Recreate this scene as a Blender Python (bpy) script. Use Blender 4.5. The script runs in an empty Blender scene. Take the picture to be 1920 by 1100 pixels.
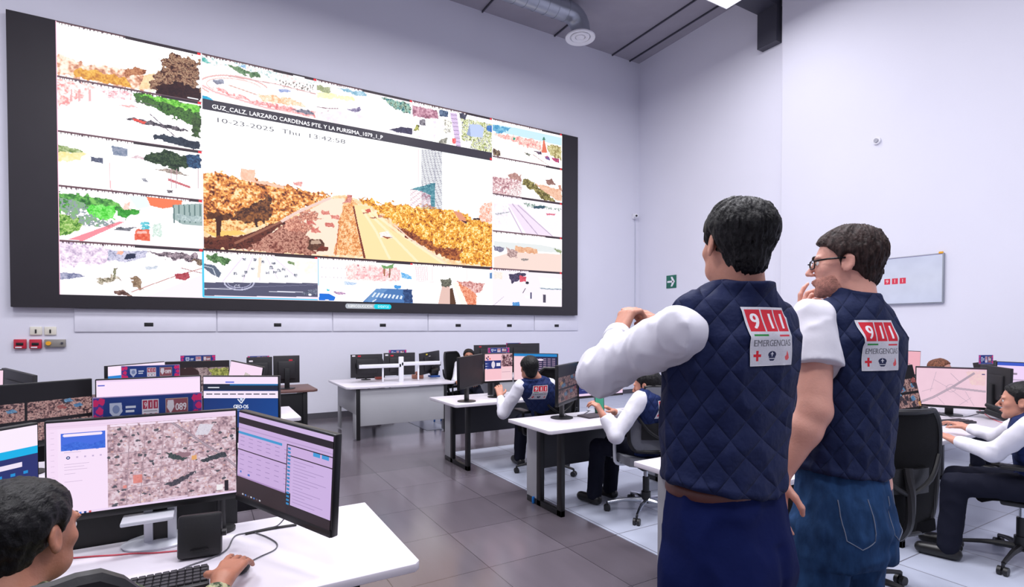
import bpy, bmesh, math, random
import numpy as np
from mathutils import Vector, Matrix

S = bpy.context.scene
COL = S.collection
PI = math.pi

# ---------------------------------------------------------------- camera
F = 1000.0
YAW = math.radians(30.2)
PIT = math.radians(-1.0)
EYE = 1.52
PPX, PPY = 960.0, 615 + F * math.tan(-PIT)
cam = bpy.data.cameras.new('camera')
cam.sensor_fit = 'HORIZONTAL'
cam.sensor_width = 36.0
cam.lens = 36.0 * F / 1920
cam.shift_x = 0.0
cam.shift_y = (PPY - 550) / 1920
cam.clip_start = 0.05
camo = bpy.data.objects.new('camera', cam)
COL.objects.link(camo)
camo.location = (0, 0, EYE)
camo.rotation_euler = (PI / 2 + PIT, 0, -YAW)
S.camera = camo

# ---------------------------------------------------------------- world + exposure
S.view_settings.view_transform = 'Standard'
S.view_settings.look = 'None'
S.view_settings.exposure = 0.0
S.view_settings.gamma = 1.0
S.view_settings.use_curve_mapping = False
w = bpy.data.worlds.new('world')
S.world = w
w.use_nodes = True
w.node_tree.nodes['Background'].inputs[0].default_value = (0.80, 0.80, 1.0, 1)
w.node_tree.nodes['Background'].inputs[1].default_value = 0.50

PANEL_POWER = 104.0
PANEL_COLOR = (0.96, 0.95, 1.0)

# ---------------------------------------------------------------- pixel -> world
_f = np.array([math.sin(YAW) * math.cos(PIT), math.cos(YAW) * math.cos(PIT), math.sin(PIT)])
_r = np.array([math.cos(YAW), -math.sin(YAW), 0.0])
_u = np.cross(_r, _f)
_C = np.array([0, 0, EYE])
LF = np.array([math.sin(YAW), math.cos(YAW), 0.0])   # level forward

def ray(x, y):
    return _f + _r * (x - PPX) / F - _u * (y - PPY) / F
def atZ(x, y, z):
    d = ray(x, y); return _C + d * (z - EYE) / d[2]
def atY(x, y, v):
    d = ray(x, y); return _C + d * v / d[1]
def atX(x, y, v):
    d = ray(x, y); return _C + d * v / d[0]
def ldz(x, y, dep):
    """point at level depth dep seen at pixel, in (lateral, depth, z)"""
    d = ray(x, y); k = dep / (d @ LF); p = _C + d * k
    return np.array([p @ _r, dep, p[2]])
def l2w(p):
    p = np.asarray(p, float)
    return p[..., :1] * _r + p[..., 1:2] * LF + p[..., 2:3] * np.array([0, 0, 1.0])
def w2l(p):
    p = np.asarray(p, float)
    return np.stack([p @ _r, p @ LF, p[..., 2]], -1)

# ---------------------------------------------------------------- object helpers
def tag(o, label=None, cat=None, group=None, kind=None):
    if label: o['label'] = label
    if cat: o['category'] = cat
    if group: o['group'] = group
    if kind: o['kind'] = kind
    return o

def thing(name, label, cat, loc=(0, 0, 0), rz=0.0, group=None):
    o = bpy.data.objects.new(name, None)
    o.empty_display_size = 0.1
    COL.objects.link(o)
    o.location = loc
    o.rotation_euler = (0, 0, rz)
    return tag(o, label, cat, group)

def lin(c):
    c = np.asarray(c, float) / 255.0
    return np.where(c <= 0.04045, c / 12.92, ((c + 0.055) / 1.055) ** 2.4)

def copy_tree(o, parent=None, label=None):
    c = o.copy(); COL.objects.link(c)
    if parent is not None: c.parent = parent
    if label: c['label'] = label
    for ch in list(o.children): copy_tree(ch, c)
    return c

class MB:
    def __init__(s):
        s.bm = bmesh.new()
    def box(s, c, size, bev=0.0, rz=0.0, rx=0.0, ry=0.0, seg=2, M=None):
        b = bmesh.new()
        bmesh.ops.create_cube(b, size=1.0)
        for v in b.verts:
            v.co = Vector((v.co.x * size[0], v.co.y * size[1], v.co.z * size[2]))
        if bev > 0:
            bmesh.ops.bevel(b, geom=b.edges[:], offset=min(bev, min(size) * 0.45), segments=seg, profile=0.5, affect='EDGES')
        m = M if M is not None else (Matrix.Translation(c) @ Matrix.Rotation(rz, 4, 'Z') @ Matrix.Rotation(ry, 4, 'Y') @ Matrix.Rotation(rx, 4, 'X'))
        b.transform(m)
        s._add(b); return s
    def b2(s, x0, x1, y0, y1, z0, z1, bev=0.0):
        return s.box(((x0 + x1) / 2, (y0 + y1) / 2, (z0 + z1) / 2), (abs(x1 - x0), abs(y1 - y0), abs(z1 - z0)), bev)
    def _add(s, b):
        me = bpy.data.meshes.new('tmp'); b.to_mesh(me); b.free()
        s.bm.from_mesh(me); bpy.data.meshes.remove(me)
    def cyl(s, a, b, r, r2=None, n=20, caps=True):
        a = Vector(a); b = Vector(b); d = b - a
        t = bmesh.new()
        bmesh.ops.create_cone(t, cap_ends=caps, segments=n, radius1=r, radius2=r if r2 is None else r2, depth=d.length)
        t.transform(Matrix.Translation((a + b) / 2) @ d.to_track_quat('Z', 'Y').to_matrix().to_4x4())
        s._add(t); return s
    def sph(s, c, r, n=16):
        t = bmesh.new()
        bmesh.ops.create_uvsphere(t, u_segments=n, v_segments=n // 2 + 2, radius=1)
        rr = (r, r, r) if not hasattr(r, '__len__') else r
        for v in t.verts: v.co = Vector((v.co.x * rr[0] + c[0], v.co.y * rr[1] + c[1], v.co.z * rr[2] + c[2]))
        s._add(t); return s
    def tube(s, pts, r, n=10, close=False, smooth=4):
        P = [Vector(p) for p in pts]
        if smooth > 1 and len(P) > 2:
            Q = []
            m = len(P)
            rng = range(m if close else m - 1)
            for i in rng:
                p0 = P[(i - 1) % m] if (close or i > 0) else P[i]
                p1 = P[i]; p2 = P[(i + 1) % m]
                p3 = P[(i + 2) % m] if (close or i + 2 < m) else p2
                for k in range(smooth):
                    t = k / smooth
                    Q.append(0.5 * ((2 * p1) + (-p0 + p2) * t + (2 * p0 - 5 * p1 + 4 * p2 - p3) * t * t + (-p0 + 3 * p1 - 3 * p2 + p3) * t ** 3))
            if not close: Q.append(P[-1])
            P = Q
        m = len(P); rings = []
        up = Vector((0.13, 0.21, 0.97)).normalized()
        for i, p in enumerate(P):
            a = P[(i - 1) % m] if (close or i > 0) else P[i]
            b = P[(i + 1) % m] if (close or i < m - 1) else P[i]
            t = (b - a).normalized()
            x = t.cross(up)
            if x.length < 1e-3: x = t.cross(Vector((1, 0, 0)))
            x.normalize(); y = x.cross(t).normalized()
            rr = r if not hasattr(r, '__len__') else r[min(len(r) - 1, i * len(r) // m)]
            rings.append([s.bm.verts.new(p + x * rr * math.cos(2 * PI * k / n) + y * rr * math.sin(2 * PI * k / n)) for k in range(n)])
        for i in range(m if close else m - 1):
            A = rings[i]; B = rings[(i + 1) % m]
            for k in range(n):
                s.bm.faces.new((A[k], A[(k + 1) % n], B[(k + 1) % n], B[k]))
        if not close:
            s.bm.faces.new(rings[0][::-1]); s.bm.faces.new(rings[-1])
        return s
    def prism(s, poly, z0, z1, bev=0.0):
        b = bmesh.new()
        vs = [b.verts.new((p[0], p[1], z0)) for p in poly]
        f = b.faces.new(vs)
        e = bmesh.ops.extrude_face_region(b, geom=[f])
        for v in e['geom']:
            if isinstance(v, bmesh.types.BMVert): v.co.z = z1
        bmesh.ops.recalc_face_normals(b, faces=b.faces[:])
        if bev: bmesh.ops.bevel(b, geom=b.edges[:], offset=bev, segments=2, profile=0.5, affect='EDGES')
        s._add(b); return s
    def lathe(s, prof, c=(0, 0, 0), n=32):
        rings = []
        for (r, z) in prof:
            rings.append([s.bm.verts.new((c[0] + r * math.cos(2 * PI * k / n), c[1] + r * math.sin(2 * PI * k / n), c[2] + z)) for k in range(n)])
        for A, B in zip(rings, rings[1:]):
            for k in range(n): s.bm.faces.new((A[k], A[(k + 1) % n], B[(k + 1) % n], B[k]))
        s.bm.faces.new(rings[0][::-1]); s.bm.faces.new(rings[-1])
        return s
    def sheet(s, G, th):
        """G: grid (rows x cols) of points, made a solid sheet of thickness th"""
        G = np.asarray(G, float); R, C_ = G.shape[:2]
        du = np.gradient(G, axis=0); dv = np.gradient(G, axis=1)
        nn = np.cross(du, dv); nn /= np.linalg.norm(nn, axis=2, keepdims=True) + 1e-9
        A = [[s.bm.verts.new(G[i, j] + nn[i, j] * th / 2) for j in range(C_)] for i in range(R)]
        B = [[s.bm.verts.new(G[i, j] - nn[i, j] * th / 2) for j in range(C_)] for i in range(R)]
        for i in range(R - 1):
            for j in range(C_ - 1):
                s.bm.faces.new((A[i][j], A[i + 1][j], A[i + 1][j + 1], A[i][j + 1]))
                s.bm.faces.new((B[i][j], B[i][j + 1], B[i + 1][j + 1], B[i + 1][j]))
        for i in range(R - 1):
            s.bm.faces.new((A[i][0], B[i][0], B[i + 1][0], A[i + 1][0])); s.bm.faces.new((A[i][-1], A[i + 1][-1], B[i + 1][-1], B[i][-1]))
        for j in range(C_ - 1):
            s.bm.faces.new((A[0][j], A[0][j + 1], B[0][j + 1], B[0][j])); s.bm.faces.new((A[-1][j], B[-1][j], B[-1][j + 1], A[-1][j + 1]))
        return s
    def build(s, name, m, parent=None, smooth=40, M=None):
        if M is not None: s.bm.transform(M)
        bmesh.ops.recalc_face_normals(s.bm, faces=s.bm.faces[:])
        me = bpy.data.meshes.new(name)
        s.bm.to_mesh(me); s.bm.free()
        me.materials.append(m)
        o = bpy.data.objects.new(name, me)
        COL.objects.link(o)
        if smooth:
            me.shade_smooth()
            me.set_sharp_from_angle(angle=math.radians(smooth))
        if parent is not None: o.parent = parent
        return o

def struct(name, mb, m):
    o = mb.build(name, m, smooth=0)
    o['kind'] = 'structure'
    return o

# ---------------------------------------------------------------- materials
MATS = {}
def mat(name, c, rough=0.5, metal=0.0, bump=None, spec=0.5, var=None, sheen=0.0):
    """c in sRGB 0-255. bump=(scale, strength) noise; var=(scale, amount) colour variation"""
    if name in MATS: return MATS[name]
    m = bpy.data.materials.new(name); m.use_nodes = True
    nt = m.node_tree; p = nt.nodes['Principled BSDF']
    lc = list(lin(c)) + [1]
    p.inputs['Base Color'].default_value = lc
    p.inputs['Roughness'].default_value = rough
    p.inputs['Metallic'].default_value = metal
    p.inputs['Specular IOR Level'].default_value = spec
    if sheen: p.inputs['Sheen Weight'].default_value = sheen
    tc = nt.nodes.new('ShaderNodeTexCoord')
    if bump:
        n = nt.nodes.new('ShaderNodeTexNoise'); n.inputs['Scale'].default_value = bump[0]; n.inputs['Detail'].default_value = 3
        nt.links.new(tc.outputs['Object'], n.inputs['Vector'])
        b = nt.nodes.new('ShaderNodeBump'); b.inputs['Strength'].default_value = bump[1]; b.inputs['Distance'].default_value = 0.01
        nt.links.new(n.outputs['Fac'], b.inputs['Height']); nt.links.new(b.outputs['Normal'], p.inputs['Normal'])
    if var is None: var = (3.0, 0.03)
    n = nt.nodes.new('ShaderNodeTexNoise'); n.inputs['Scale'].default_value = var[0]; n.inputs['Detail'].default_value = 2
    nt.links.new(tc.outputs['Object'], n.inputs['Vector'])
    r = nt.nodes.new('ShaderNodeValToRGB')
    r.color_ramp.elements[0].position = 0.3; r.color_ramp.elements[1].position = 0.7
    r.color_ramp.elements[0].color = [x * (1 - var[1]) for x in lc[:3]] + [1]
    r.color_ramp.elements[1].color = [min(1, x * (1 + var[1])) for x in lc[:3]] + [1]
    nt.links.new(n.outputs['Fac'], r.inputs['Fac']); nt.links.new(r.outputs['Color'], p.inputs['Base Color'])
    MATS[name] = m
    return m

def attr_mat(name, emit=0.0, rough=0.4):
    if name in MATS: return MATS[name]
    m = bpy.data.materials.new(name); m.use_nodes = True
    nt = m.node_tree; p = nt.nodes['Principled BSDF']
    a = nt.nodes.new('ShaderNodeAttribute'); a.attribute_name = 'Col'
    p.inputs['Roughness'].default_value = rough
    if emit:
        p.inputs['Base Color'].default_value = (0.01, 0.01, 0.012, 1)
        p.inputs['Specular IOR Level'].default_value = 0.2
        nt.links.new(a.outputs['Color'], p.inputs['Emission Color'])
        p.inputs['Emission Strength'].default_value = emit
        m.cycles.emission_sampling = 'NONE'
    else:
        nt.links.new(a.outputs['Color'], p.inputs['Base Color'])
    MATS[name] = m
    return m

def floor_mat(name, c, grout, sx, sy, ox, oy, gw, rough, var, streak=False, spec=0.5):
    m = bpy.data.materials.new(name); m.use_nodes = True
    nt = m.node_tree; N = nt.nodes.new; L = nt.links.new; p = nt.nodes['Principled BSDF']
    tc = N('ShaderNodeTexCoord'); sep = N('ShaderNodeSeparateXYZ'); L(tc.outputs['Object'], sep.inputs[0])
    def edge(out, size, off):
        a = N('ShaderNodeMath'); a.operation = 'ADD'; L(out, a.inputs[0]); a.inputs[1].default_value = off + 100 * size
        b = N('ShaderNodeMath'); b.operation = 'MODULO'; L(a.outputs[0], b.inputs[0]); b.inputs[1].default_value = size
        c_ = N('ShaderNodeMath'); c_.operation = 'LESS_THAN'; L(b.outputs[0], c_.inputs[0]); c_.inputs[1].default_value = gw
        d_ = N('ShaderNodeMath'); d_.operation = 'DIVIDE'; L(a.outputs[0], d_.inputs[0]); d_.inputs[1].default_value = size
        f_ = N('ShaderNodeMath'); f_.operation = 'FLOOR'; L(d_.outputs[0], f_.inputs[0])
        return c_.outputs[0], f_.outputs[0]
    ex, ix = edge(sep.outputs[0], sx, ox); ey, iy = edge(sep.outputs[1], sy, oy)
    mx = N('ShaderNodeMath'); mx.operation = 'MAXIMUM'; L(ex, mx.inputs[0]); L(ey, mx.inputs[1])
    cid = N('ShaderNodeCombineXYZ'); L(ix, cid.inputs[0]); L(iy, cid.inputs[1])
    wn = N('ShaderNodeTexWhiteNoise'); L(cid.outputs[0], wn.inputs['Vector'])
    ns = N('ShaderNodeTexNoise'); ns.inputs['Scale'].default_value = 1.0; ns.inputs['Detail'].default_value = 4
    mp = N('ShaderNodeMapping'); L(tc.outputs['Object'], mp.inputs[0])
    mp.inputs['Scale'].default_value = (9, 1.2, 1) if streak else (3, 3, 3)
    L(mp.outputs[0], ns.inputs['Vector'])
    ad = N('ShaderNodeMath'); ad.operation = 'ADD'; L(wn.outputs['Value'], ad.inputs[0]); L(ns.outputs['Fac'], ad.inputs[1])
    mr = N('ShaderNodeMapRange'); L(ad.outputs[0], mr.inputs[0]); mr.inputs[1].default_value = 0.50; mr.inputs[2].default_value = 1.7
    mr.inputs[3].default_value = 1 - var; mr.inputs[4].default_value = 1 + var
    vm = N('ShaderNodeVectorMath'); vm.operation = 'SCALE'; vm.inputs[0].default_value = tuple(lin(c)); L(mr.outputs[0], vm.inputs['Scale'])
    mix = N('ShaderNodeMix'); mix.data_type = 'RGBA'; L(mx.outputs[0], mix.inputs[0]); L(vm.outputs[0], mix.inputs[6])
    mix.inputs[7].default_value = tuple(lin(grout)) + (1,)
    L(mix.outputs[2], p.inputs['Base Color'])
    rr = N('ShaderNodeMapRange'); L(ns.outputs['Fac'], rr.inputs[0]); rr.inputs[3].default_value = rough * 0.8; rr.inputs[4].default_value = rough * 1.25
    L(rr.outputs[0], p.inputs['Roughness'])
    p.inputs['Specular IOR Level'].default_value = spec
    return m

def fabric_mat(name, c, kind, ang=0.0, rough=0.75, spec=0.25):
    """kind 'quilt': diamond stitching; 'hair': strands; 'denim'; 'camo'; 'mesh'"""
    m = bpy.data.materials.new(name); m.use_nodes = True
    nt = m.node_tree; N = nt.nodes.new; L = nt.links.new; p = nt.nodes['Principled BSDF']
    p.inputs['Roughness'].default_value = rough; p.inputs['Specular IOR Level'].default_value = spec
    p.inputs['Base Color'].default_value = tuple(lin(c)) + (1,)
    tc = N('ShaderNodeTexCoord'); mp = N('ShaderNodeMapping'); L(tc.outputs['Object'], mp.inputs[0])
    mp.inputs['Rotation'].default_value = (0, 0, ang)
    b = N('ShaderNodeBump')
    if kind == 'quilt':
        sep = N('ShaderNodeSeparateXYZ'); L(mp.outputs[0], sep.inputs[0])
        def diag(sign):
            a = N('ShaderNodeMath'); a.operation = 'MULTIPLY'; L(sep.outputs[2], a.inputs[0]); a.inputs[1].default_value = sign * 0.72
            s_ = N('ShaderNodeMath'); s_.operation = 'ADD'; L(sep.outputs[0], s_.inputs[0]); L(a.outputs[0], s_.inputs[1])
            k = N('ShaderNodeMath'); k.operation = 'MULTIPLY'; L(s_.outputs[0], k.inputs[0]); k.inputs[1].default_value = PI / 0.062
            si = N('ShaderNodeMath'); si.operation = 'SINE'; L(k.outputs[0], si.inputs[0])
            ab = N('ShaderNodeMath'); ab.operation = 'ABSOLUTE'; L(si.outputs[0], ab.inputs[0])
            pw = N('ShaderNodeMath'); pw.operation = 'POWER'; L(ab.outputs[0], pw.inputs[0]); pw.inputs[1].default_value = 0.45
            return pw.outputs[0]
        mu = N('ShaderNodeMath'); mu.operation = 'MULTIPLY'; L(diag(1), mu.inputs[0]); L(diag(-1), mu.inputs[1])
        ns = N('ShaderNodeTexNoise'); ns.inputs['Scale'].default_value = 45; L(tc.outputs['Object'], ns.inputs['Vector'])
        ma = N('ShaderNodeMath'); ma.operation = 'MULTIPLY_ADD'; L(ns.outputs['Fac'], ma.inputs[0]); ma.inputs[1].default_value = 0.505; L(mu.outputs[0], ma.inputs[2])
        L(ma.outputs[0], b.inputs['Height']); b.inputs['Strength'].default_value = 0.9; b.inputs['Distance'].default_value = 0.009
    else:
        ns = N('ShaderNodeTexNoise'); ns.inputs['Detail'].default_value = 5
        mp2 = N('ShaderNodeMapping'); L(mp.outputs[0], mp2.inputs[0]); L(mp2.outputs[0], ns.inputs['Vector'])
        sc = {'hair': (110, 45, 50), 'denim': (38, 38, 16), 'camo': (30, 30, 30), 'mesh': (300, 300, 300), 'cloth': (9, 9, 7)}[kind]
        mp2.inputs['Scale'].default_value = sc; ns.inputs['Scale'].default_value = 1.0
        L(ns.outputs['Fac'], b.inputs['Height'])
        b.inputs['Strength'].default_value = {'hair': 1.0, 'denim': 0.6, 'camo': 0.3, 'mesh': 0.5, 'cloth': 0.35}[kind]
        b.inputs['Distance'].default_value = 0.012 if kind == 'cloth' else 0.006
        if kind in ('denim', 'camo', 'hair'):
            r = N('ShaderNodeValToRGB'); L(ns.outputs['Fac'], r.inputs['Fac'])
            lc = lin(c); e = r.color_ramp.elements
            k0, k1 = {'denim': (0.78, 1.3), 'camo': (1, 1), 'hair': (0.5, 1.9)}[kind]
            e[0].position = 0.35; e[1].position = 0.68
            e[0].color = tuple(lc * k0) + (1,); e[1].color = tuple(np.minimum(lc * k1, 1)) + (1,)
            if kind == 'camo':
                r.color_ramp.interpolation = 'CONSTANT'
                mp2.inputs['Scale'].default_value = (40, 40, 40)
                e[0].position = 0.0; e[0].color = tuple(lin((60, 66, 50))) + (1,)
                e[1].position = 0.47; e[1].color = tuple(lin((128, 132, 104))) + (1,)
                e2 = r.color_ramp.elements.new(0.56); e2.color = tuple(lin((170, 165, 130))) + (1,)
            L(r.outputs['Color'], p.inputs['Base Color'])
    L(b.outputs['Normal'], p.inputs['Normal'])
    if kind == 'mesh' and c[0] < 60 and 'chair' in name:
        p.inputs['Alpha'].default_value = 0.97
    MATS[name] = m
    return m

# ---------------------------------------------------------------- noise + raster canvas
def _hash(ix, iy, iz, seed):
    h = (ix.astype(np.int64) * 374761393 + iy.astype(np.int64) * 668265263 + iz.astype(np.int64) * 2147483647 + seed * 974634777) & 0xffffffff
    h = ((h ^ (h >> 13)) * 1274126177) & 0xffffffff
    h = (h ^ (h >> 16)) & 0xffff
    return h / 65535.0
def vnoise(x, y, z=None, seed=0):
    x = np.asarray(x, float); y = np.asarray(y, float)
    if z is None:
        ix = np.floor(x); iy = np.floor(y); fx = x - ix; fy = y - iy
        fx = fx * fx * (3 - 2 * fx); fy = fy * fy * (3 - 2 * fy); iz = np.zeros_like(ix)
        a = _hash(ix, iy, iz, seed); b = _hash(ix + 1, iy, iz, seed); c = _hash(ix, iy + 1, iz, seed); d = _hash(ix + 1, iy + 1, iz, seed)
        return (a + (b - a) * fx) * (1 - fy) + (c + (d - c) * fx) * fy
    iz = np.floor(z); fz = z - iz; fz = fz * fz * (3 - 2 * fz)
    ix = np.floor(x); iy = np.floor(y); fx = x - ix; fy = y - iy
    fx = fx * fx * (3 - 2 * fx); fy = fy * fy * (3 - 2 * fy)
    def pl(k):
        a = _hash(ix, iy, iz + k, seed); b = _hash(ix + 1, iy, iz + k, seed); c = _hash(ix, iy + 1, iz + k, seed); d = _hash(ix + 1, iy + 1, iz + k, seed)
        return (a + (b - a) * fx) * (1 - fy) + (c + (d - c) * fx) * fy
    return pl(0) * (1 - fz) + pl(1) * fz
def fbm(x, y, seed=0, o=3):
    s = 0; a = 0.5; t = 0
    for k in range(o):
        s = s + a * vnoise(x * 2 ** k, y * 2 ** k, seed=seed + k); t += a; a *= 0.5
    return s / t

_TX = {}
def text_tris(s):
    """triangles of a line of lettering, unit height ~1, x from 0"""
    if s in _TX: return _TX[s]
    cu = bpy.data.curves.new('t', 'FONT'); cu.body = s; cu.size = 1.0; cu.resolution_u = 3
    o = bpy.data.objects.new('t', cu); COL.objects.link(o)
    me = o.to_mesh(); me.calc_loop_triangles()
    v = np.array([tuple(x.co)[:2] for x in me.vertices]).reshape(-1, 2)
    t = np.array([tuple(x.vertices) for x in me.loop_triangles], int).reshape(-1, 3)
    o.to_mesh_clear(); bpy.data.objects.remove(o); bpy.data.curves.remove(cu)
    _TX[s] = (v, t)
    return _TX[s]

def text_mesh(name, s, x0, zb, wid, hgt, y, m, parent, off=(0, 0, 0)):
    v, t = text_tris(s)
    me = bpy.data.meshes.new(name)
    kx = wid / v[:, 0].max(); kz = hgt / 0.70
    me.from_pydata([(x0 + p[0] * kx - off[0], y - off[1], zb + p[1] * kz - off[2]) for p in v], [], [tuple(q) for q in t])
    me.materials.append(m)
    o = bpy.data.objects.new(name, me); COL.objects.link(o); o.parent = parent
    return o

class Cv:
    def __init__(s, w, h, bg=(255, 255, 255)):
        s.w, s.h = w, h; s.a = np.zeros((h, w, 3)); s.a[:] = bg
        s.T = lambda p: np.asarray(p, float); s.clip = None; s.n = 0
    def reg(s, P, pad=2):
        x0 = max(0, int(P[:, 0].min()) - pad); x1 = min(s.w, int(P[:, 0].max()) + pad + 1)
        y0 = max(0, int(P[:, 1].min()) - pad); y1 = min(s.h, int(P[:, 1].max()) + pad + 1)
        if s.clip is not None:
            x0 = max(x0, s.clip[0]); y0 = max(y0, s.clip[1]); x1 = min(x1, s.clip[2]); y1 = min(y1, s.clip[3])
        return x0, x1, y0, y1
    def mask(s, P, rag=0.0, rs=6.0):
        x0, x1, y0, y1 = s.reg(P, 2 + int(rag))
        if x1 <= x0 or y1 <= y0: return None
        X, Y = np.meshgrid(np.arange(x0, x1) + 0.5, np.arange(y0, y1) + 0.5)
        GX, GY = X, Y
        if rag:
            s.n += 1
            X = X + (fbm(GX / rs, GY / rs, s.n, 2) - 0.5) * 2.6 * rag; Y = Y + (fbm(GX / rs, GY / rs, s.n + 50, 2) - 0.5) * 2.6 * rag
        ins = np.zeros(X.shape, bool)
        n = len(P)
        for i in range(n):
            xa, ya = P[i]; xb, yb = P[(i + 1) % n]
            if ya == yb: continue
            c = (ya > Y) != (yb > Y)
            ins ^= c & (X < (xb - xa) * (Y - ya) / (yb - ya) + xa)
        return (x0, x1, y0, y1, GX, GY, ins)
    def poly(s, pts, c, a=1.0, rag=0.0, raw=False, rs=6.0):
        P = np.asarray(pts, float) if raw else s.T(pts)
        m = s.mask(P, rag, rs)
        if m is None: return s
        x0, x1, y0, y1, X, Y, ins = m
        sub = s.a[y0:y1, x0:x1]
        sub[ins] = sub[ins] * (1 - a) + np.array(c, float) * a
        return s
    def leaf(s, pts, cols, sc=5.0, rag=3.0, thr=0.0, raw=False, rs=6.0):
        """ragged patch coloured by noise through a list of colours"""
        P = np.asarray(pts, float) if raw else s.T(pts)
        m = s.mask(P, rag, rs)
        if m is None: return s
        x0, x1, y0, y1, X, Y, ins = m
        s.n += 1
        f = 0.45 * fbm(X / sc, Y / sc, s.n, 2) + 0.55 * fbm(X / (sc * 0.36), Y / (sc * 0.36), s.n + 9, 2)
        f = np.clip((f - 0.27) / 0.42, 0, 0.999)
        if thr: ins = ins & (f > thr)
        cc = np.array(cols, float); k = f * (len(cc) - 1); i = k.astype(int); t = (k - i)[..., None]
        cl = cc[i] * (1 - t) + cc[np.minimum(i + 1, len(cc) - 1)] * t
        s.a[y0:y1, x0:x1][ins] = cl[ins]
        return s
    def rect(s, x0, y0, x1, y1, c, a=1.0, raw=False):
        return s.poly([(x0, y0), (x1, y0), (x1, y1), (x0, y1)], c, a, raw=raw)
    def ell(s, x, y, rx, ry, c, a=1.0, raw=False, n=20, rag=0):
        return s.poly([(x + rx * math.cos(2 * PI * k / n), y + ry * math.sin(2 * PI * k / n)) for k in range(n)], c, a, raw=raw, rag=rag)
    def line(s, pts, wd, c, a=1.0, raw=False):
        P = np.asarray(pts, float) if raw else s.T(pts)
        for p, q in zip(P[:-1], P[1:]):
            d = q - p; L = math.hypot(*d)
            if L < 1e-6: continue
            n = np.array([-d[1], d[0]]) / L * wd / 2
            s.poly([p + n, q + n, q - n, p - n], c, a, raw=True)
        return s
    def text(s, t, x, y, hgt, c, wid=None, a=1.0, raw=True, bold=0):
        """baseline-left at x,y; cap height hgt"""
        v, tr = text_tris(t)
        if not len(tr): return s
        k = hgt / 0.70; kx = k if wid is None else wid / max(1e-6, v[:, 0].max())
        P = np.stack([x + v[:, 0] * kx, y - v[:, 1] * k], 1)
        if not raw: P = s.T(P)
        for dx in ([0] if not bold else [-bold, 0, bold]):
            for q in tr: s.poly(P[q] + (dx, 0), c, a, raw=True)
        return s
    def noise(s, amt, sc, seed=1):
        X, Y = np.meshgrid(np.arange(s.w), np.arange(s.h))
        s.a += ((fbm(X / sc, Y / sc, seed) - 0.5) * 2 * amt)[..., None]
        return s

def pic_mesh(name, cv, corners, m, parent=None, hdr=0.0):
    """grid mesh showing canvas; corners TL,TR,BR,BL"""
    a = lin(np.clip(cv.a, 0, 255)); h, w_ = a.shape[:2]
    if hdr: a = a * (1 + hdr * np.clip((np.clip(cv.a, 0, 255).min(2, keepdims=True) - 243) / 12, 0, 1))
    TL, TR, BR, BL = [np.asarray(p, float) for p in corners]
    u = (np.arange(w_ + 1) / w_)[None, :, None]; v = (np.arange(h + 1) / h)[:, None, None]
    G = (TL * (1 - u) + TR * u) * (1 - v) + (BL * (1 - u) + BR * u) * v
    return grid_mesh(name, G, a, m, parent)

def grid_mesh(name, G, a, m, parent=None):
    R, C_ = G.shape[:2]; h, w_ = R - 1, C_ - 1
    me = bpy.data.meshes.new(name)
    idx = np.arange(R * C_).reshape(R, C_)
    q = np.stack([idx[:-1, :-1], idx[1:, :-1], idx[1:, 1:], idx[:-1, 1:]], -1).reshape(-1)
    me.vertices.add(R * C_); me.vertices.foreach_set('co', G.reshape(-1).astype(np.float32))
    me.loops.add(len(q)); me.loops.foreach_set('vertex_index', q.astype(np.int32))
    nf = h * w_
    me.polygons.add(nf); me.polygons.foreach_set('loop_start', np.arange(0, nf * 4, 4, dtype=np.int32))
    try: me.polygons.foreach_set('loop_total', np.full(nf, 4, np.int32))
    except Exception: pass
    me.update(calc_edges=True)
    at = me.color_attributes.new('Col', 'FLOAT_COLOR', 'CORNER')
    c = np.ones((nf, 4, 4), np.float32); c[:, :, :3] = a.reshape(nf, 1, 3)
    at.data.foreach_set('color', c.reshape(-1))
    me.materials.append(m)
    o = bpy.data.objects.new(name, me); COL.objects.link(o)
    if parent is not None: o.parent = parent
    return o
# ================================================================ THE ROOM
M_wall = mat('wall_paint', (226, 226, 238), 0.75, bump=(60, 0.05), var=(0.6, 0.02))
M_ceil = mat('ceiling_deck', (158, 154, 164), 0.7, bump=(12, 0.1))
M_floor = floor_mat('dark_floor_tile', (98, 91, 99), (60, 55, 62), 0.61, 0.64, -1.565, -2.98, 0.006, 0.17, 0.14, streak=True, spec=0.6)
M_floor2 = floor_mat('white_floor_tile', (178, 184, 201), (110, 110, 122), 0.61, 0.64, -3.86, -2.98, 0.008, 0.32, 0.04)
M_base = mat('baseboard_paint', (84, 82, 90), 0.5)
M_white = mat('white_plastic', (232, 232, 238), 0.4)
M_black = mat('black_plastic', (22, 22, 25), 0.45, bump=(80, 0.05))
M_black2 = mat('black_gloss', (10, 10, 12), 0.18)
M_steel = mat('dark_steel', (62, 62, 74), 0.5)
M_metal = mat('galvanised_metal', (165, 170, 182), 0.35, 0.7, bump=(30, 0.1))
M_chrome = mat('chrome', (200, 203, 210), 0.15, 1.0)
M_top = mat('white_laminate', (222, 217, 226), 0.32, var=(1.5, 0.01))
M_grey = mat('grey_laminate', (172, 173, 178), 0.5)
M_frame = mat('black_steel', (20, 20, 23), 0.4)
M_modesty = mat('charcoal_panel', (52, 52, 58), 0.5)
WX, WY, ZC = 8.87, 9.35, 7.68

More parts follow.
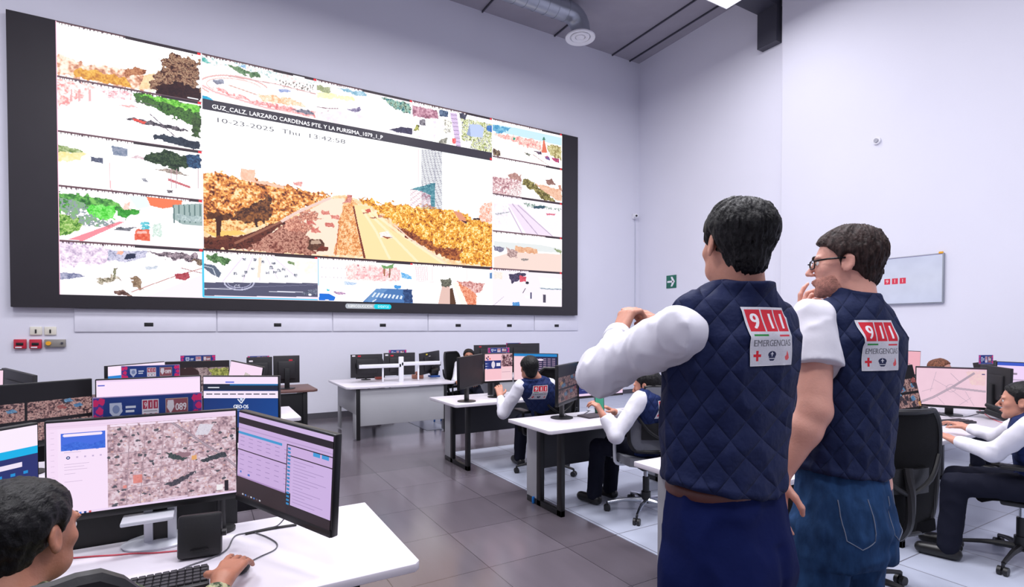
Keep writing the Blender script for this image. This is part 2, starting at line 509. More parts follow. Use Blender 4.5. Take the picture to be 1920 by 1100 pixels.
struct('floor', MB().b2(-7, 9.1, -4, 9.5, -0.2, 0.0), M_floor)
struct('floor', MB().b2(2.62, 8.9, -4, 5.99, -0.01, 0.004), M_floor2)
struct('floor', MB().b2(2.88, 8.9, 7.45, 9.4, -0.01, 0.004), M_floor2)
struct('ceiling', MB().b2(-7, 9.1, -4, 9.5, ZC, ZC + 0.15), M_ceil)
struct('wall_back', MB().b2(-7, 9.1, WY, WY + 0.2, -0.1, ZC + 0.1), M_wall)
struct('wall_right', MB().b2(WX, WX + 0.2, -4, WY + 0.1, -0.1, ZC + 0.1), M_wall)
struct('wall_left', MB().b2(-7.2, -7, -4, WY + 0.1, -0.1, ZC + 0.1), M_wall)
mb = MB().b2(WX - 0.14, WX + 0.02, -4, 5.72, 0, ZC, 0.03)
struct('trim_1', mb, M_wall)
struct('baseboard_back', MB().b2(-7, WX, WY - 0.015, WY, 0, 0.10), M_base)
struct('baseboard_right', MB().b2(WX - 0.015, WX, 5.72, WY, 0, 0.10), M_base)
# deck seams of the ceiling
for k, px in enumerate([(1147, 103), (1183, 112), (1040, 66), (905, 20)]):
    p = atZ(px[0], px[1], ZC)
    if k == 2:
        struct('trim_2', MB().b2(p[0] - 0.012, p[0] + 0.012, WY - 1.0, WY, ZC - 0.03, ZC), M_steel)
    else:
        struct('trim_2', MB().b2(p[0] - 0.012, p[0] + 0.012, -4, WY, ZC - 0.03, ZC), M_steel)
# dark beam meeting the right wall on a bracket
struct('trim_3', MB().b2(-7, WX - 0.01, 5.80, 6.18, 7.17, ZC - 0.005), M_steel)
struct('trim_4', MB().b2(WX - 0.16, WX, 5.80, 6.17, 6.54, 7.17), M_steel)

# ---- ceiling panel lamps
M_lamp = bpy.data.materials.new('lamp_diffuser'); M_lamp.use_nodes = True
_p = M_lamp.node_tree.nodes['Principled BSDF']
_p.inputs['Base Color'].default_value = (0.9, 0.9, 0.9, 1)
_p.inputs['Emission Color'].default_value = (0.97, 0.95, 1.0, 1); _p.inputs['Emission Strength'].default_value = 3.0
M_lamp.cycles.emission_sampling = 'NONE'
def panel_lamp(x, y, z, label, pw=1.0):
    t = thing('ceiling_light', label, 'light', (x, y, z))
    t['group'] = 'square panel lights'
    MB().b2(-0.6, 0.6, -0.6, 0.6, 0.0, 0.07, 0.01).build('housing', M_white, t)
    MB().b2(-0.57, 0.57, -0.57, 0.57, -0.006, 0.004).build('diffuser', M_lamp, t)
    for sx in (-0.5, 0.5):
        for sy in (-0.5, 0.5): MB().cyl((sx, sy, 0.05), (sx, sy, ZC - z), 0.004, n=6).build('suspension_wire', M_steel, t)
    l = bpy.data.lights.new('panel_light', 'AREA'); l.shape = 'SQUARE'; l.size = 1.14; l.energy = PANEL_POWER * pw; l.color = PANEL_COLOR
    o = bpy.data.objects.new('panel_light', l); COL.objects.link(o); o.parent = t; o.location = (0, 0, -0.012)
    return t
panel_lamp(7.57 - 0.6, 5.94 - 0.6, 6.8, 'bright square light panel hanging below the ceiling near the dark beam', 0.37)
for (x, y) in ((4.0, 5.3), (1.0, 5.3), (-2.2, 5.3), (5.3, 1.9), (3.0, 1.9), (1.0, 1.9), (-2.2, 1.9), (4.0, -1.5), (0.0, -1.5)):
    panel_lamp(x, y, 6.8, 'square white light panel hanging above the desks, higher than the picture shows', 0.12 if x > 5 else (1.5 if y > 5 and x > 3.5 else 1.12))

# ---- duct with round diffuser
dz = 7.05
dc = atZ(1088, 70, dz)
t = thing('ventilation_duct', 'silver round duct bending down to a white ring diffuser', 'duct', (dc[0], dc[1], dz))
m = MB()
el = [(-6, 0, 0.40)] + [(-0.28, 0, 0.40)] + [(-0.28 + 0.28 * math.sin(a), 0, 0.12 + 0.28 * math.cos(a)) for a in np.linspace(0.3, PI / 2, 5)] + [(0, 0, 0.06)]
m.tube(el, 0.185, n=28, smooth=1)
for k in range(24): m.cyl((-0.35 - k * 0.22, 0, 0.40), (-0.362 - k * 0.22, 0, 0.40), 0.192, n=28)
for a in (0.3, 0.9, 1.4):
    p = Vector((-0.28 + 0.28 * math.sin(a), 0, 0.12 + 0.28 * math.cos(a)))
m.build('pipe', M_metal, t)
m = MB()
m.lathe([(0.19, 0.07), (0.21, 0.06), (0.285, 0.0), (0.28, -0.02), (0.20, 0.0), (0.19, 0.03)])
m.lathe([(0.16, 0.03), (0.175, 0.0), (0.165, -0.015), (0.10, 0.0), (0.10, 0.02)])
m.lathe([(0.02, 0.04), (0.085, 0.01), (0.08, -0.01), (0.02, -0.02)])
m.build('ring_diffuser', M_white, t)
MB().lathe([(0.01, 0.055), (0.185, 0.055), (0.185, 0.045), (0.01, 0.045)]).build('dark_throat', M_steel, t)
for k in (1.0, 3.2): MB().cyl((-k, 0.0, 0.58), (-k, 0.0, ZC - dz), 0.006, n=6).build('hanger_rod', M_steel, t)

# ---- LED video wall
LY = 9.24
fX0 = atY(15, 300, LY)[0]; fX1 = atY(1083.5, 420, LY)[0]; fZ1 = atY(1083, 257, LY)[2]; fZ0 = atY(1084, 591, LY)[2]
cX0 = atY(108, 300, LY)[0]; cX1 = atY(1053.5, 420, LY)[0]; cZ1 = atY(1052, 251, LY)[2]; cZ0 = atY(1055, 575, LY)[2]
t = thing('video_wall', 'huge black framed video wall showing a mosaic of street camera views', 'screen', ((fX0 + fX1) / 2, LY, fZ0))
VW = t
m = MB().b2(fX0, fX1, LY, WY - 0.002, fZ0, fZ1, 0.006)
m.build('casing', mat('video_wall_black', (50, 47, 52), 0.55), t).location = (-t.location.x, -t.location.y, -t.location.z)
W_, H_ = 950, 416
cv = Cv(W_, H_, (255, 255, 255))
def led(p):
    p = np.asarray(p, float); o = []
    for q in p:
        wv = atY(q[0], q[1], LY); o.append(((wv[0] - cX0) / (cX1 - cX0) * W_, (cZ1 - wv[2]) / (cZ1 - cZ0) * H_))
    return np.array(o)
def view(x0, y0, s):
    cv.T = lambda p: led(np.asarray(p, float) / s + (x0, y0))
CX = [0, 193, 382, 571, 758, 950]; RY = [0, 83, 166, 249, 333, 416]
def tile(c0, r0, c1, r1): cv.clip = (CX[c0], RY[r0], CX[c1], RY[r1])
OR = [(70, 30, 18), (150, 80, 45), (200, 115, 55), (232, 150, 70), (250, 190, 110), (255, 228, 180)]
OR2 = [(130, 60, 25), (205, 125, 45), (225, 150, 50), (245, 175, 60), (255, 205, 95), (255, 235, 180)]
GR = [(20, 60, 20), (60, 130, 40), (110, 200, 60), (160, 230, 110)]
PK = [(235, 150, 150), (250, 205, 200), (255, 240, 238), (255, 255, 255)]
# tile 1 (hills and big tree)
tile(0, 0, 1, 1); view(100, 30, 4.074)
cv.leaf([(0, 300), (120, 320), (240, 370), (420, 380), (560, 420), (700, 440), (770, 500), (770, 590), (500, 540), (0, 440)], [(170, 110, 90), (215, 150, 120), (250, 215, 190), (255, 240, 225)], 9, 4)
cv.leaf([(150, 420), (200, 395), (330, 420), (560, 480), (600, 540), (500, 530), (160, 460)], [(190, 120, 50), (225, 160, 60), (240, 190, 90)], 5, 3)
cv.leaf([(530, 410), (620, 385), (720, 410), (700, 450), (560, 465)], [(110, 60, 40), (165, 100, 70), (200, 140, 100)], 4, 3)
cv.leaf([(700, 450), (770, 440), (780, 540), (640, 570)], [(250, 200, 150), (255, 225, 180)], 6, 2)
cv.leaf([(760, 600), (770, 430), (840, 400), (830, 340), (920, 285), (1010, 310), (1120, 330), (1120, 660)], [(50, 25, 25), (95, 60, 50), (140, 100, 80), (190, 155, 125), (90, 60, 50)], 5, 7)
cv.leaf([(770, 600), (800, 530), (960, 500), (1120, 560), (1120, 680)], [(35, 12, 22), (60, 30, 30)], 5, 3)
# tile 2
tile(0, 1, 1, 2)
cv.rect(0, 440, 1130, 1000, (253, 247, 252))
cv.leaf([(0, 460), (200, 500), (330, 540), (200, 640), (0, 720)], PK, 6, 4)
for x in (130, 190, 270): cv.poly([(x, 560), (x + 16, 560), (x + 16, 650), (x, 655)], (225, 150, 150), 0.7)
cv.leaf([(330, 540), (600, 590), (600, 640), (420, 620)], [(220, 140, 150), (250, 215, 220), (255, 255, 255)], 5, 3)
cv.leaf([(600, 590), (1120, 690), (1120, 840), (1060, 840), (960, 790), (860, 760), (780, 700), (620, 640)], [(30, 55, 28), (55, 95, 45), (85, 130, 60), (60, 90, 50)], 4, 4)
cv.leaf([(640, 590), (860, 620), (1120, 700), (1120, 740), (900, 680)], GR[1:], 4, 3)
cv.leaf([(500, 680), (600, 680), (640, 700), (560, 700)], [(235, 160, 160), (245, 205, 205)], 3, 2)
cv.leaf([(550, 790), (620, 775), (720, 800), (1000, 860), (1040, 890), (760, 840)], [(35, 30, 45), (75, 70, 80), (130, 120, 130)], 4, 2)
cv.leaf([(600, 780), (720, 810), (690, 825), (610, 800)], [(215, 60, 50), (235, 100, 90)], 3, 1)
cv.leaf([(760, 915), (830, 905), (1120, 960), (1120, 1020), (950, 990), (830, 950), (770, 945)], [(35, 42, 60), (60, 70, 85)], 6, 2)
cv.leaf([(1070, 760), (1120, 780), (1120, 930), (1060, 920)], [(40, 60, 35), (80, 110, 60)], 4, 3)
cv.line([(740, 750), (930, 920)], 1.2, (90, 80, 95)); cv.line([(620, 650), (800, 690)], 1, (110, 100, 110))
# tile 3
tile(0, 2, 1, 3); view(100, 260, 3.55)
cv.leaf([(20, 40), (100, 50), (210, 85), (120, 100), (20, 95)], [(110, 135, 75), (150, 170, 110), (200, 210, 170)], 5, 3)
cv.leaf([(20, 95), (220, 95), (180, 140), (20, 160)], [(250, 225, 150), (255, 240, 200)], 8, 3)
cv.leaf([(390, 45), (490, 65), (495, 120), (395, 110)], [(110, 125, 150), (160, 165, 185)], 3, 1)
cv.leaf([(250, 120), (330, 130), (332, 165), (255, 155)], [(55, 60, 80), (120, 125, 150)], 2, 1)
cv.leaf([(595, 130), (660, 90), (760, 80), (860, 120), (960, 120), (960, 190), (860, 190), (830, 205), (700, 180), (620, 150)], [(18, 35, 25), (40, 62, 42), (75, 95, 65)], 4, 4)
cv.leaf([(880, 110), (980, 105), (980, 200), (900, 195)], [(20, 35, 65), (60, 100, 140)], 4, 2)
cv.leaf([(660, 200), (760, 200), (910, 245), (760, 230)], [(90, 75, 70), (200, 185, 175)], 4, 2)
cv.poly([(765, 262), (915, 318), (912, 332), (765, 280)], (190, 85, 95), 0.85)
cv.line([(375, 160), (380, 330), (395, 345)], 1.2, (240, 190, 195)); cv.leaf([(580, 265), (610, 265), (640, 290), (600, 288)], [(90, 90, 105), (220, 220, 230)], 2, 1)
cv.leaf([(755, 340), (800, 345), (795, 365), (760, 360)], [(60, 50, 60), (150, 140, 150)], 2, 1)
for x in (785, 820, 965): cv.line([(x, 200), (x, 330)], 1, (190, 150, 160))
cv.leaf([(560, 110), (600, 125), (600, 140), (500, 125)], [(200, 170, 180), (240, 220, 225)], 3, 2)
# tile 4
tile(0, 3, 1, 4)
cv.rect(0, 300, 1000, 740, (252, 246, 250))
cv.leaf([(30, 350), (180, 370), (420, 420), (480, 470), (200, 470), (30, 490)], [(40, 90, 50), (80, 150, 70), (130, 200, 100)], 6, 4)
cv.leaf([(220, 440), (410, 450), (410, 540), (240, 540)], [(60, 190, 40), (110, 225, 90), (150, 240, 130)], 4, 3)
cv.leaf([(410, 465), (580, 475), (560, 500), (480, 530), (420, 510)], [(40, 130, 40), (80, 180, 70)], 4, 3)
cv.leaf([(30, 500), (190, 520), (200, 570), (100, 640), (30, 640)], [(60, 110, 40), (130, 180, 80), (190, 215, 140)], 4, 3)
cv.leaf([(40, 390), (210, 430), (300, 540), (400, 540), (400, 590), (200, 580), (60, 480)], [(70, 90, 100), (150, 160, 170), (130, 180, 120)], 7, 3, thr=0.35)
cv.poly([(440, 550), (470, 555), (200, 680), (100, 670)], (235, 110, 125), 0.75)
cv.leaf([(470, 430), (500, 430), (520, 470), (460, 465)], [(250, 190, 175), (255, 225, 215)], 4, 3)
cv.poly([(620, 385), (860, 412), (850, 445), (730, 465), (645, 445)], (240, 125, 85))
cv.poly([(800, 440), (1000, 430), (1000, 580), (860, 570), (795, 530)], (160, 180, 178))
for x in range(800, 1000, 35): cv.line([(x, 440), (x + 6, 560)], 2, (100, 125, 125))
cv.leaf([(810, 500), (990, 520), (990, 560), (830, 540)], [(200, 215, 215), (150, 170, 172)], 4, 1)
cv.poly([(500, 380), (620, 385), (640, 450), (560, 470)], (225, 240, 255), 0.8)
cv.leaf([(425, 590), (560, 590), (500, 612), (400, 606)], [(75, 75, 85), (140, 140, 150)], 4, 1)
for k in range(3): cv.leaf([(585 + k * 4, 555 + k * 18), (635, 555 + k * 18), (645, 572 + k * 18), (580, 572 + k * 18)], [(60, 170, 190), (130, 215, 225)], 3, 1)
cv.leaf([(545, 605), (640, 605), (645, 680), (540, 675)], [(215, 80, 55), (240, 130, 100)], 4, 1)
cv.poly([(560, 615), (620, 615), (625, 632), (555, 630)], (250, 190, 180))
cv.leaf([(660, 560), (720, 570), (720, 650), (660, 650)], [(170, 200, 185), (240, 250, 245)], 4, 2, thr=0.2)
# tile 5
tile(0, 4, 1, 5)
cv.rect(0, 680, 1000, 1060, (255, 246, 253))
cv.leaf([(40, 690), (400, 730), (400, 820), (60, 850)], [(190, 170, 200), (235, 215, 235), (255, 245, 255)], 5, 4)
cv.leaf([(360, 740), (620, 750), (620, 790), (470, 820), (360, 800)], [(130, 130, 160), (190, 190, 215), (220, 215, 235)], 4, 2)
cv.leaf([(620, 750), (960, 770), (1000, 820), (720, 790)], [(60, 50, 60), (130, 115, 125), (190, 170, 180)], 4, 4)
cv.poly([(490, 765), (550, 765), (545, 795), (470, 805)], (45, 50, 75))
cv.leaf([(430, 745), (470, 745), (460, 770), (420, 768)], [(245, 170, 140), (250, 200, 190)], 3, 1)
cv.leaf([(40, 890), (170, 900), (210, 915), (50, 940)], [(100, 105, 140), (180, 180, 205)], 4, 1)
cv.leaf([(270, 930), (400, 910), (460, 930), (330, 965)], [(110, 100, 80), (190, 180, 160), (240, 230, 220)], 4, 4)
cv.leaf([(405, 860), (425, 860), (420, 920), (400, 920)], [(110, 110, 85), (160, 160, 130)], 3, 2)
cv.leaf([(520, 920), (570, 920), (590, 1000), (540, 990)], [(110, 85, 65), (180, 155, 130)], 4, 3)
cv.leaf([(400, 1010), (470, 1005), (520, 1040), (460, 1045)], [(75, 50, 45), (150, 120, 110)], 4, 3)
cv.line([(520, 1020), (820, 910), (1000, 860)], 1.3, (190, 140, 130)); cv.line([(850, 860), (990, 895)], 1.2, (170, 120, 120))
cv.leaf([(810, 900), (900, 890), (905, 925), (870, 945), (815, 930)], [(150, 50, 60), (190, 90, 100)], 4, 1)
cv.leaf([(610, 850), (700, 845), (690, 865), (620, 870)], [(180, 190, 205), (225, 230, 240)], 3, 1)
cv.leaf([(900, 800), (1000, 810), (1000, 850)], [(90, 70, 60), (170, 150, 130)], 4, 3)
cv.poly([(600, 1060), (1000, 1060), (1000, 900)], (250, 232, 248), 0.7)
# top centre tiles
tile(1, 0, 2, 1); view(370, 80, 4.78)
cv.rect(0, 60, 1060, 700, (255, 244, 244))
cv.leaf([(20, 110), (400, 190), (1060, 350), (1060, 400), (500, 280), (20, 170)], [(170, 200, 200), (225, 235, 235), (255, 255, 255), (240, 220, 220)], 6, 4)
cv.leaf([(280, 200), (400, 240), (560, 270), (570, 310), (440, 290), (340, 260)], [(50, 85, 55), (90, 125, 85), (130, 160, 125)], 4, 4)
cv.leaf([(20, 130), (120, 170), (100, 190), (20, 170)], [(60, 160, 150), (150, 210, 205)], 5, 3)
cv.leaf([(340, 190), (420, 200), (430, 235)], [(110, 160, 210), (170, 205, 235)], 4, 2)
for k in range(26):
    a = 0.4 * k; x = 740 + (k % 13) * 24; cv.leaf([(x, 330 + (k % 5) * 14 + (x - 740) * .16), (x + 14, 330 + (k % 5) * 14 + (x - 740) * .16), (x + 8, 360 + (k % 5) * 12 + (x - 740) * .16)], [(90, 80, 80), (150, 150, 140)], 3, 2)
def ring(cx, cy, rx, ry, c, wd, a0=0, a1=2 * PI, rot=0.0):
    P = [(cx + rx * math.cos(a) * math.cos(rot) - ry * math.sin(a) * math.sin(rot), cy + rx * math.cos(a) * math.sin(rot) + ry * math.sin(a) * math.cos(rot)) for a in np.linspace(a0, a1, 40)]
    cv.line(P, wd, c)
ring(330, 400, 310, 100, (228, 180, 178), 2.2, PI * 0.75, PI * 1.9, 0.13); ring(330, 395, 250, 70, (240, 200, 195), 1.5, PI * 0.75, PI * 1.9, 0.13)
cv.line([(20, 370), (150, 440), (600, 580), (1060, 660)], 3, (238, 190, 192)); cv.line([(280, 300), (700, 370), (1060, 460)], 1.6, (210, 165, 165)); cv.line([(280, 380), (540, 470), (940, 570)], 1.6, (215, 170, 160))
cv.leaf([(140, 330), (230, 330), (235, 370), (180, 375), (140, 350)], [(110, 110, 130), (170, 175, 195)], 4, 1)
cv.leaf([(160, 405), (300, 450), (600, 540), (1060, 620), (1060, 665), (600, 570), (160, 425)], [(215, 110, 115), (240, 165, 165), (255, 215, 215)], 4, 3)
cv.leaf([(540, 460), (800, 490), (1000, 570), (800, 560), (600, 530)], [(240, 175, 130), (250, 215, 180), (255, 240, 225)], 5, 3)
cv.leaf([(720, 420), (800, 415), (845, 440), (740, 448)], [(120, 140, 200), (190, 200, 230)], 3, 1)
cv.leaf([(830, 600), (980, 600), (1050, 630), (1050, 650), (900, 620)], [(70, 80, 100), (170, 160, 175)], 3, 2)
cv.leaf([(20, 465), (110, 495), (170, 540), (120, 545), (20, 520)], [(0, 150, 200), (60, 190, 225)], 6, 1)
cv.leaf([(120, 540), (300, 570), (360, 600), (200, 580)], [(50, 60, 80), (90, 95, 115)], 5, 1)
cv.leaf([(835, 655), (900, 655), (1010, 690), (1040, 715), (960, 705), (850, 680)], [(40, 70, 130), (80, 110, 170)], 4, 1)
tile(2, 0, 3, 1)
cv.rect(1050, 300, 1950, 900, (254, 246, 252))
cv.leaf([(1065, 380), (1190, 400), (1190, 450), (1065, 430)], [(140, 150, 110), (190, 195, 160)], 6, 4)
cv.leaf([(1070, 440), (1400, 480), (1400, 520), (1080, 490)], [(250, 240, 180), (255, 250, 215)], 7, 5)
cv.leaf([(1240, 400), (1520, 450), (1510, 480), (1380, 460)], [(120, 170, 195), (190, 220, 235)], 5, 3)
cv.leaf([(1640, 480), (1900, 540), (1910, 650), (1800, 610), (1700, 540)], [(30, 90, 100), (90, 150, 150), (190, 215, 190), (60, 80, 70)], 6, 4)
cv.leaf([(1720, 780), (1830, 755), (1930, 770), (1930, 825), (1800, 805)], [(40, 35, 65), (70, 65, 100)], 6, 1)
cv.line([(1070, 575), (1170, 590), (1260, 590)], 1.4, (150, 120, 130)); cv.line([(1080, 640), (1180, 610)], 1.2, (190, 160, 170))
cv.leaf([(1340, 590), (1380, 600), (1460, 570), (1470, 610), (1420, 630), (1350, 605)], [(70, 60, 100), (180, 170, 200)], 3, 2)
cv.leaf([(1070, 620), (1300, 620), (1500, 660), (1300, 740), (1070, 690)], [(245, 225, 235), (255, 245, 250)], 9, 4)
tile(3, 0, 4, 1); view(760, 180, 6.11)
cv.leaf([(0, 40), (1000, 200), (1000, 700), (0, 700)], [(235, 225, 245), (255, 252, 255), (255, 255, 255), (245, 245, 235)], 9, 1)
cv.leaf([(80, 105), (370, 165), (380, 265), (240, 250), (80, 235)], [(130, 80, 100), (185, 130, 150), (225, 180, 195)], 9, 2)
cv.leaf([(390, 155), (490, 175), (490, 240), (390, 230)], [(50, 65, 95), (120, 140, 170)], 4, 1)
cv.leaf([(160, 265), (230, 270), (235, 345), (160, 330)], [(80, 75, 85), (170, 165, 175)], 4, 2)
cv.leaf([(120, 330), (160, 340), (150, 400), (90, 390)], [(90, 90, 60), (215, 215, 110)], 4, 2)
cv.poly([(510, 190), (590, 200), (640, 620), (590, 620)], (210, 180, 225), 0.75)
for k in range(9): cv.line([(515 + k * 8, 215 + k * 44), (590 + k * 6, 222 + k * 44)], 1, (130, 110, 150))
cv.leaf([(620, 190), (700, 210), (690, 270), (630, 265)], [(50, 50, 70), (110, 110, 130)], 4, 2)
cv.leaf([(640, 260), (990, 320), (990, 670), (800, 640), (650, 500)], [(60, 60, 50), (170, 180, 110), (225, 230, 170), (255, 255, 250), (90, 90, 110)], 4, 3)
cv.poly([(700, 320), (860, 330), (900, 370), (885, 475), (750, 465), (735, 330)], (190, 205, 240))
cv.poly([(735, 330), (750, 465), (700, 440)], (150, 165, 205)); cv.leaf([(640, 510), (760, 520), (740, 600), (640, 570)], [(250, 250, 245), (255, 255, 255)], 6, 2)
cv.leaf([(930, 340), (1000, 340), (1000, 410), (940, 400)], [(50, 100, 180), (90, 140, 200)], 5, 2)
cv.leaf([(540, 480), (580, 490), (575, 550), (540, 545)], [(230, 70, 80), (250, 130, 130)], 3, 1)
cv.leaf([(370, 520), (480, 480), (470, 560), (380, 570)], [(100, 100, 90), (210, 205, 195)], 3, 3)
cv.leaf([(430, 270), (530, 290), (520, 420), (450, 440)], [(230, 225, 190), (255, 255, 255), (150, 145, 130)], 4, 3)
tile(4, 0, 5, 1)
cv.rect(980, 240, 1800, 900, (255, 250, 250))
cv.poly([(1000, 320), (1300, 370), (1790, 480), (1790, 570), (1400, 480), (1000, 400)], (200, 232, 243))
cv.leaf([(1000, 335), (1220, 370), (1130, 410), (1100, 440), (1000, 400)], [(60, 140, 190), (140, 200, 225)], 7, 3)
cv.leaf([(1040, 420), (1280, 460), (1560, 520), (1560, 640), (1400, 590), (1250, 520), (1010, 450)], [(225, 130, 130), (245, 190, 180), (255, 235, 225)], 5, 3)
cv.ell(1245, 490, 14, 16, (50, 160, 130))
cv.leaf([(1620, 560), (1790, 580), (1790, 740), (1650, 680)], [(120, 100, 60), (190, 180, 120), (230, 220, 180)], 5, 3)
cv.poly([(1580, 490), (1590, 490), (1625, 650), (1560, 650)], (225, 120, 95)); cv.poly([(1580, 470), (1590, 470), (1605, 505), (1568, 505)], (70, 130, 110))
cv.leaf([(1460, 625), (1560, 640), (1560, 675), (1470, 660)], [(80, 60, 80), (120, 100, 120)], 4, 1)
cv.leaf([(1590, 690), (1640, 690), (1660, 740), (1600, 720)], [(220, 80, 100), (40, 110, 190)], 4, 1); cv.leaf([(1670, 700), (1760, 720), (1760, 770), (1690, 740)], [(230, 90, 120), (110, 60, 110)], 4, 1)
cv.leaf([(1000, 600), (1080, 630), (1090, 680), (1010, 690)], [(70, 50, 50), (160, 140, 110)], 5, 3)
cv.leaf([(1000, 460), (1400, 590), (1500, 640), (1600, 800), (1400, 780), (1000, 560)], [(255, 240, 236), (255, 252, 250)], 12, 2)
cv.leaf([(1360, 640), (1440, 670), (1420, 690), (1380, 670)], [(90, 90, 80), (190, 190, 180)], 3, 1); cv.line([(1460, 670), (1660, 810)], 1.2, (170, 130, 130))
# right column
tile(4, 1, 5, 2); view(910, 300, 3.79)
cv.rect(40, 40, 560, 330, (255, 252, 250))
cv.leaf([(160, 105), (210, 88), (250, 110), (260, 160), (180, 150)], [(160, 115, 110), (210, 170, 160)], 4, 3)
cv.leaf([(50, 115), (230, 140), (260, 170), (240, 270), (150, 270), (50, 250)], [(140, 90, 100), (190, 140, 150), (230, 195, 195), (255, 245, 245)], 4, 2)
cv.leaf([(270, 130), (330, 150), (480, 270), (500, 300), (420, 290), (330, 210), (260, 180)], [(70, 60, 35), (120, 110, 60), (180, 170, 110)], 4, 3)
cv.leaf([(345, 165), (540, 210), (540, 300), (480, 270)], [(225, 170, 140), (245, 205, 180)], 6, 2)
cv.leaf([(430, 140), (470, 125), (500, 180), (440, 180)], [(120, 85, 80), (170, 130, 120)], 4, 3); cv.leaf([(510, 180), (540, 180), (540, 230)], [(190, 130, 110), (220, 170, 150)], 4, 2)
cv.leaf([(150, 220), (270, 170), (250, 260), (170, 265)], [(130, 90, 95), (240, 215, 215), (255, 255, 255)], 2, 2, thr=0.2)
tile(4, 2, 5, 3)
cv.rect(40, 250, 560, 570, (250, 240, 250))
cv.poly([(160, 310), (250, 320), (470, 545), (300, 540)], (238, 222, 240))
for (a, b, c_, d) in ((190, 310, 380, 540), (230, 320, 480, 545), (160, 330, 260, 520)): cv.line([(a, b), (c_, d)], 2.5, (175, 155, 185), 0.7)
cv.leaf([(260, 300), (540, 350), (540, 360), (300, 330)], [(60, 80, 70), (170, 190, 180), (255, 255, 255)], 3, 3)
cv.leaf([(340, 325), (420, 325), (420, 345), (345, 345)], [(40, 70, 90), (70, 100, 110)], 3, 1); cv.leaf([(430, 378), (500, 380), (490, 392), (435, 392)], [(200, 90, 120), (230, 150, 160)], 3, 1)
cv.leaf([(60, 310), (160, 320), (150, 490), (60, 480)], [(235, 225, 235), (255, 252, 255)], 7, 2); cv.leaf([(60, 380), (180, 365), (180, 370), (80, 390)], [(150, 150, 160), (220, 220, 230)], 3, 1)
tile(4, 3, 5, 4)
cv.rect(40, 500, 560, 810, (255, 250, 250))
cv.poly([(60, 690), (200, 650), (540, 670), (540, 800), (60, 780)], (240, 215, 205))
cv.poly([(60, 575), (380, 600), (540, 630), (540, 660), (60, 630)], (205, 215, 215), 0.6)
cv.leaf([(210, 610), (370, 630), (370, 665), (200, 650)], [(215, 150, 110), (240, 195, 160)], 4, 2)
cv.leaf([(60, 610), (135, 620), (130, 655), (60, 645)], [(70, 70, 100), (170, 165, 185)], 3, 2); cv.leaf([(480, 630), (540, 640), (540, 670)], [(110, 130, 90), (160, 170, 130)], 3, 2)
cv.leaf([(150, 620), (240, 650), (220, 690), (160, 690)], [(130, 100, 100), (220, 190, 185)], 3, 3); cv.leaf([(250, 700), (310, 700), (300, 714), (255, 712)], [(110, 100, 100), (190, 180, 175)], 3, 1)
tile(4, 4, 5, 5)
cv.rect(40, 770, 560, 1060, (247, 236, 246))
cv.leaf([(165, 815), (240, 800), (290, 805), (230, 860), (185, 880)], [(40, 35, 60), (90, 80, 110)], 4, 2)
cv.leaf([(240, 820), (290, 830), (290, 862), (245, 865)], [(190, 60, 80), (225, 100, 115)], 4, 1); cv.ell(297, 872, 12, 10, (40, 35, 50))
cv.leaf([(375, 830), (545, 850), (545, 920), (400, 915)], [(250, 245, 250), (255, 255, 255)], 6, 2); cv.leaf([(385, 905), (470, 912), (540, 910), (540, 922), (400, 918)], [(110, 130, 150), (190, 200, 210)], 3, 1)
cv.poly([(280, 960), (320, 965), (318, 985), (282, 980)], (240, 240, 245)); cv.poly([(318, 940), (330, 940), (328, 985), (318, 985)], (60, 60, 100))
cv.leaf([(405, 955), (428, 955), (430, 1010), (412, 1010)], [(60, 55, 75), (90, 85, 100)], 4, 1); cv.leaf([(195, 1010), (240, 1010), (245, 1035), (190, 1035)], [(60, 130, 200), (100, 160, 215)], 4, 1)
cv.leaf([(60, 790), (130, 800), (120, 850), (60, 840)], [(250, 220, 205), (255, 240, 235)], 5, 2); cv.line([(60, 1030), (130, 970)], 1, (180, 170, 190)); cv.line([(285, 910), (265, 945)], 2, (100, 90, 110))
# big centre view
tile(1, 1, 4, 4)
cv.rect(0, 0, 0, 0, (255, 255, 255)); cv.poly([(193, 83), (758, 83), (758, 333), (193, 333)], (255, 255, 255), raw=True)
cv.poly([(560, 90), (758, 90), (758, 230), (600, 230)], (243, 250, 255), 0.8, raw=True)
view(370, 270, 3.436)
cv.leaf([(20, 480), (380, 470), (560, 490), (880, 330), (960, 330), (1400, 500), (2000, 760), (2000, 900), (20, 700)], [(250, 190, 140), (255, 215, 170), (255, 235, 205)], 14, 1)
cv.poly([(640, 470), (860, 350), (950, 350), (930, 480), (890, 720), (250, 680), (520, 540)], (255, 226, 205))
cv.leaf([(240, 680), (400, 600), (560, 520), (700, 560), (760, 700), (720, 720)], [(110, 55, 45), (165, 105, 90), (215, 160, 140), (130, 75, 62)], 7, 5)
cv.leaf([(540, 500), (700, 430), (780, 440), (760, 470), (820, 480), (680, 500), (760, 530), (700, 575), (560, 545)], [(130, 70, 60), (190, 120, 100), (240, 180, 155)], 5, 4, thr=0.1)
cv.leaf([(20, 600), (300, 590), (560, 480), (560, 510), (320, 680), (20, 670)], [(60, 25, 18), (110, 55, 40), (90, 40, 30)], 6, 3)
cv.poly([(40, 560), (260, 550), (320, 580), (120, 600)], (250, 200, 110)); cv.leaf([(20, 510), (300, 480), (540, 470), (520, 500), (260, 560), (20, 570)], [(190, 110, 50), (245, 190, 120), (255, 225, 170)], 6, 3)
cv.leaf([(20, 200), (110, 175), (220, 200), (290, 230), (460, 240), (640, 285), (830, 320), (870, 340), (800, 370), (640, 430), (560, 490), (480, 500), (380, 500), (300, 490), (180, 490), (20, 530)], OR, 7, 6)
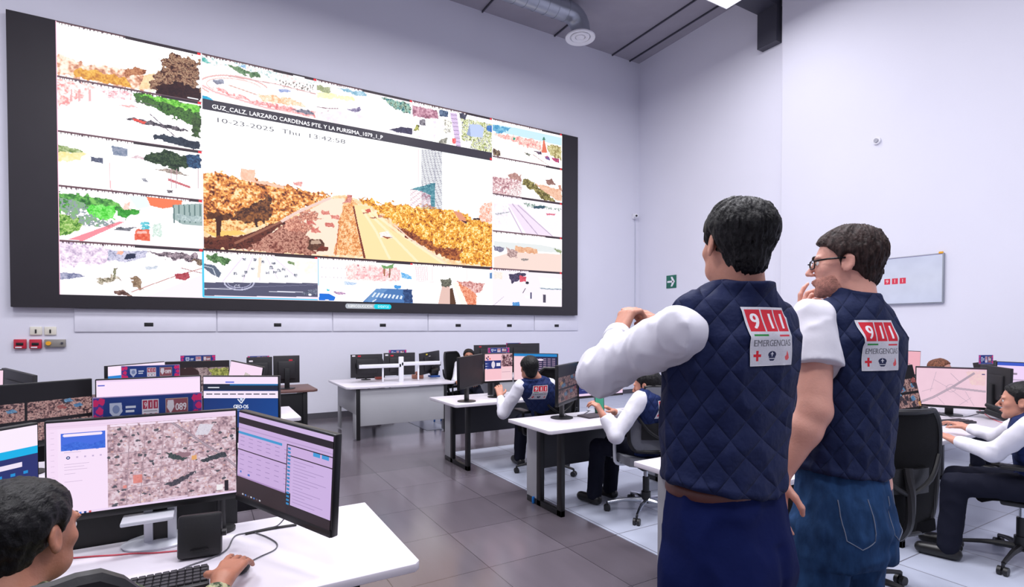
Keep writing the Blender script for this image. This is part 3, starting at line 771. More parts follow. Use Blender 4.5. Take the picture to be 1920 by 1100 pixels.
cv.leaf([(280, 160), (370, 165), (375, 240), (420, 235), (460, 250), (560, 270), (560, 290), (280, 230)], [(240, 180, 150), (250, 205, 180)], 7, 1)
cv.leaf([(615, 242), (670, 242), (675, 275), (620, 270)], [(215, 130, 130), (245, 190, 180)], 3, 2)
cv.leaf([(330, 400), (470, 330), (480, 460), (440, 500), (330, 510), (200, 470)], [(50, 25, 20), (110, 65, 40), (160, 100, 50)], 6, 5)
cv.leaf([(60, 430), (240, 460), (200, 490), (60, 480)], [(60, 28, 18), (120, 70, 35)], 6, 4)
cv.poly([(118, 470), (160, 470), (145, 610), (125, 610)], (70, 35, 25)); cv.poly([(365, 480), (385, 480), (390, 535), (375, 535)], (60, 30, 25)); cv.poly([(425, 480), (435, 480), (434, 515), (427, 515)], (60, 30, 25))
cv.leaf([(40, 600), (200, 590), (230, 620), (60, 625)], [(90, 45, 30), (130, 70, 45)], 6, 3)
cv.line([(540, 500), (640, 440), (860, 345)], 5, (235, 205, 195)); cv.line([(240, 640), (540, 500)], 4, (150, 95, 75))
cv.leaf([(960, 340), (990, 340), (1060, 420), (1075, 600), (1080, 720), (880, 710), (910, 520), (935, 400)], [(190, 110, 60), (225, 145, 80), (250, 190, 130), (255, 220, 180)], 4, 3)
cv.poly([(1000, 400), (1010, 400), (1030, 500), (1100, 735), (1070, 735)], (120, 50, 35))
cv.poly([(1010, 390), (1100, 400), (1260, 560), (1680, 800), (1100, 800), (1030, 500)], (255, 222, 165))
for k in range(3): cv.line([(1060 + 20 * k, 420), (1150 + 95 * k, 560 + 20 * k), (1240 + 180 * k, 740 + 20 * k)], 5, (255, 236, 200), 0.8)
cv.leaf([(1080, 420), (1110, 415), (1120, 440), (1090, 440)], [(190, 70, 50), (220, 110, 90)], 3, 1)
for (x, y) in ((1110, 470), (1160, 460), (1060, 440)): cv.leaf([(x, y), (x + 40, y + 4), (x + 45, y + 12), (x + 5, y + 8)], [(150, 80, 60), (220, 160, 140)], 3, 2)
cv.leaf([(960, 330), (1000, 330), (990, 380), (940, 380)], [(180, 90, 80), (230, 160, 150)], 4, 3)
for (x, y) in ((800, 430), (860, 455), (825, 505), (735, 540), (700, 490)): cv.leaf([(x, y), (x + 45, y), (x + 60, y + 30), (x, y + 26)], [(190, 90, 80), (235, 160, 145)], 4, 2)
cv.leaf([(720, 615), (790, 610), (820, 640), (815, 690), (710, 680)], [(70, 40, 28), (110, 70, 50)], 5, 1); cv.poly([(735, 622), (785, 618), (800, 642), (728, 645)], (190, 160, 140)); cv.leaf([(800, 655), (850, 660), (840, 690), (760, 690)], [(90, 35, 25), (130, 60, 40)], 4, 2)
cv.line([(912, 520), (890, 720)], 1.4, (190, 90, 60))
view(640, 270, 3.436)
cv.leaf([(245, 570), (300, 560), (330, 605), (250, 600)], [(245, 225, 215), (255, 250, 245)], 3, 1); cv.leaf([(255, 592), (330, 600), (300, 612)], [(120, 50, 30), (170, 90, 60)], 3, 1)
cv.leaf([(110, 360), (200, 350), (240, 380), (320, 375), (440, 400), (560, 400), (650, 425), (760, 430), (850, 480), (920, 475), (990, 440), (990, 800), (760, 760), (600, 690), (430, 590), (300, 480)], OR2, 6, 5)
cv.leaf([(340, 520), (440, 560), (620, 660), (780, 680), (760, 760), (640, 720), (420, 600)], [(90, 35, 25), (150, 80, 45), (200, 120, 60)], 5, 4)
cv.leaf([(880, 420), (960, 370), (990, 370), (990, 520), (900, 500)], [(235, 140, 110), (250, 195, 175), (255, 240, 235)], 4, 4)
cv.poly([(720, 430), (770, 440), (800, 480), (800, 515), (760, 490)], (225, 150, 120)); cv.poly([(845, 478), (890, 476), (895, 488), (850, 488)], (60, 35, 40)); cv.poly([(770, 490), (810, 500), (805, 515)], (70, 40, 45))
cv.line([(340, 520), (430, 600), (680, 770)], 2.5, (250, 215, 195))
# tower
for k in range(40):
    y = 38 + k * 9.6
    if y > 415: break
    cv.poly([(515, y), (648, y + 3), (648, y + 7), (515, y + 4)], (105, 95, 115), 0.9)
cv.line([(497, 30), (497, 270)], 1.0, (245, 200, 200)); cv.poly([(600, 60), (604, 60), (604, 410), (600, 410)], (160, 160, 175), 0.6)
for k in range(13): cv.poly([(443, 292 + k * 8.6), (600, 300 + k * 8.6), (600, 304 + k * 8.6), (443, 296 + k * 8.6)], (200, 150, 165), 0.9)
cv.leaf([(445, 290), (603, 248), (603, 405), (575, 400), (575, 330), (520, 305)], [(45, 105, 125), (80, 140, 155), (120, 170, 180)], 3, 1)
# bottom row
tile(1, 4, 2, 5); view(370, 270, 3.436)
cv.rect(30, 680, 790, 1010, (253, 248, 250))
cv.leaf([(50, 715), (130, 700), (215, 745), (190, 775), (60, 750)], [(40, 70, 40), (80, 120, 70), (120, 160, 110)], 4, 4)
cv.poly([(45, 770), (110, 780), (155, 830), (140, 860), (95, 840), (45, 800)], (95, 105, 125)); cv.line([(45, 785), (100, 800), (120, 850)], 1, (220, 225, 235))
for (a, b, c_, d) in ((300, 720, 160, 890), (360, 720, 290, 890), (400, 720, 400, 880), (440, 720, 520, 870), (480, 720, 640, 860)): cv.line([(a, b), (c_, d)], 2, (225, 210, 235), 0.8)
random.seed(5)
for (x, y) in [(235, 835), (300, 825), (345, 805), (285, 850), (360, 745), (290, 745), (410, 760), (465, 795), (480, 765), (440, 830), (490, 825), (515, 815), (545, 808), (560, 850), (620, 845), (600, 765)]:
    cv.leaf([(x, y - 8), (x + 22, y - 8), (x + 24, y + 8), (x, y + 8)], [(50, 60, 80), (150, 150, 165), (235, 235, 240)], 2, 1)
cv.poly([(395, 730), (415, 730), (405, 860), (385, 860)], (245, 225, 205)); cv.leaf([(560, 750), (770, 760), (770, 830), (700, 840)], [(245, 240, 225), (255, 250, 245)], 8, 3)
cv.leaf([(585, 755), (625, 760), (625, 785), (590, 775)], [(90, 120, 70), (150, 170, 130)], 3, 2)
cv.poly([(40, 890), (775, 895), (775, 1000), (40, 985)], (85, 85, 110)); cv.line([(40, 930), (775, 905)], 1, (120, 120, 145)); cv.poly([(40, 928), (240, 932), (240, 937), (40, 933)], (225, 225, 240)); cv.line([(460, 950), (680, 953)], 1.6, (230, 230, 245)); cv.poly([(40, 975), (775, 985), (775, 1010), (40, 1000)], (240, 225, 240))
ring(270, 890, 95, 48, (190, 190, 215), 2.4, 0, PI); ring(270, 890, 75, 36, (170, 170, 200), 1.4, 0, PI)
cv.text('OS', 238, 925, 20, (205, 205, 225), raw=False)
cv.leaf([(665, 965), (715, 940), (765, 930), (775, 930), (775, 972), (700, 975)], [(50, 55, 75), (130, 135, 155)], 3, 1); cv.ell(725, 970, 12, 7, (235, 235, 245))
cv.clip = None
cv.line([(192.5, 333), (192.5, 414), (382, 414), (382, 334), (193, 334)], 2.6, (70, 200, 235), raw=True)
tile(2, 4, 3, 5)
cv.rect(780, 740, 1500, 1050, (254, 248, 250))
cv.poly([(784, 960), (850, 965), (890, 985), (880, 1010), (784, 1005)], (20, 110, 215)); cv.ell(835, 1008, 14, 9, (230, 230, 240)); cv.leaf([(830, 935), (855, 935), (850, 945), (835, 945)], [(60, 190, 210), (90, 200, 220)], 3, 1)
cv.leaf([(870, 950), (950, 955), (960, 970), (890, 965)], [(120, 90, 140), (230, 190, 215)], 2, 1); cv.leaf([(945, 885), (1030, 895), (1000, 910), (950, 905)], [(150, 180, 220), (230, 238, 250)], 3, 1)
cv.leaf([(950, 770), (1150, 780), (1150, 880), (960, 870)], [(235, 175, 175), (252, 225, 222), (255, 245, 243)], 5, 2)
for (x, y) in ((1030, 775), (1070, 790), (1030, 840), (1075, 845)): cv.poly([(x, y), (x + 12, y), (x + 10, y + 30), (x, y + 28)], (195, 120, 130))
for k in range(7): cv.rect(800 + 25 * k, 790 + k, 806 + 25 * k, 800 + k, (215, 205, 215)); cv.rect(800 + 25 * k, 850 + k, 806 + 25 * k, 860 + k, (220, 210, 220))
view(640, 270, 3.436)
cv.leaf([(90, 790), (380, 800), (380, 880), (230, 880), (90, 870)], [(230, 160, 165), (250, 210, 210), (255, 240, 238)], 4, 3)
cv.poly([(270, 790), (282, 790), (282, 850), (272, 850)], (170, 110, 80)); cv.poly([(308, 800), (318, 800), (314, 860), (304, 860)], (150, 100, 80)); cv.leaf([(265, 780), (340, 775), (330, 800), (270, 800)], [(90, 140, 80), (140, 180, 120)], 3, 3)
cv.poly([(225, 930), (440, 935), (465, 1025), (140, 1015)], (75, 120, 180)); cv.leaf([(150, 1012), (225, 930), (300, 935), (200, 1020)], [(95, 140, 195), (110, 150, 200)], 6, 0)
for k in range(8): cv.poly([(215 + k * 24, 955 + k * 3), (227 + k * 24, 957 + k * 3), (205 + k * 26, 985 + k * 2), (193 + k * 26, 983 + k * 2)], (225, 235, 250))
cv.line([(200, 1015), (225, 1000)], 2, (225, 235, 250)); cv.leaf([(340, 910), (385, 910), (380, 932), (345, 932)], [(40, 130, 210), (90, 165, 225)], 3, 1); cv.leaf([(385, 820), (460, 850), (450, 870), (390, 865)], [(70, 160, 225), (170, 210, 240)], 3, 2); cv.leaf([(395, 940), (450, 935), (462, 1020), (405, 1020)], [(30, 50, 95), (60, 90, 140)], 4, 2)
tile(3, 4, 4, 5)
cv.rect(460, 770, 990, 1060, (255, 251, 251))
for k in range(10): cv.line([(478 + k * 8, 785), (484 + k * 8, 880)], 1.0, (210, 150, 165), 0.8)
for k in range(7): cv.line([(475, 795 + 13 * k), (556, 797 + 13 * k)], 0.8, (240, 215, 220))
cv.line([(585, 790), (585, 880)], 1, (225, 190, 195)); cv.line([(470, 885), (640, 888)], 1, (225, 200, 205)); cv.line([(808, 800), (808, 1000)], 1.2, (230, 200, 200)); cv.line([(628, 800), (628, 880)], 1, (200, 200, 205))
cv.poly([(650, 905), (700, 900), (700, 1040), (620, 1040)], (225, 190, 180)); cv.leaf([(635, 870), (700, 865), (715, 910), (690, 925), (645, 910)], [(75, 75, 65), (130, 130, 115)], 4, 3)
cv.poly([(700, 930), (716, 925), (740, 1035), (700, 1035)], (90, 60, 40)); cv.poly([(712, 890), (745, 890), (830, 1040), (770, 1035)], (255, 240, 232)); cv.leaf([(745, 890), (800, 885), (890, 1000), (860, 1045), (820, 1040)], [(200, 95, 60), (230, 140, 105), (245, 180, 150)], 4, 2)
cv.leaf([(730, 880), (930, 895), (930, 940), (860, 960), (780, 910)], [(150, 80, 75), (215, 150, 145), (245, 215, 210)], 4, 3)
cv.ell(945, 935, 34, 45, (255, 255, 255)); cv.poly([(870, 985), (980, 960), (980, 1040), (870, 1040)], (255, 252, 254)); cv.rect(955, 828, 978, 866, (95, 135, 185))
cv.clip = None
# captions strips, seams and red markers
def bar(x0, x1, y, full=False, txt=None, th=6.5, tw=0.42):
    r = (x1 - x0)
    if full: cv.poly([(x0, y), (x1, y), (x1, y + th), (x0, y + th)], (52, 48, 60), raw=True)
    else:
        cv.poly([(x0 + r * tw, y), (x1, y), (x1, y + 4), (x0 + r * tw, y + 4)], (60, 50, 58), raw=True)
        cv.poly([(x0, y), (x0 + r * tw, y), (x0 + r * tw, y + 1.6), (x0, y + 1.6)], (110, 80, 88), raw=True)
        random.seed(int(x0 * 7 + y))
        x = x0 + 4
        while x < x0 + r * tw:
            wd = random.choice([1, 1.5, 2.5]); cv.poly([(x, y + 1.5), (x + wd, y + 1.5), (x + wd, y + 1.5 + random.choice([1.5, 2.5, 4])), (x, y + 4)], (70, 50, 60), 0.75, raw=True); x += wd + random.choice([1.5, 2.5, 4])
    cv.poly([(x1 - 6, y), (x1 - 1, y), (x1 - 1, y + 4.5), (x1 - 6, y + 4.5)], (226, 50, 62), raw=True)
for r_ in range(5):
    bar(CX[0], CX[1], RY[r_], tw=[0.45, 0.7, 0.5, 0.9, 0.5][r_]); bar(CX[4], CX[5], RY[r_], tw=[0.7, 0.75, 0.4, 0.75, 0.5][r_])
for c_ in (1, 2, 3): bar(CX[c_], CX[c_ + 1], RY[0], tw=[0.6, 0.45, 0.65][c_ - 1]); bar(CX[c_], CX[c_ + 1], RY[4], tw=0.6)
cv.poly([(193, 76), (758, 76), (758, 94), (193, 94)], (58, 54, 66), raw=True); cv.poly([(752, 88), (757, 88), (757, 93), (752, 93)], (226, 50, 62), raw=True)
cv.line([(193, 0), (193, 333)], 1.4, (240, 235, 240), raw=True); cv.line([(758, 0), (758, 416)], 1.2, (245, 240, 245), raw=True)
for c_ in (2, 3): cv.line([(CX[c_], 0), (CX[c_], 76)], 1, (225, 215, 225), raw=True); cv.line([(CX[c_], 333), (CX[c_], 416)], 1, (225, 215, 225), raw=True)
for (a, b) in ((0, 193), (758, 950)):
    for k in (1, 2, 3, 4): cv.line([(a, RY[k]), (b, RY[k])], 1, (120, 95, 105), raw=True)
cv.line([(193, 332.5), (758, 332.5)], 2.4, (58, 40, 46), raw=True)
for (x, y, wd) in ((172, 3.5 + 79, 16), (340, 6, 20)): cv.poly([(x, y - 4), (x + wd, y - 4), (x + wd, y - 2), (x, y - 2)], (240, 240, 245), raw=True)
cv.line([(0, 0), (0, 416)], 2, (250, 190, 215), raw=True)
M_led = attr_mat('led_picture', 1.12)
def on_wall(x0, x1, z0, z1, dy): return [(x0, LY - dy, z1), (x1, LY - dy, z1), (x1, LY - dy, z0), (x0, LY - dy, z0)]
o = pic_mesh('picture', cv, on_wall(cX0, cX1, cZ0, cZ1, 0.004), M_led, t, hdr=0.45)
o.location = (-t.location.x, -t.location.y, -t.location.z)
SX = (cX1 - cX0) / W_; SZ = (cZ1 - cZ0) / H_
M_ink = attr_mat('caption_ink_off', 0) if False else mat('grey_caption', (90, 90, 98), 0.6)
M_inkw = bpy.data.materials.new('white_caption'); M_inkw.use_nodes = True
_p = M_inkw.node_tree.nodes['Principled BSDF']; _p.inputs['Emission Color'].default_value = (1, 1, 1, 1); _p.inputs['Emission Strength'].default_value = 1.0; M_inkw.cycles.emission_sampling = 'NONE'
tl = tuple(t.location)
text_mesh('street_caption', 'GUZ_CALZ. LARZARO CARDENAS PTE. Y LA PURISIMA_1079_1_P', cX0 + 208 * SX, cZ1 - 90 * SZ, 300 * SX, 7.2 * SZ, LY - .007, M_inkw, t, tl)
text_mesh('date_caption', '10-23-2025  Thu  13:42:58', cX0 + 212 * SX, cZ1 - 112 * SZ, 222 * SX, 8.0 * SZ, LY - .007, M_ink, t, tl)
cb = Cv(170, 18, (52, 48, 54))
def pill(c, x0, x1, y0, y1, col):
    r = (y1 - y0) / 2; c.ell(x0 + r, y0 + r, r, r, col, raw=True); c.ell(x1 - r, y0 + r, r, r, col, raw=True); c.rect(x0 + r, y0, x1 - r, y1, col, raw=True)
pill(cb, 1, 169, 1, 17, (175, 180, 190)); pill(cb, 104, 169, 1, 17, (0, 205, 225)); cb.rect(95, 1, 112, 17, (175, 180, 190), raw=True); pill(cb, 104, 169, 1, 17, (0, 205, 225))
cb.text('REPRODUCCIÓN', 10, 13, 8, (250, 250, 250), wid=88); cb.text('EVENTOS', 118, 13, 8, (220, 250, 250), wid=42)
p0 = atY(647, 573, LY); p1 = atY(734, 573, LY)
o = pic_mesh('caption_button', cb, on_wall(p0[0], p1[0], p0[2] - 0.05, p0[2] + 0.045, 0.004), M_led, t)
o.location = (-t.location.x, -t.location.y, -t.location.z)

# ---- access panels below the wall
M_panel = mat('panel_white', (230, 230, 242), 0.6)
edges = [(-1.51, 0.20, [-0.66]), (0.205, 1.915, [1.06]), (1.92, 3.625, [2.78]), (3.63, 5.965, [4.24, 5.37]), (5.97, 7.1, [6.53])]
names = ['leftmost', 'second from left, one slot,', 'third from left, one slot,', 'fourth from left, two slots,', 'rightmost']
for (x0, x1, hs), nm in zip(edges, names):
    tt = thing('access_panel', nm + ' white wall access panel under the video wall', 'panel', ((x0 + x1) / 2, WY, 1.47), group='access panels under the video wall')
    MB().b2(x0 - tt.location.x + 0.006, x1 - tt.location.x - 0.006, -0.020, -0.006, 0.0, 0.32, 0.003).build('cover', M_panel, tt)
    for h in hs: MB().b2(h - tt.location.x - 0.055, h - tt.location.x + 0.055, -0.024, -0.012, 0.075, 0.13, 0.003).build('handle', M_black, tt)

# ---- switches and alarm boxes left of the desks
M_red = mat('alarm_red', (190, 40, 62), 0.4); M_cream = mat('cream_plastic', (226, 222, 208), 0.5); M_yellow = mat('yellow_plastic', (236, 170, 40), 0.4)
for px, nm in (((68, 620), 'cream wall switch, left one of two above the red alarm boxes'), ((95, 620), 'cream wall switch, right one of two above the grey box')):
    p = atY(px[0], px[1], WY); tt = thing('light_switch', nm, 'switch', p, group='cream wall switches')
    MB().b2(-0.062, 0.062, -0.022, 0, -0.055, 0.055, 0.006).build('plate', M_cream, tt); MB().b2(-0.008, 0.008, -0.034, -0.018, -0.03, 0.02, 0.003).build('toggle', M_black, tt)
for px, nm in (((39, 644.5), 'red alarm pull box at the far left of the wall'), ((68, 644.5), 'red alarm pull box directly below the left cream switch')):
    p = atY(px[0], px[1], WY); tt = thing('alarm_box', nm, 'alarm box', p, group='red alarm boxes')
    MB().b2(-0.062, 0.062, -0.05, 0, -0.062, 0.062, 0.008).build('body', M_red, tt)
    MB().b2(-0.036, 0.036, -0.058, -0.045, -0.018, 0.018, 0.003).build('handle', M_black, tt); MB().b2(-0.045, 0.02, -0.055, -0.045, -0.052, -0.036, 0.001).build('label_plate', M_white, tt)
p = atY(104.5, 643, WY); tt = thing('control_box', 'grey wall control box with a round yellow button', 'control box', p)
MB().b2(-0.11, 0.11, -0.05, 0, -0.052, 0.052, 0.006).build('body', mat('control_grey', (150, 146, 140), 0.4, 0.3), tt)
MB().cyl((-0.065, -0.05, 0), (-0.065, -0.07, 0), 0.028).build('yellow_button', M_yellow, tt); MB().cyl((0.075, -0.05, 0), (0.075, -0.062, 0), 0.014).build('key_switch', M_steel, tt)

# ---- corner camera with conduit, exit sign, wall sensor, wall TV
p = atY(1193, 405, WY - 0.08); tt = thing('security_camera', 'small white security camera high in the room corner', 'camera', (p[0], WY, p[2]))
MB().box((0, -0.03, 0), (0.12, 0.06, 0.12), 0.015).build('mount', M_white, tt); MB().sph((-0.02, -0.09, 0.0), 0.055, 20).build('dome', M_white, tt); MB().sph((-0.045, -0.135, -0.005), 0.024, 14).build('lens', M_black2, tt)
MB().tube([(0.03, -0.015, -0.06), (0.035, -0.015, -0.7), (0.035, -0.015, -3.2)], 0.009, n=8, smooth=1).build('conduit', mat('conduit_grey', (196, 198, 212), 0.5), tt)
a = atX(1250, 517, WX); b = atX(1268.5, 539, WX)
yc, zc = (a[1] + b[1]) / 2, (a[2] + b[2]) / 2
tt = thing('exit_sign', 'square green wall sign with a white arrow pointing right', 'sign', (WX, yc, zc - 0.14))
MB().b2(-0.012, 0, -0.14, 0.14, 0, 0.28, 0.002).build('board', mat('sign_green', (20, 104, 84), 0.4), tt)
m = MB()
for sgn in (1, -1): m.prism([(-0.012, sgn * 0.105), (0.035, sgn * 0.105), (0.105, 0), (0.035 + 0.0, 0), ], 0, 0.003)
m.prism([(-0.11, -0.02), (0.06, -0.02), (0.06, 0.02), (-0.11, 0.02)], 0, 0.003)
# arrow drawn in (right, up) then stood on the wall: right is -Y
m.build('arrow', M_white, tt, M=Matrix(((0, 0, -1, -0.0125), (-1, 0, 0, 0), (0, 1, 0, 0.14), (0, 0, 0, 1))))
p = atX(1645, 264, WX - 0.14); tt = thing('wall_sensor', 'small round white sensor high on the bare right wall', 'sensor', p)
MB().cyl((0, 0, 0), (-0.03, 0, 0), 0.055).build('base', M_white, tt); MB().cyl((-0.03, 0, 0), (-0.05, 0, 0), 0.03).build('eye', mat('sensor_grey', (170, 170, 180), 0.3), tt)
TX = WX - 0.14 - 0.07
q = [atX(1768, 473, TX), atX(1770, 567, TX), atX(1640, 482, TX)]
y0 = q[0][1]; y1 = y0 + (q[0][2] - q[1][2]) * 16 / 9; z1 = q[0][2]; z0 = q[1][2]
tt = thing('wall_television', 'flat wall television with a pale screen showing small red 911 tiles', 'television', (WX - 0.14, (y0 + y1) / 2, z0))
hh = z1 - z0; hw = (y1 - y0) / 2
MB().b2(0.02, 0.07, -hw, hw, 0, hh, 0.006).build('casing', mat('tv_edge', (150, 155, 165), 0.4), tt).location = (-0.07 - 0.02 + 0.02, 0, 0)
MB().b2(-0.005, 0.0, -0.2, 0.2, 0.1, hh - 0.1).build('wall_mount', M_black, tt)
ct = Cv(320, 180, (212, 216, 240))
X_, Y_ = np.meshgrid(np.arange(320), np.arange(180)); ct.a -= (np.abs(Y_ - 90) / 90 * 10)[..., None] * np.array([0.5, 0.4, 0]); ct.noise(6, 40)
for k, ch in enumerate('911'):
    x = 128 + k * 27; ct.rect(x, 80, x + 21, 103, (218, 60, 85), raw=True); ct.text(ch, x + 5, 98, 14, (240, 225, 235))
ct.rect(0, 0, 320, 2, (120, 110, 160), raw=True)
# seen from the room, the picture's left is at larger y
pic_mesh('picture', ct, [(-0.052, hw - 0.012, hh - 0.012), (-0.052, -hw + 0.012, hh - 0.012), (-0.052, -hw + 0.012, 0.012), (-0.052, hw - 0.012, 0.012)], attr_mat('tv_picture', 0.95), tt)
MB().box((-0.045, -hw + 0.03, hh + 0.004), (0.03, 0.05, 0.03), 0.006).build('yellow_tag', M_yellow, tt)
# ================================================================ SOFT BODIES (distance fields -> one mesh)
def smin(a, b, k):
    h = np.clip(0.5 + 0.5 * (b - a) / k, 0, 1)
    return b * (1 - h) + a * h - k * h * (1 - h)
def smax(a, b, k): return -smin(-a, -b, k)
def cap(P, a, b, ra, rb):
    a = np.asarray(a, float); b = np.asarray(b, float); ab = b - a
    t = np.clip(((P - a) @ ab) / (ab @ ab + 1e-12), 0, 1)
    return np.linalg.norm(P - a - t[:, None] * ab, axis=1) - (ra + (rb - ra) * t)
def ell(P, c, r, R=None):
    q = P - np.asarray(c, float)
    if R is not None: q = q @ R          # columns of R are the ellipsoid axes
    r = np.asarray(r, float); k0 = np.linalg.norm(q / r, axis=1); k1 = np.linalg.norm(q / (r * r), axis=1)
    return k0 * (k0 - 1) / (k1 + 1e-9)
def unit(v):
    v = np.asarray(v, float); return v / (np.linalg.norm(v) + 1e-12)
def frame(fwd, up=(0, 0, 1)):
    f_ = unit(fwd); r_ = unit(np.cross(f_, up)); u_ = np.cross(r_, f_)
    return np.stack([r_, f_, u_], 1)

def surf(fn, lo, hi, res, K=8):
    """sparse sampling of fn, then surface nets; returns verts, quads"""
    lo = np.asarray(lo, float); hi = np.asarray(hi, float)
    nb = np.maximum(1, np.ceil((hi - lo) / (res * K)).astype(int)); n = nb * K + 1
    V = np.full(n, 1.0, np.float32)
    bi = np.stack(np.meshgrid(*[np.arange(k) for k in nb], indexing='ij'), -1).reshape(-1, 3)
    cen = lo + (bi + 0.5) * K * res
    d = fn(cen)
    half = K * res * 0.87 * 1.7 + 0.012
    near = np.abs(d) < half
    for b, dd in zip(bi[~near], d[~near]):
        if dd < 0: V[b[0] * K:(b[0] + 1) * K + 1, b[1] * K:(b[1] + 1) * K + 1, b[2] * K:(b[2] + 1) * K + 1] = -1
    g = np.stack(np.meshgrid(*[np.arange(K + 1)] * 3, indexing='ij'), -1).reshape(-1, 3)
    nbk = bi[near]
    for s_ in range(0, len(nbk), 400):
        bb = nbk[s_:s_ + 400]
        idx = (bb[:, None, :] * K + g[None]).reshape(-1, 3)
        V[idx[:, 0], idx[:, 1], idx[:, 2]] = fn(lo + idx * res)
    sg = V < 0
    c = sg[:-1, :-1, :-1]; cnt = np.zeros(c.shape, np.int8)
    for dx in (0, 1):
        for dy in (0, 1):
            for dz_ in (0, 1): cnt += sg[dx:n[0] - 1 + dx, dy:n[1] - 1 + dy, dz_:n[2] - 1 + dz_]
    cells = np.argwhere((cnt > 0) & (cnt < 8))
    ids = -np.ones(c.shape, np.int64); ids[cells[:, 0], cells[:, 1], cells[:, 2]] = np.arange(len(cells))
    acc = np.zeros((len(cells), 3)); num = np.zeros(len(cells))
    cor = [(0, 0, 0), (1, 0, 0), (0, 1, 0), (1, 1, 0), (0, 0, 1), (1, 0, 1), (0, 1, 1), (1, 1, 1)]
    for i in range(8):
        for j in range(i + 1, 8):
            df = np.abs(np.subtract(cor[i], cor[j])).sum()
            if df != 1: continue
            A = cells + cor[i]; B = cells + cor[j]
            va = V[A[:, 0], A[:, 1], A[:, 2]]; vb = V[B[:, 0], B[:, 1], B[:, 2]]
            m = (va < 0) != (vb < 0); t = np.where(m, va / (va - vb + 1e-12), 0)
            pt = np.array(cor[i]) + t[:, None] * (np.array(cor[j]) - np.array(cor[i]))
            acc += pt * m[:, None]; num += m
    vert = lo + (cells + acc / num[:, None]) * res
    quads = []
    for ax in range(3):
        o1, o2 = [(1, 2), (2, 0), (0, 1)][ax]
        sl0 = [slice(None)] * 3; sl1 = [slice(None)] * 3; sl0[ax] = slice(0, -1); sl1[ax] = slice(1, None)
        A = sg[tuple(sl0)]; B = sg[tuple(sl1)]
        e = np.argwhere(A != B)
        e = e[(e[:, o1] > 0) & (e[:, o2] > 0) & (e[:, o1] < n[o1] - 1) & (e[:, o2] < n[o2] - 1)]
        fl = A[e[:, 0], e[:, 1], e[:, 2]]
        def cid(d1, d2):
            q = e.copy(); q[:, o1] -= d1; q[:, o2] -= d2
            return ids[q[:, 0], q[:, 1], q[:, 2]]
        Q = np.stack([cid(1, 1), cid(0, 1), cid(0, 0), cid(1, 0)], 1)
        Q[~fl] = Q[~fl][:, ::-1]
        quads.append(Q)
    Q = np.concatenate(quads); Q = Q[(Q >= 0).all(1)]
    return vert, Q

def raw_mesh(name, v, q, m, parent=None, smooth_it=0):
    me = bpy.data.meshes.new(name)
    if smooth_it:
        E_ = np.unique(np.sort(np.concatenate([q[:, [0, 1]], q[:, [1, 2]], q[:, [2, 3]], q[:, [3, 0]]]), 1), axis=0)
        for _ in range(smooth_it):
            s_ = np.zeros_like(v); c_ = np.zeros(len(v))
            for k in range(3): s_[:, k] = np.bincount(E_[:, 0], v[E_[:, 1], k], len(v)) + np.bincount(E_[:, 1], v[E_[:, 0], k], len(v))
            c_ = np.bincount(E_[:, 0], minlength=len(v)) + np.bincount(E_[:, 1], minlength=len(v))
            v = v * 0.5 + 0.5 * s_ / np.maximum(c_, 1)[:, None]
    me.vertices.add(len(v)); me.vertices.foreach_set('co', v.reshape(-1).astype(np.float32))
    me.loops.add(len(q) * 4); me.loops.foreach_set('vertex_index', q.reshape(-1).astype(np.int32))
    me.polygons.add(len(q)); me.polygons.foreach_set('loop_start', np.arange(0, len(q) * 4, 4, dtype=np.int32))
    try: me.polygons.foreach_set('loop_total', np.full(len(q), 4, np.int32))
    except Exception: pass
    me.update(calc_edges=True); me.shade_smooth()
    me.materials.append(m)
    o = bpy.data.objects.new(name, me); COL.objects.link(o)
    if parent is not None: o.parent = parent
    return o

class Fig:
    """a person. All joints are in the level frame (lateral, depth, z); the root stands on the floor."""
    def __init__(s, label, lc, dc, group=None):
        s.o = np.array([lc, dc, 0.0]); wv = l2w(s.o)
        s.t = thing('person', label, 'person', tuple(wv), -YAW, group)
    def part(s, name, fn, lo, hi, res, m, sm=1, parent=None):
        v, q = surf(fn, lo, hi, res)
        return raw_mesh(name, v - s.o, q, m, parent or s.t, sm)

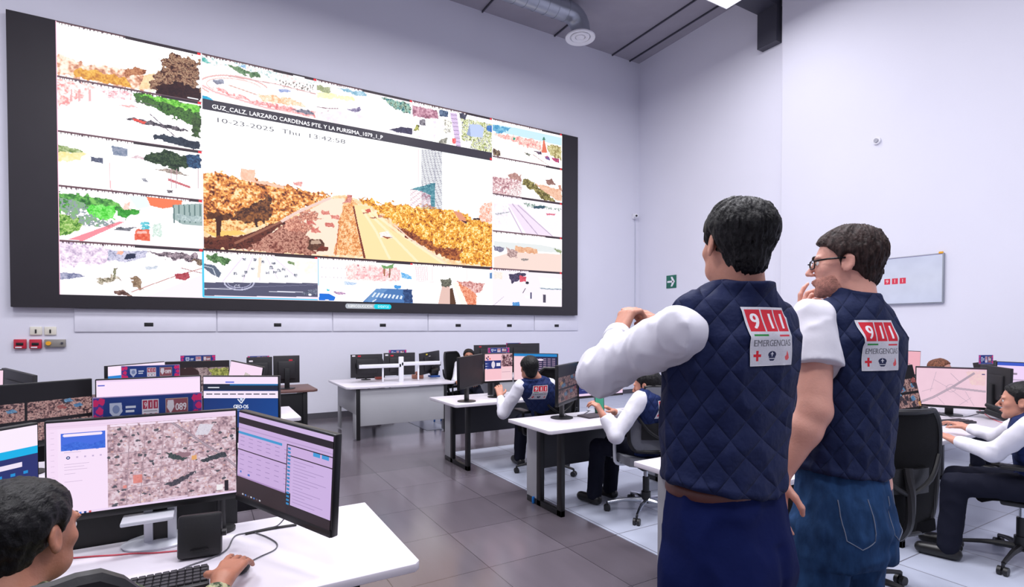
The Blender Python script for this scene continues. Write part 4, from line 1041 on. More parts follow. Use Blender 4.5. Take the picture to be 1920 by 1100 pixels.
def headfn(c, R, k=1.0, neck=None, nose=1.0, chub=0.0):
    """c: mid-skull point at ear height; R columns right, forward, up"""
    def loc(P): return ((P - c) @ R) / k
    def f(P):
        q = loc(P); x, y, z = q[:, 0], q[:, 1], q[:, 2]
        qa = np.stack([np.abs(x), y, z], 1)
        d = ell(q, (0, -0.018, 0.034), (0.074, 0.096, 0.079))
        d = smin(d, ell(q, (0, 0.026, -0.015), (0.062 + chub, 0.066, 0.088)), 0.03)
        d = smin(d, ell(qa, (0.024, 0.040, -0.072), (0.034 + chub, 0.048, 0.034)), 0.028)
        d = smin(d, ell(q, (0, 0.080, -0.096), (0.022, 0.018, 0.017)), 0.018)
        d = smin(d, ell(qa, (0.026, 0.083, 0.024), (0.024, 0.012, 0.009)), 0.012)
        d = smin(d, ell(qa, (0.040, 0.064, -0.018), (0.020, 0.018, 0.018)), 0.02)
        d = smax(d, -ell(qa, (0.031, 0.097, 0.004), (0.015, 0.013, 0.010)), 0.012)
        d = smin(d, ell(qa, (0.031, 0.079, 0.004), (0.012, 0.011, 0.011)), 0.003)
        d = smin(d, cap(q, (0, 0.088, 0.012), (0, 0.090 + 0.024 * nose, -0.026), 0.007, 0.0105), 0.009)
        d = smin(d, ell(qa, (0.011, 0.096 + 0.006 * nose, -0.031), (0.007, 0.009, 0.006)), 0.006)
        d = smin(d, ell(q, (0, 0.092, -0.053), (0.024, 0.011, 0.0055)), 0.005)
        d = smin(d, ell(q, (0, 0.090, -0.064), (0.021, 0.011, 0.006)), 0.005)
        # ears
        a = 0.25; ex = qa[:, 0] - 0.080; ey = qa[:, 1] * math.cos(a) + (z) * math.sin(a); ez = -qa[:, 1] * math.sin(a) + z * math.cos(a)
        e3 = np.stack([ex - 0.3 * (-(ey + 0.005)), ey + 0.004, ez + 0.004], 1)
        ear = ell(e3, (0, 0, 0), (0.008, 0.020, 0.033))
        ear = smax(ear, -ell(e3, (0.008, 0.003, 0.002), (0.006, 0.010, 0.018)), 0.004)
        d = smin(d, ear, 0.004)
        d = d * k
        if neck is not None:
            d = smin(d, cap(P, c + R @ (np.array([0, -0.030, -0.045]) * k), neck[0], 0.052 * k, neck[1]), 0.03)
        return d
    return f, loc

def hairfn(loc, k, kind='short', thick=0.016, amp=0.007, seed=3, hl=None, puff=(0, 0, 0)):
    """hl: list of (z, ymax) giving how far forward hair reaches at each height"""
    hl = hl or [(-0.10, -0.07), (-0.075, -0.045), (-0.03, -0.022), (-0.012, 0.024), (0.03, 0.034), (0.05, 0.052), (0.075, 0.072), (0.10, 0.10), (0.16, 0.13)]
    hz = [h[0] for h in hl]; hy = [h[1] for h in hl]
    def f(P):
        q = loc(P); x, y, z = q[:, 0], q[:, 1], q[:, 2]
        tt = thick * np.clip(0.35 + (z + 0.09) / 0.13, 0.3, 1.0)
        d = ell(q, (0 + puff[0], -0.020 + puff[1], 0.035 + puff[2]), (0.076, 0.098, 0.080)) - tt
        d = smin(d, ell(q, (0, -0.045, -0.03), (0.058, 0.058, 0.07)) - tt * 0.5, 0.02)
        th = np.arctan2(x, y + 0.045 + 0.02 * vnoise(x * 20, y * 20, seed=seed)); ph = np.arctan2(np.hypot(x, y + .045), z - .02)
        n1 = vnoise(th * 15, ph * 3.0, z * 0, seed) * 1.1 + 0.5 * vnoise(th * 38, ph * 6, z * 0, seed + 1)
        n2 = vnoise(x * 16, y * 16, z * 16, seed + 2)
        d = d - (n1 - 0.8) * amp - (n2 - 0.5) * amp * 1.2
        lim = np.interp(z, hz, hy) + (vnoise(x * 90, z * 60, seed=seed) - 0.5) * 0.012
        d = smax(d, (y - lim) * 0.8, 0.006)
        d = smax(d, -ell(np.stack([np.abs(x), y, z], 1), (0.090, 0.000, -0.004), (0.026, 0.021, 0.036)), 0.004)
        return smax(d, -(z + 0.098 + 0.01 * (vnoise(x * 80, y * 80, seed=9) - 0.5)), 0.006) * k
    return f

def hand_caps(w_, d, nrm, side=1, curl=(0.3, 0.35, 0.4, 0.5), tc=0.4, k=1.0, spread=0.06, thumb=0.9):
    """w_: wrist; d: pointing direction; nrm: back-of-hand normal; side +1: thumb towards cross(d,nrm)"""
    d = unit(d); nrm = unit(np.asarray(nrm, float) - d * (np.asarray(nrm) @ d)); s_ = np.cross(d, nrm) * side
    w_ = np.asarray(w_, float); C_ = []
    pal = []
    L = [0.044, 0.049, 0.046, 0.037]; off = [0.030, 0.010, -0.011, -0.030]; base = [0.086, 0.090, 0.086, 0.078]
    for i in range(4):
        b = w_ + d * base[i] * k + s_ * off[i] * k
        pal.append((w_ + s_ * off[i] * 0.55 * k, b, 0.0165 * k, 0.0115 * k))
        a = curl[i]; p = b; dd = unit(d + s_ * spread * (1.2 - i * 0.8)); ang = 0
        for j, fr in enumerate((1.0, 0.62, 0.5)):
            ang += a * (0.8, 1.1, 0.7)[j]
            v = dd * math.cos(ang) - nrm * math.sin(ang)
            q = p + v * L[i] * fr * k
            r0 = (0.0098, 0.0088, 0.0080)[j] * k; r1 = (0.0088, 0.0080, 0.0068)[j] * k
            C_.append((p, q, r0, r1)); p = q
    tb = w_ + d * 0.022 * k + s_ * 0.026 * k
    td = unit(d * 0.75 + s_ * thumb - nrm * 0.35 * (0.5 + tc))
    t1 = tb + td * 0.040 * k; t2 = t1 + unit(td + d * 0.5 - nrm * tc * 0.8) * 0.033 * k; t3 = t2 + unit(td * 0.4 + d * 0.8 - nrm * tc - s_ * tc) * 0.026 * k
    th = [(tb, t1, 0.0145 * k, 0.0115 * k), (t1, t2, 0.011 * k, 0.0098 * k), (t2, t3, 0.0098 * k, 0.0075 * k)]
    def f(P):
        m = None
        for c_ in pal:
            v = cap(P, *c_); m = v if m is None else smin(m, v, 0.012)
        for i in range(4):
            g = None
            for c_ in C_[i * 3:i * 3 + 3]:
                v = cap(P, *c_); g = v if g is None else smin(g, v, 0.004)
            m = smin(m, g, 0.006)
        g = None
        for c_ in th:
            v = cap(P, *c_); g = v if g is None else smin(g, v, 0.006)
        return smin(m, g, 0.009)
    return f

def torsofn(c, rv, fv, st, ksh=0.05):
    """st: (z, halfwidth, halfdepth, offset_right, offset_forward)"""
    A = np.array(st, float)
    def f(P):
        q = P - c; a = q[:, 0] * rv[0] + q[:, 1] * rv[1]; b = q[:, 0] * fv[0] + q[:, 1] * fv[1]; z = P[:, 2]
        hw = np.interp(z, A[:, 0], A[:, 1]); hd = np.interp(z, A[:, 0], A[:, 2]); orr = np.interp(z, A[:, 0], A[:, 3]); of = np.interp(z, A[:, 0], A[:, 4])
        u_ = np.abs((a - orr) / hw); v_ = np.abs((b - of) / hd)
        d = ((u_ ** 2.4 + v_ ** 2.4) ** (1 / 2.4) - 1) * np.minimum(hw, hd) * 0.9
        return smax(smax(d, z - A[-1, 0], 0.02), A[0, 0] - z, 0.012)
    return f

def wrinkle(P, amp, s_, seed, ax=None):
    n = vnoise(P[:, 0] * s_, P[:, 1] * s_, P[:, 2] * s_ * 1.4, seed) - 0.5
    r = 1 - 2 * np.abs(vnoise(P[:, 0] * s_ * 1.7, P[:, 1] * s_ * 1.7, P[:, 2] * s_ * 1.0, seed + 7) - 0.5)
    return amp * (n * 0.8 + (r ** 3 - 0.35) * 0.9)
def sfn(*fs, k=0.02):
    def f(P):
        m = fs[0](P)
        for g in fs[1:]: m = smin(m, g(P), k)
        return m
    return f
def capf(a, b, ra, rb):
    return lambda P: cap(P, a, b, ra, rb)
def bbox(pts, pad):
    A = np.array(pts); return A.min(0) - pad, A.max(0) + pad

M_skin1 = mat('skin_tan', (196, 138, 116), 0.5, bump=(160, 0.08), var=(14, 0.06)); M_skin2 = mat('skin_light', (216, 158, 140), 0.5, bump=(160, 0.08), var=(14, 0.07)); M_skin3 = mat('skin_brown', (166, 110, 86), 0.5, bump=(160, 0.08), var=(14, 0.06))
for m_ in (M_skin1, M_skin2, M_skin3):
    p_ = m_.node_tree.nodes['Principled BSDF']; p_.inputs['Subsurface Weight'].default_value = 0.12; p_.inputs['Subsurface Radius'].default_value = (0.02, 0.008, 0.004); p_.inputs['Subsurface Scale'].default_value = 0.5
M_hairb = fabric_mat('black_hair', (11, 10, 12), 'hair', rough=0.5, spec=0.3)
M_hairbr = fabric_mat('brown_hair', (46, 33, 30), 'hair', rough=0.55, spec=0.25)
M_shirt = fabric_mat('white_shirt', (224, 223, 232), 'cloth', rough=0.8, spec=0.1)
M_eye = mat('eye_white', (225, 222, 220), 0.2); M_iris = mat('iris_brown', (40, 24, 18), 0.15)
M_brow = mat('brow_hair', (38, 26, 24), 0.8); M_lip = mat('lip', (176, 108, 100), 0.5)
M_belt = mat('brown_belt', (92, 48, 40), 0.45); M_shoe = mat('black_shoe', (18, 17, 18), 0.35)
M_navy = mat('navy_trousers', (10, 22, 70), 0.85, bump=(25, 0.25), var=(5, 0.08), spec=0.15); M_jean = fabric_mat('blue_denim', (38, 66, 104), 'denim', rough=0.85, spec=0.1)
M_dark = mat('dark_trousers', (22, 24, 38), 0.85, spec=0.15)

def small_parts(fig, c, R, k, glasses=False, brow=M_brow):
    """eyes, brows, lips, spectacles as children"""
    for sx in (-1, 1):
        p = c + R @ (np.array([sx * 0.031, 0.0775, 0.004]) * k) - fig.o
        eye = MB().sph(tuple(p), 0.0122 * k, 14).build('eye', M_eye, fig.t)
        p = c + R @ (np.array([sx * 0.030, 0.0865, 0.003]) * k) - fig.o
        MB().sph(tuple(p), 0.0052 * k, 10).build('iris', M_iris, eye)
        pts = [tuple(c + R @ (np.array([sx * x, y, z]) * k) - fig.o) for x, y, z in ((0.012, 0.097, 0.024), (0.026, 0.095, 0.029), (0.044, 0.080, 0.026))]
        MB().tube(pts, 0.0036 * k, n=6).build('eyebrow', brow, fig.t)
    pts = [tuple(c + R @ (np.array([x, y, -0.0585]) * k) - fig.o) for x, y in ((-0.022, 0.091), (-0.01, 0.1015), (0, 0.1035), (0.01, 0.1015), (0.022, 0.091))]
    MB().tube(pts, 0.0028 * k, n=6).build('lips', M_lip, fig.t)

def drape_patch(name, fig, vf, c0, back, right, x0, x1, z0, z1, cvs, m, off=0.004, parent=None):
    """a sewn patch laid on the surface vf=0, found by marching from behind"""
    h, w_ = cvs.a.shape[:2]
    nx, nz = 60, 60
    X, Z = np.meshgrid(np.linspace(x0, x1, nx + 1), np.linspace(z1, z0, nz + 1))
    P = c0 + X.reshape(-1, 1) * right + back * 0.5; P[:, 2] = Z.reshape(-1)
    for _ in range(60):
        d = vf(P); P = P - back * np.clip(d, -0.01, 0.03)[:, None] * 0.8
    P = P + back * off
    G = P.reshape(nz + 1, nx + 1, 3)
    # smooth, then resample to picture resolution
    for _ in range(60):
        H_2 = G.copy(); H_2[1:-1, 1:-1] = (G[1:-1, 1:-1] * 2 + G[:-2, 1:-1] + G[2:, 1:-1] + G[1:-1, :-2] + G[1:-1, 2:]) / 6; G = H_2
    ui = np.linspace(0, nx, w_ + 1); vi = np.linspace(0, nz, h + 1)
    i = np.minimum(ui.astype(int), nx - 1); t = (ui - i)[None, :, None]; j = np.minimum(vi.astype(int), nz - 1); s_ = (vi - j)[:, None, None]
    A = G[j][:, i] * (1 - t) + G[j][:, i + 1] * t; B = G[j + 1][:, i] * (1 - t) + G[j + 1][:, i + 1] * t
    return grid_mesh(name, A * (1 - s_) + B * s_ - fig.o, lin(np.clip(cvs.a, 0, 255)), m, parent or fig.t)

def patch911(w_=200, h=216):
    c = Cv(w_, h, (206, 206, 214)); c.noise(8, 5)
    sx = w_ / 200; sy = h / 216
    for k, ch in enumerate('911'):
        x = (10 + k * 63) * sx
        c.rect(x, 9 * sy, x + 57 * sx, 90 * sy, (206, 28, 50), raw=True)
        c.text(ch, x + 14 * sx, 79 * sy, 56 * sy, (240, 236, 240), wid=(30 if ch == '9' else 24) * sx, bold=2.2 * sx)
    c.rect(18 * sx, 100 * sy, 76 * sx, 107 * sy, (40, 140, 60), raw=True); c.rect(132 * sx, 102 * sy, 190 * sx, 109 * sy, (214, 60, 75), raw=True)
    c.text('EMERGENCIAS', 13 * sx, 144 * sy, 24 * sy, (116, 116, 124), wid=178 * sx, bold=0.8 * sx)
    c.rect(14 * sx, 173 * sy, 46 * sx, 183 * sy, (214, 30, 50), raw=True); c.rect(25 * sx, 160 * sy, 35 * sx, 198 * sy, (214, 30, 50), raw=True)
    n = (26, 34, 74)
    c.ell(98 * sx, 175 * sy, 20 * sx, 13 * sy, n, raw=True); c.rect(82 * sx, 184 * sy, 114 * sx, 188 * sy, n, raw=True); c.poly([(82 * sx, 191 * sy), (114 * sx, 191 * sy), (106 * sx, 198 * sy), (90 * sx, 198 * sy)], n, raw=True)
    c.rect(96 * sx, 165 * sy, 100 * sx, 182 * sy, (220, 220, 228), raw=True); c.rect(91 * sx, 171 * sy, 105 * sx, 174 * sy, (220, 220, 228), raw=True)
    r = (226, 92, 96)
    c.poly([(172 * sx, 160 * sy), (180 * sx, 176 * sy), (184 * sx, 190 * sy), (176 * sx, 198 * sy), (164 * sx, 196 * sy), (160 * sx, 184 * sy), (168 * sx, 178 * sy)], r, raw=True)
    c.line([(1, 1), (w_ - 1, 1), (w_ - 1, h - 1), (1, h - 1), (1, 1)], 2.5 * sx, (232, 232, 236), raw=True)
    return c
M_patch = attr_mat('sewn_patch', 0, 0.8)

# ---------------------------------------------------------------- man 1: raised hands, long white sleeves
def man_one():
    dc = 1.45; lc = (1366 - 960) / 1000 * dc
    fg = Fig('person standing with hands raised, white long sleeves and navy quilted 911 vest', lc, dc)
    rel = math.radians(-30); rv = np.array([math.cos(rel), -math.sin(rel), 0]); fv = np.array([math.sin(rel), math.cos(rel), 0])
    c = fg.o.copy()
    M_vest = fabric_mat('navy_quilted_vest_a', (19, 30, 68), 'quilt', ang=-rel)
    up = np.array([0, 0, 1.0])
    def B(a, b, z): return c + rv * a + fv * b + up * z
    shL = B(-0.168, -0.02, 1.515); shR = B(0.178, -0.02, 1.535); vsL = shL + np.array([0, 0, .042]) + rv * .012
    elL = ldz(1128, 697, 1.50); wrL = ldz(1160, 626, 1.74)
    elR = B(0.26, 0.22, 1.33); wrR = ldz(1252, 612, 1.86)
    # head
    hc = ldz(1379, 458, 1.42); hy = math.radians(-13)   # facing relative to camera forward
    R = frame((math.sin(hy), math.cos(hy), -0.02)); k = 0.94
    nb = B(0.0, -0.035, 1.60)
    hf, loc = headfn(hc, R, k, neck=(nb, 0.066))
    hand1 = hand_caps(wrL, ldz(1181, 574, 1.79) - wrL, (-1.0, -0.5, 0.3), side=-1, curl=(0.8, 0.9, 1.0, 1.0), tc=0.5)
    hand2 = hand_caps(wrR, ldz(1192, 578, 1.80) - wrR, (0.1, -0.4, 1.0), side=1, curl=(0.2, 0.25, 0.35, 0.4), tc=0.3, spread=0.0)
    tor = torsofn(c, rv, fv, [(0.86, .15, .10, 0, -.01), (1.0, .16, .10, 0, -.01), (1.12, .15, .095, 0, 0), (1.3, .17, .105, 0, 0), (1.45, .18, .11, 0, -.01), (1.57, .12, .08, 0, -.02), (1.6, .07, .06, 0, -.02)])
    legs = sfn(capf(B(-.09, 0, .92), B(-.10, .02, .5), .085, .055), capf(B(-.10, .02, .5), B(-.11, 0, .08), .055, .04), capf(B(.09, 0, .92), B(.11, .02, .5), .085, .055), capf(B(.11, .02, .5), B(.12, 0, .08), .055, .04), k=.03)
    armsk = sfn(capf(shL, elL, .05, .04), capf(elL, wrL, .04, .027), capf(shR, elR, .05, .04), capf(elR, wrR, .04, .027), k=.02)
    body = sfn(hf, tor, legs, armsk, hand1, hand2, k=.012)
    fg.part('body', body, (-0.12, 1.1, 0.02), (1.0, 2.1, 1.9), 0.0052, M_skin1, 1)
    hf2 = hairfn(loc, k, thick=0.013, amp=0.009, seed=11, puff=(0.0, -0.002, 0.0), hl=[(-0.10, -0.06), (-0.075, -0.040), (-0.03, -0.020), (-0.012, 0.022), (0.03, 0.036), (0.05, 0.062), (0.075, 0.085), (0.10, 0.115), (0.16, 0.14)])
    fg.part('hair', hf2, hc - 0.17, hc + 0.17, 0.0030, M_hairb, 0)
    small_parts(fg, hc, R, k)
    # clothes
    def vest_core(P):
        d = torsofn(c, rv, fv, [(1.075, .176, .122, -.035, -.02), (1.16, .184, .124, -.028, -.012), (1.28, .192, .128, -.018, -.005), (1.42, .200, .134, -.006, -.01), (1.50, .190, .128, 0, -.02), (1.56, .150, .100, 0, -.025), (1.615, .085, .075, 0, -.03)])(P)
        sh = np.minimum(cap(P, B(-0.05, -.03, 1.585), vsL, .057, .056), cap(P, B(0.05, -.03, 1.585), shR + np.array([0, 0, .004]), .055, .058))
        return smin(d, sh, .05)
    hemz = lambda P: 1.085 + 0.035 * np.abs((P - c) @ rv) / 0.19 - 0.0
    collar = lambda P: smax(cap(P, nb + np.array([0, 0, -.02]), hc + R @ np.array([0, -.035, -.10]), .080, .074), (P - (hc + R @ np.array([0, -.03, -.105]))) @ unit((0, 0, 1)), .004)
    def vest(P):
        d = smin(vest_core(P), collar(P), .018)
        d = smax(d, hemz(P) - P[:, 2], .008)
        # piping round the hem
        return d - wrinkle(P, .006, 11, 4) - .004 * np.exp(-((P[:, 2] - hemz(P) - .014) / .012) ** 2)
    armho = lambda P: np.minimum(cap(P, shL + rv * -0.004, elL, .074, .07), cap(P, shR + rv * 0.004, elR, .074, .07))
    vestc = lambda P: smax(vest(P), -(np.minimum(cap(P, shL - rv * .115, shL + (elL - shL) * .6, .066, .06), cap(P, shR + rv * .10, shR + (elR - shR) * .5, .06, .06))), .008)
    VO = fg.part('quilted_vest', vestc, c + (-.40, -.3, 1.0), c + (.42, .35, 1.72), 0.006, M_vest, 1)
    def shirt(P):
        d = np.minimum(smin(cap(P, shL - rv * .040, elL, .066, .062), cap(P, elL, wrL, .060, .038), .035), smin(cap(P, shR - rv * .01, elR, .056, .058), cap(P, elR, wrR, .055, .040), .03))
        d = d - wrinkle(P, .010, 8, 21) - wrinkle(P, .006, 16, 33)
        dw = np.minimum((P - wrL) @ unit(wrL - elL), 9); d = smax(d, np.where(np.linalg.norm(P - wrL, axis=1) < .15, (P - wrL) @ unit(wrL - elL), -1), .006)
        d = smax(d, np.where(np.linalg.norm(P - wrR, axis=1) < .12, (P - wrR) @ unit(wrR - elR), -1), .006)
        dt = torsofn(c, rv, fv, [(1.15, .168, .112, -.02, -.015), (1.28, .178, .118, -.01, 0), (1.45, .185, .12, 0, -.01), (1.55, .14, .09, 0, -.025), (1.6, .08, .06, 0, -.03)])(P)
        d = smin(d, dt, .02)
        cuff = np.minimum(np.abs(np.linalg.norm(P - wrL, axis=1) - .06), 1)
        return d
    SO = fg.part('white_shirt', shirt, (-0.05, 1.05, 1.0), (1.05, 2.02, 1.70), 0.0055, M_shirt, 1)
    for wr_, el_, r0 in ((wrL, elL, .046), (wrR, elR, .044)):
        dd_ = unit(wr_ - el_)
        fg.part('shirt_cuff', lambda P: smax(smax(cap(P, wr_ - dd_ * .07, wr_ + dd_ * .02, r0, r0 - .004), -(P - (wr_ - dd_ * .055)) @ dd_, .003), (P - wr_) @ dd_, .003), wr_ - .13, wr_ + .13, 0.005, M_shirt, 1, parent=SO)
    # armhole edging
    def trous(P):
        d = torsofn(c, rv, fv, [(.78, .172, .135, -.035, -.02), (.90, .176, .145, -.035, -.03), (1.0, .174, .13, -.035, -.02), (1.125, .160, .112, -.03, -.01)])(P)
        for sx in (-1, 1):
            d = smin(d, cap(P, B(sx * .085 - .03, -.01, .88), B(sx * .105 - .01, .02, .5), .108, .08), .03); d = smin(d, cap(P, B(sx * .105, .02, .5), B(sx * .115, 0, .06), .08, .065), .02)
        d = smax(d, .06 - P[:, 2], .01)
        crease = .008 * np.exp(-(((P - c) @ rv) / .02) ** 2) * (P[:, 2] < .98)
        return d + crease - wrinkle(P, .008, 9, 31)
    TO = fg.part('trousers', trous, c + (-.32, -.25, .03), c + (.32, .25, 1.16), 0.009, M_navy, 1)
    belt = lambda P: smax(torsofn(c, rv, fv, [(1.085, .166, .118, -.03, -.01), (1.125, .165, .116, -.03, -.01)])(P), -1, .01)
    fg.part('belt', belt, c + (-.25, -.2, 1.06), c + (.25, .2, 1.15), 0.006, M_belt, 1, parent=TO)
    for sx in (-1, 1):
        a = B(sx * .115, -.05, .045); b = B(sx * .13, .16, .04)
        fg.part('shoe', lambda P: smax(cap(P, a, b, .048, .042), .0 - P[:, 2], .006), np.minimum(a, b) - .08, np.maximum(a, b) + .08, 0.008, M_shoe, 1)
    # patch on the back
    pf = lambda P: vest(P)
    drape_patch('sewn_patch', fg, vest, c + 0, -fv, rv, -0.100, 0.050, 1.428, 1.572, patch911(), M_patch, off=0.003, parent=VO)
    return fg
man_one()

# ---------------------------------------------------------------- man 2: hand on chin, spectacles, short sleeves, jeans
def man_two():
    dc = 1.80; lc = (1588 - 960) / 1000 * dc
    fg = Fig('person in spectacles, hand on chin, with short white sleeves, navy 911 vest and blue jeans', lc, dc)
    rel = math.radians(-24); rv = np.array([math.cos(rel), -math.sin(rel), 0]); fv = np.array([math.sin(rel), math.cos(rel), 0])
    c = fg.o.copy(); up = np.array([0, 0, 1.0])
    M_vest = fabric_mat('navy_quilted_vest_b', (20, 32, 68), 'quilt', ang=-rel)
    def B(a, b, z): return c + rv * a + fv * b + up * z
    shL = B(-0.165, -0.0, 1.545); shR = B(0.17, -0.0, 1.545)
    elL = ldz(1528, 770, 1.66); wrL = ldz(1462, 893, 1.66)
    elR = B(0.06, 0.26, 1.30); wrR = ldz(1514, 618, 1.93)
    hc = ldz(1585, 494, 1.80); hy = math.radians(-62)
    R = frame((math.sin(hy), math.cos(hy), -0.05)); k = 0.97
    nb = B(0.0, -0.03, 1.58)
    hf, loc = headfn(hc, R, k, neck=(nb, 0.066))
    hand1 = hand_caps(wrL, ldz(1456, 940, 1.66) - wrL, (-1.0, -0.3, 0.0), side=-1, curl=(0.3, 0.35, 0.4, 0.45))
    hand2 = hand_caps(wrR, ldz(1502, 552, 1.93) - wrR, (-0.9, 0.1, 0.1), side=-1, curl=(0.35, 0.75, 0.9, 1.0), tc=0.3, k=1.0, spread=0.12)
    tor = torsofn(c, rv, fv, [(0.84, .15, .10, 0, -.01), (1.0, .155, .10, 0, -.01), (1.12, .145, .095, 0, 0), (1.3, .165, .105, 0, 0), (1.45, .17, .11, 0, -.01), (1.55, .12, .08, 0, -.02), (1.59, .07, .06, 0, -.02)])
    legs = sfn(capf(B(-.09, 0, .92), B(-.10, .02, .5), .085, .055), capf(B(-.10, .02, .5), B(-.11, 0, .08), .055, .04), capf(B(.09, 0, .92), B(.11, .02, .5), .085, .055), capf(B(.11, .02, .5), B(.12, 0, .08), .055, .04), k=.03)
    armsk = sfn(capf(shL, elL, .056, .047), capf(elL, elL + (wrL - elL) * .3, .047, .048), capf(elL + (wrL - elL) * .3, wrL, .048, .029), capf(shR, elR, .05, .043), capf(elR, wrR, .043, .028), k=.02)
    body = sfn(hf, tor, legs, armsk, hand1, hand2, k=.010)
    fg.part('body', body, (0.7, 1.4, 0.02), (1.5, 2.15, 1.9), 0.0052, M_skin2, 1)
    hf2 = hairfn(loc, k, thick=0.014, amp=0.008, seed=31, hl=[(-0.10, -0.06), (-0.075, -0.048), (-0.035, -0.03), (-0.018, 0.012), (0.03, 0.030), (0.05, 0.048), (0.075, 0.080), (0.088, 0.112), (0.10, 0.125), (0.16, 0.14)], puff=(0, 0.0, 0.004))
    fg.part('hair', hf2, hc - 0.18, hc + 0.18, 0.0032, M_hairbr, 0)
    # beard shade: short stubble shell
    def beard(P):
        q = loc(P); d = hf(P) - 0.0022
        d = smax(d, (q[:, 2] + 0.040 + 0.2 * (q[:, 1] - 0.05)) * 1, .004); d = smax(d, -(q[:, 1] - 0.028 - 0.5 * (q[:, 2] + .06)), .004)
        return smax(d, -(q[:, 2] + 0.118), .004)
    fg.part('beard', beard, hc - 0.16, hc + 0.16, 0.004, mat('beard_stubble', (186, 130, 114), 0.9, bump=(300, 0.5), var=(90, 0.25)), 1)
    small_parts(fg, hc, R, k)
    H = lambda x, y, z: tuple(hc + R @ (np.array([x, y, z]) * k) - fg.o)
    m = MB()
    for sx in (-1, 1):
        m.tube([H(sx * .012, .106, .014), H(sx * .050, .096, .015), H(sx * .052, .095, -.006), H(sx * .046, .097, -.012), H(sx * .020, .105, -.012), H(sx * .011, .107, -.004)], .0022, n=6, close=True, smooth=3)
        m.tube([H(sx * .051, .095, .013), H(sx * .074, .055, .014), H(sx * .084, .004, .012)], .0032, n=6, smooth=2)
    m.tube([H(-.012, .106, .006), H(0, .113, .008), H(.012, .106, .006)], .002, n=6)
    gl = m.build('spectacles', M_black2, fg.t)
    def vest_core(P):
        d = torsofn(c, rv, fv, [(1.015, .160, .115, -.045, -.02), (1.10, .163, .118, -.035, -.012), (1.25, .172, .125, -.012, -.005), (1.40, .182, .130, 0, -.01), (1.49, .176, .124, 0, -.018), (1.55, .14, .100, 0, -.02), (1.60, .085, .075, 0, -.03)])(P)
        sh = np.minimum(cap(P, B(-0.05, -.02, 1.565), shL + np.array([0, 0, .002]), .055, .052), cap(P, B(0.05, -.02, 1.565), shR + np.array([0, 0, .002]), .055, .052))
        return smin(d, sh, .05)
    hemz = lambda P: 1.03 + 0.03 * np.abs((P - c) @ rv) / 0.19
    ctop = hc + R @ np.array([0, -.03, -.098])
    collar = lambda P: smax(cap(P, nb + np.array([0, 0, -.02]), hc + R @ np.array([0, -.02, -.10]), .082, .074), (P - ctop) @ unit(R[:, 2] * 1.0 - R[:, 1] * .25), .004)
    def vest(P):
        d = smin(vest_core(P), collar(P), .018); d = smax(d, hemz(P) - P[:, 2], .008)
        return d - wrinkle(P, .007, 11, 44) - .004 * np.exp(-((P[:, 2] - hemz(P) - .014) / .012) ** 2)
    vestc = lambda P: smax(vest(P), -(np.minimum(cap(P, shL - rv * .05, shL + (elL - shL) * .5, .070, .07), cap(P, shR + rv * .09, shR + (elR - shR) * .5, .062, .07))), .008)
    VO = fg.part('quilted_vest', vestc, c + (-.40, -.3, .97), c + (.42, .35, 1.72), 0.0065, M_vest, 1)
    slL = shL + (elL - shL) * .50; slR = shR + (elR - shR) * .55
    def shirt(P):
        dL = smax(cap(P, shL - rv * .005, slL, .070, .082), (P - slL) @ unit(elL - shL) - .004, .006)
        dR = smax(cap(P, shR - rv * .015, slR, .056, .066), (P - slR) @ unit(elR - shR), .006)
        d = np.minimum(dL, dR) - wrinkle(P, .010, 12, 71)
        dt = torsofn(c, rv, fv, [(1.08, .148, .102, -.03, -.015), (1.28, .155, .108, -.01, 0), (1.45, .170, .115, 0, -.01), (1.53, .14, .09, 0, -.02), (1.58, .08, .06, 0, -.03)])(P)
        return smin(d, dt, .02)
    fg.part('white_shirt', shirt, c + (-.42, -.35, 1.0), c + (.45, .4, 1.68), 0.006, M_shirt, 1)
    def trous(P):
        d = torsofn(c, rv, fv, [(.76, .158, .12, -.045, -.03), (.88, .162, .130, -.045, -.035), (.98, .156, .118, -.045, -.02), (1.075, .142, .105, -.04, -.01)])(P)
        for sx in (-1, 1):
            d = smin(d, cap(P, B(sx * .080 - .045, -.01, .86), B(sx * .11 - .02, .02, .5), .096, .074), .025); d = smin(d, cap(P, B(sx * .11, .02, .5), B(sx * .12, 0, .06), .074, .062), .02)
        d = smax(d, .06 - P[:, 2], .01)
        return d + .008 * np.exp(-(((P - c) @ rv) / .016) ** 2) * (P[:, 2] < .95) - wrinkle(P, .009, 12, 91)
    TO = fg.part('jeans', trous, c + (-.32, -.27, .03), c + (.32, .25, 1.12), 0.008, M_jean, 1)
    for sx in (-1, 1):
        a = B(sx * .115, -.05, .045); b = B(sx * .13, .16, .04)
        fg.part('shoe', lambda P: smax(cap(P, a, b, .048, .042), .0 - P[:, 2], .006), np.minimum(a, b) - .08, np.maximum(a, b) + .08, 0.008, M_shoe, 1)
    # back pocket seams
    M_seam = mat('denim_seam', (120, 130, 150), 0.8)
    def onb(x, z):
        P = (c + rv * x - fv * .4)[None, :].copy(); P[:, 2] = z
        for _ in range(50): P = P + fv * np.clip(trous(P), -.01, .03)[:, None] * .8
        return P[0] - fv * .001 - fg.o
    for sx in (-1, 1):
        x0, x1 = sx * .045 - .045, sx * .135 - .045; L_ = []
        for (xa, za, xb, zb) in ((x0, .99, x0 + sx * .008, .87), (x0 + sx * .008, .87, (x0 + x1) / 2, .845), ((x0 + x1) / 2, .845, x1 - sx * .008, .87), (x1 - sx * .008, .87, x1, .99)):
            for t in np.linspace(0, 1, 6)[:-1]: L_.append(tuple(onb(xa + (xb - xa) * t, za + (zb - za) * t)))
        L_.append(tuple(onb(x1, .99)))
        MB().tube(L_, .0016, n=5, smooth=1).build('pocket_seam', M_seam, TO)
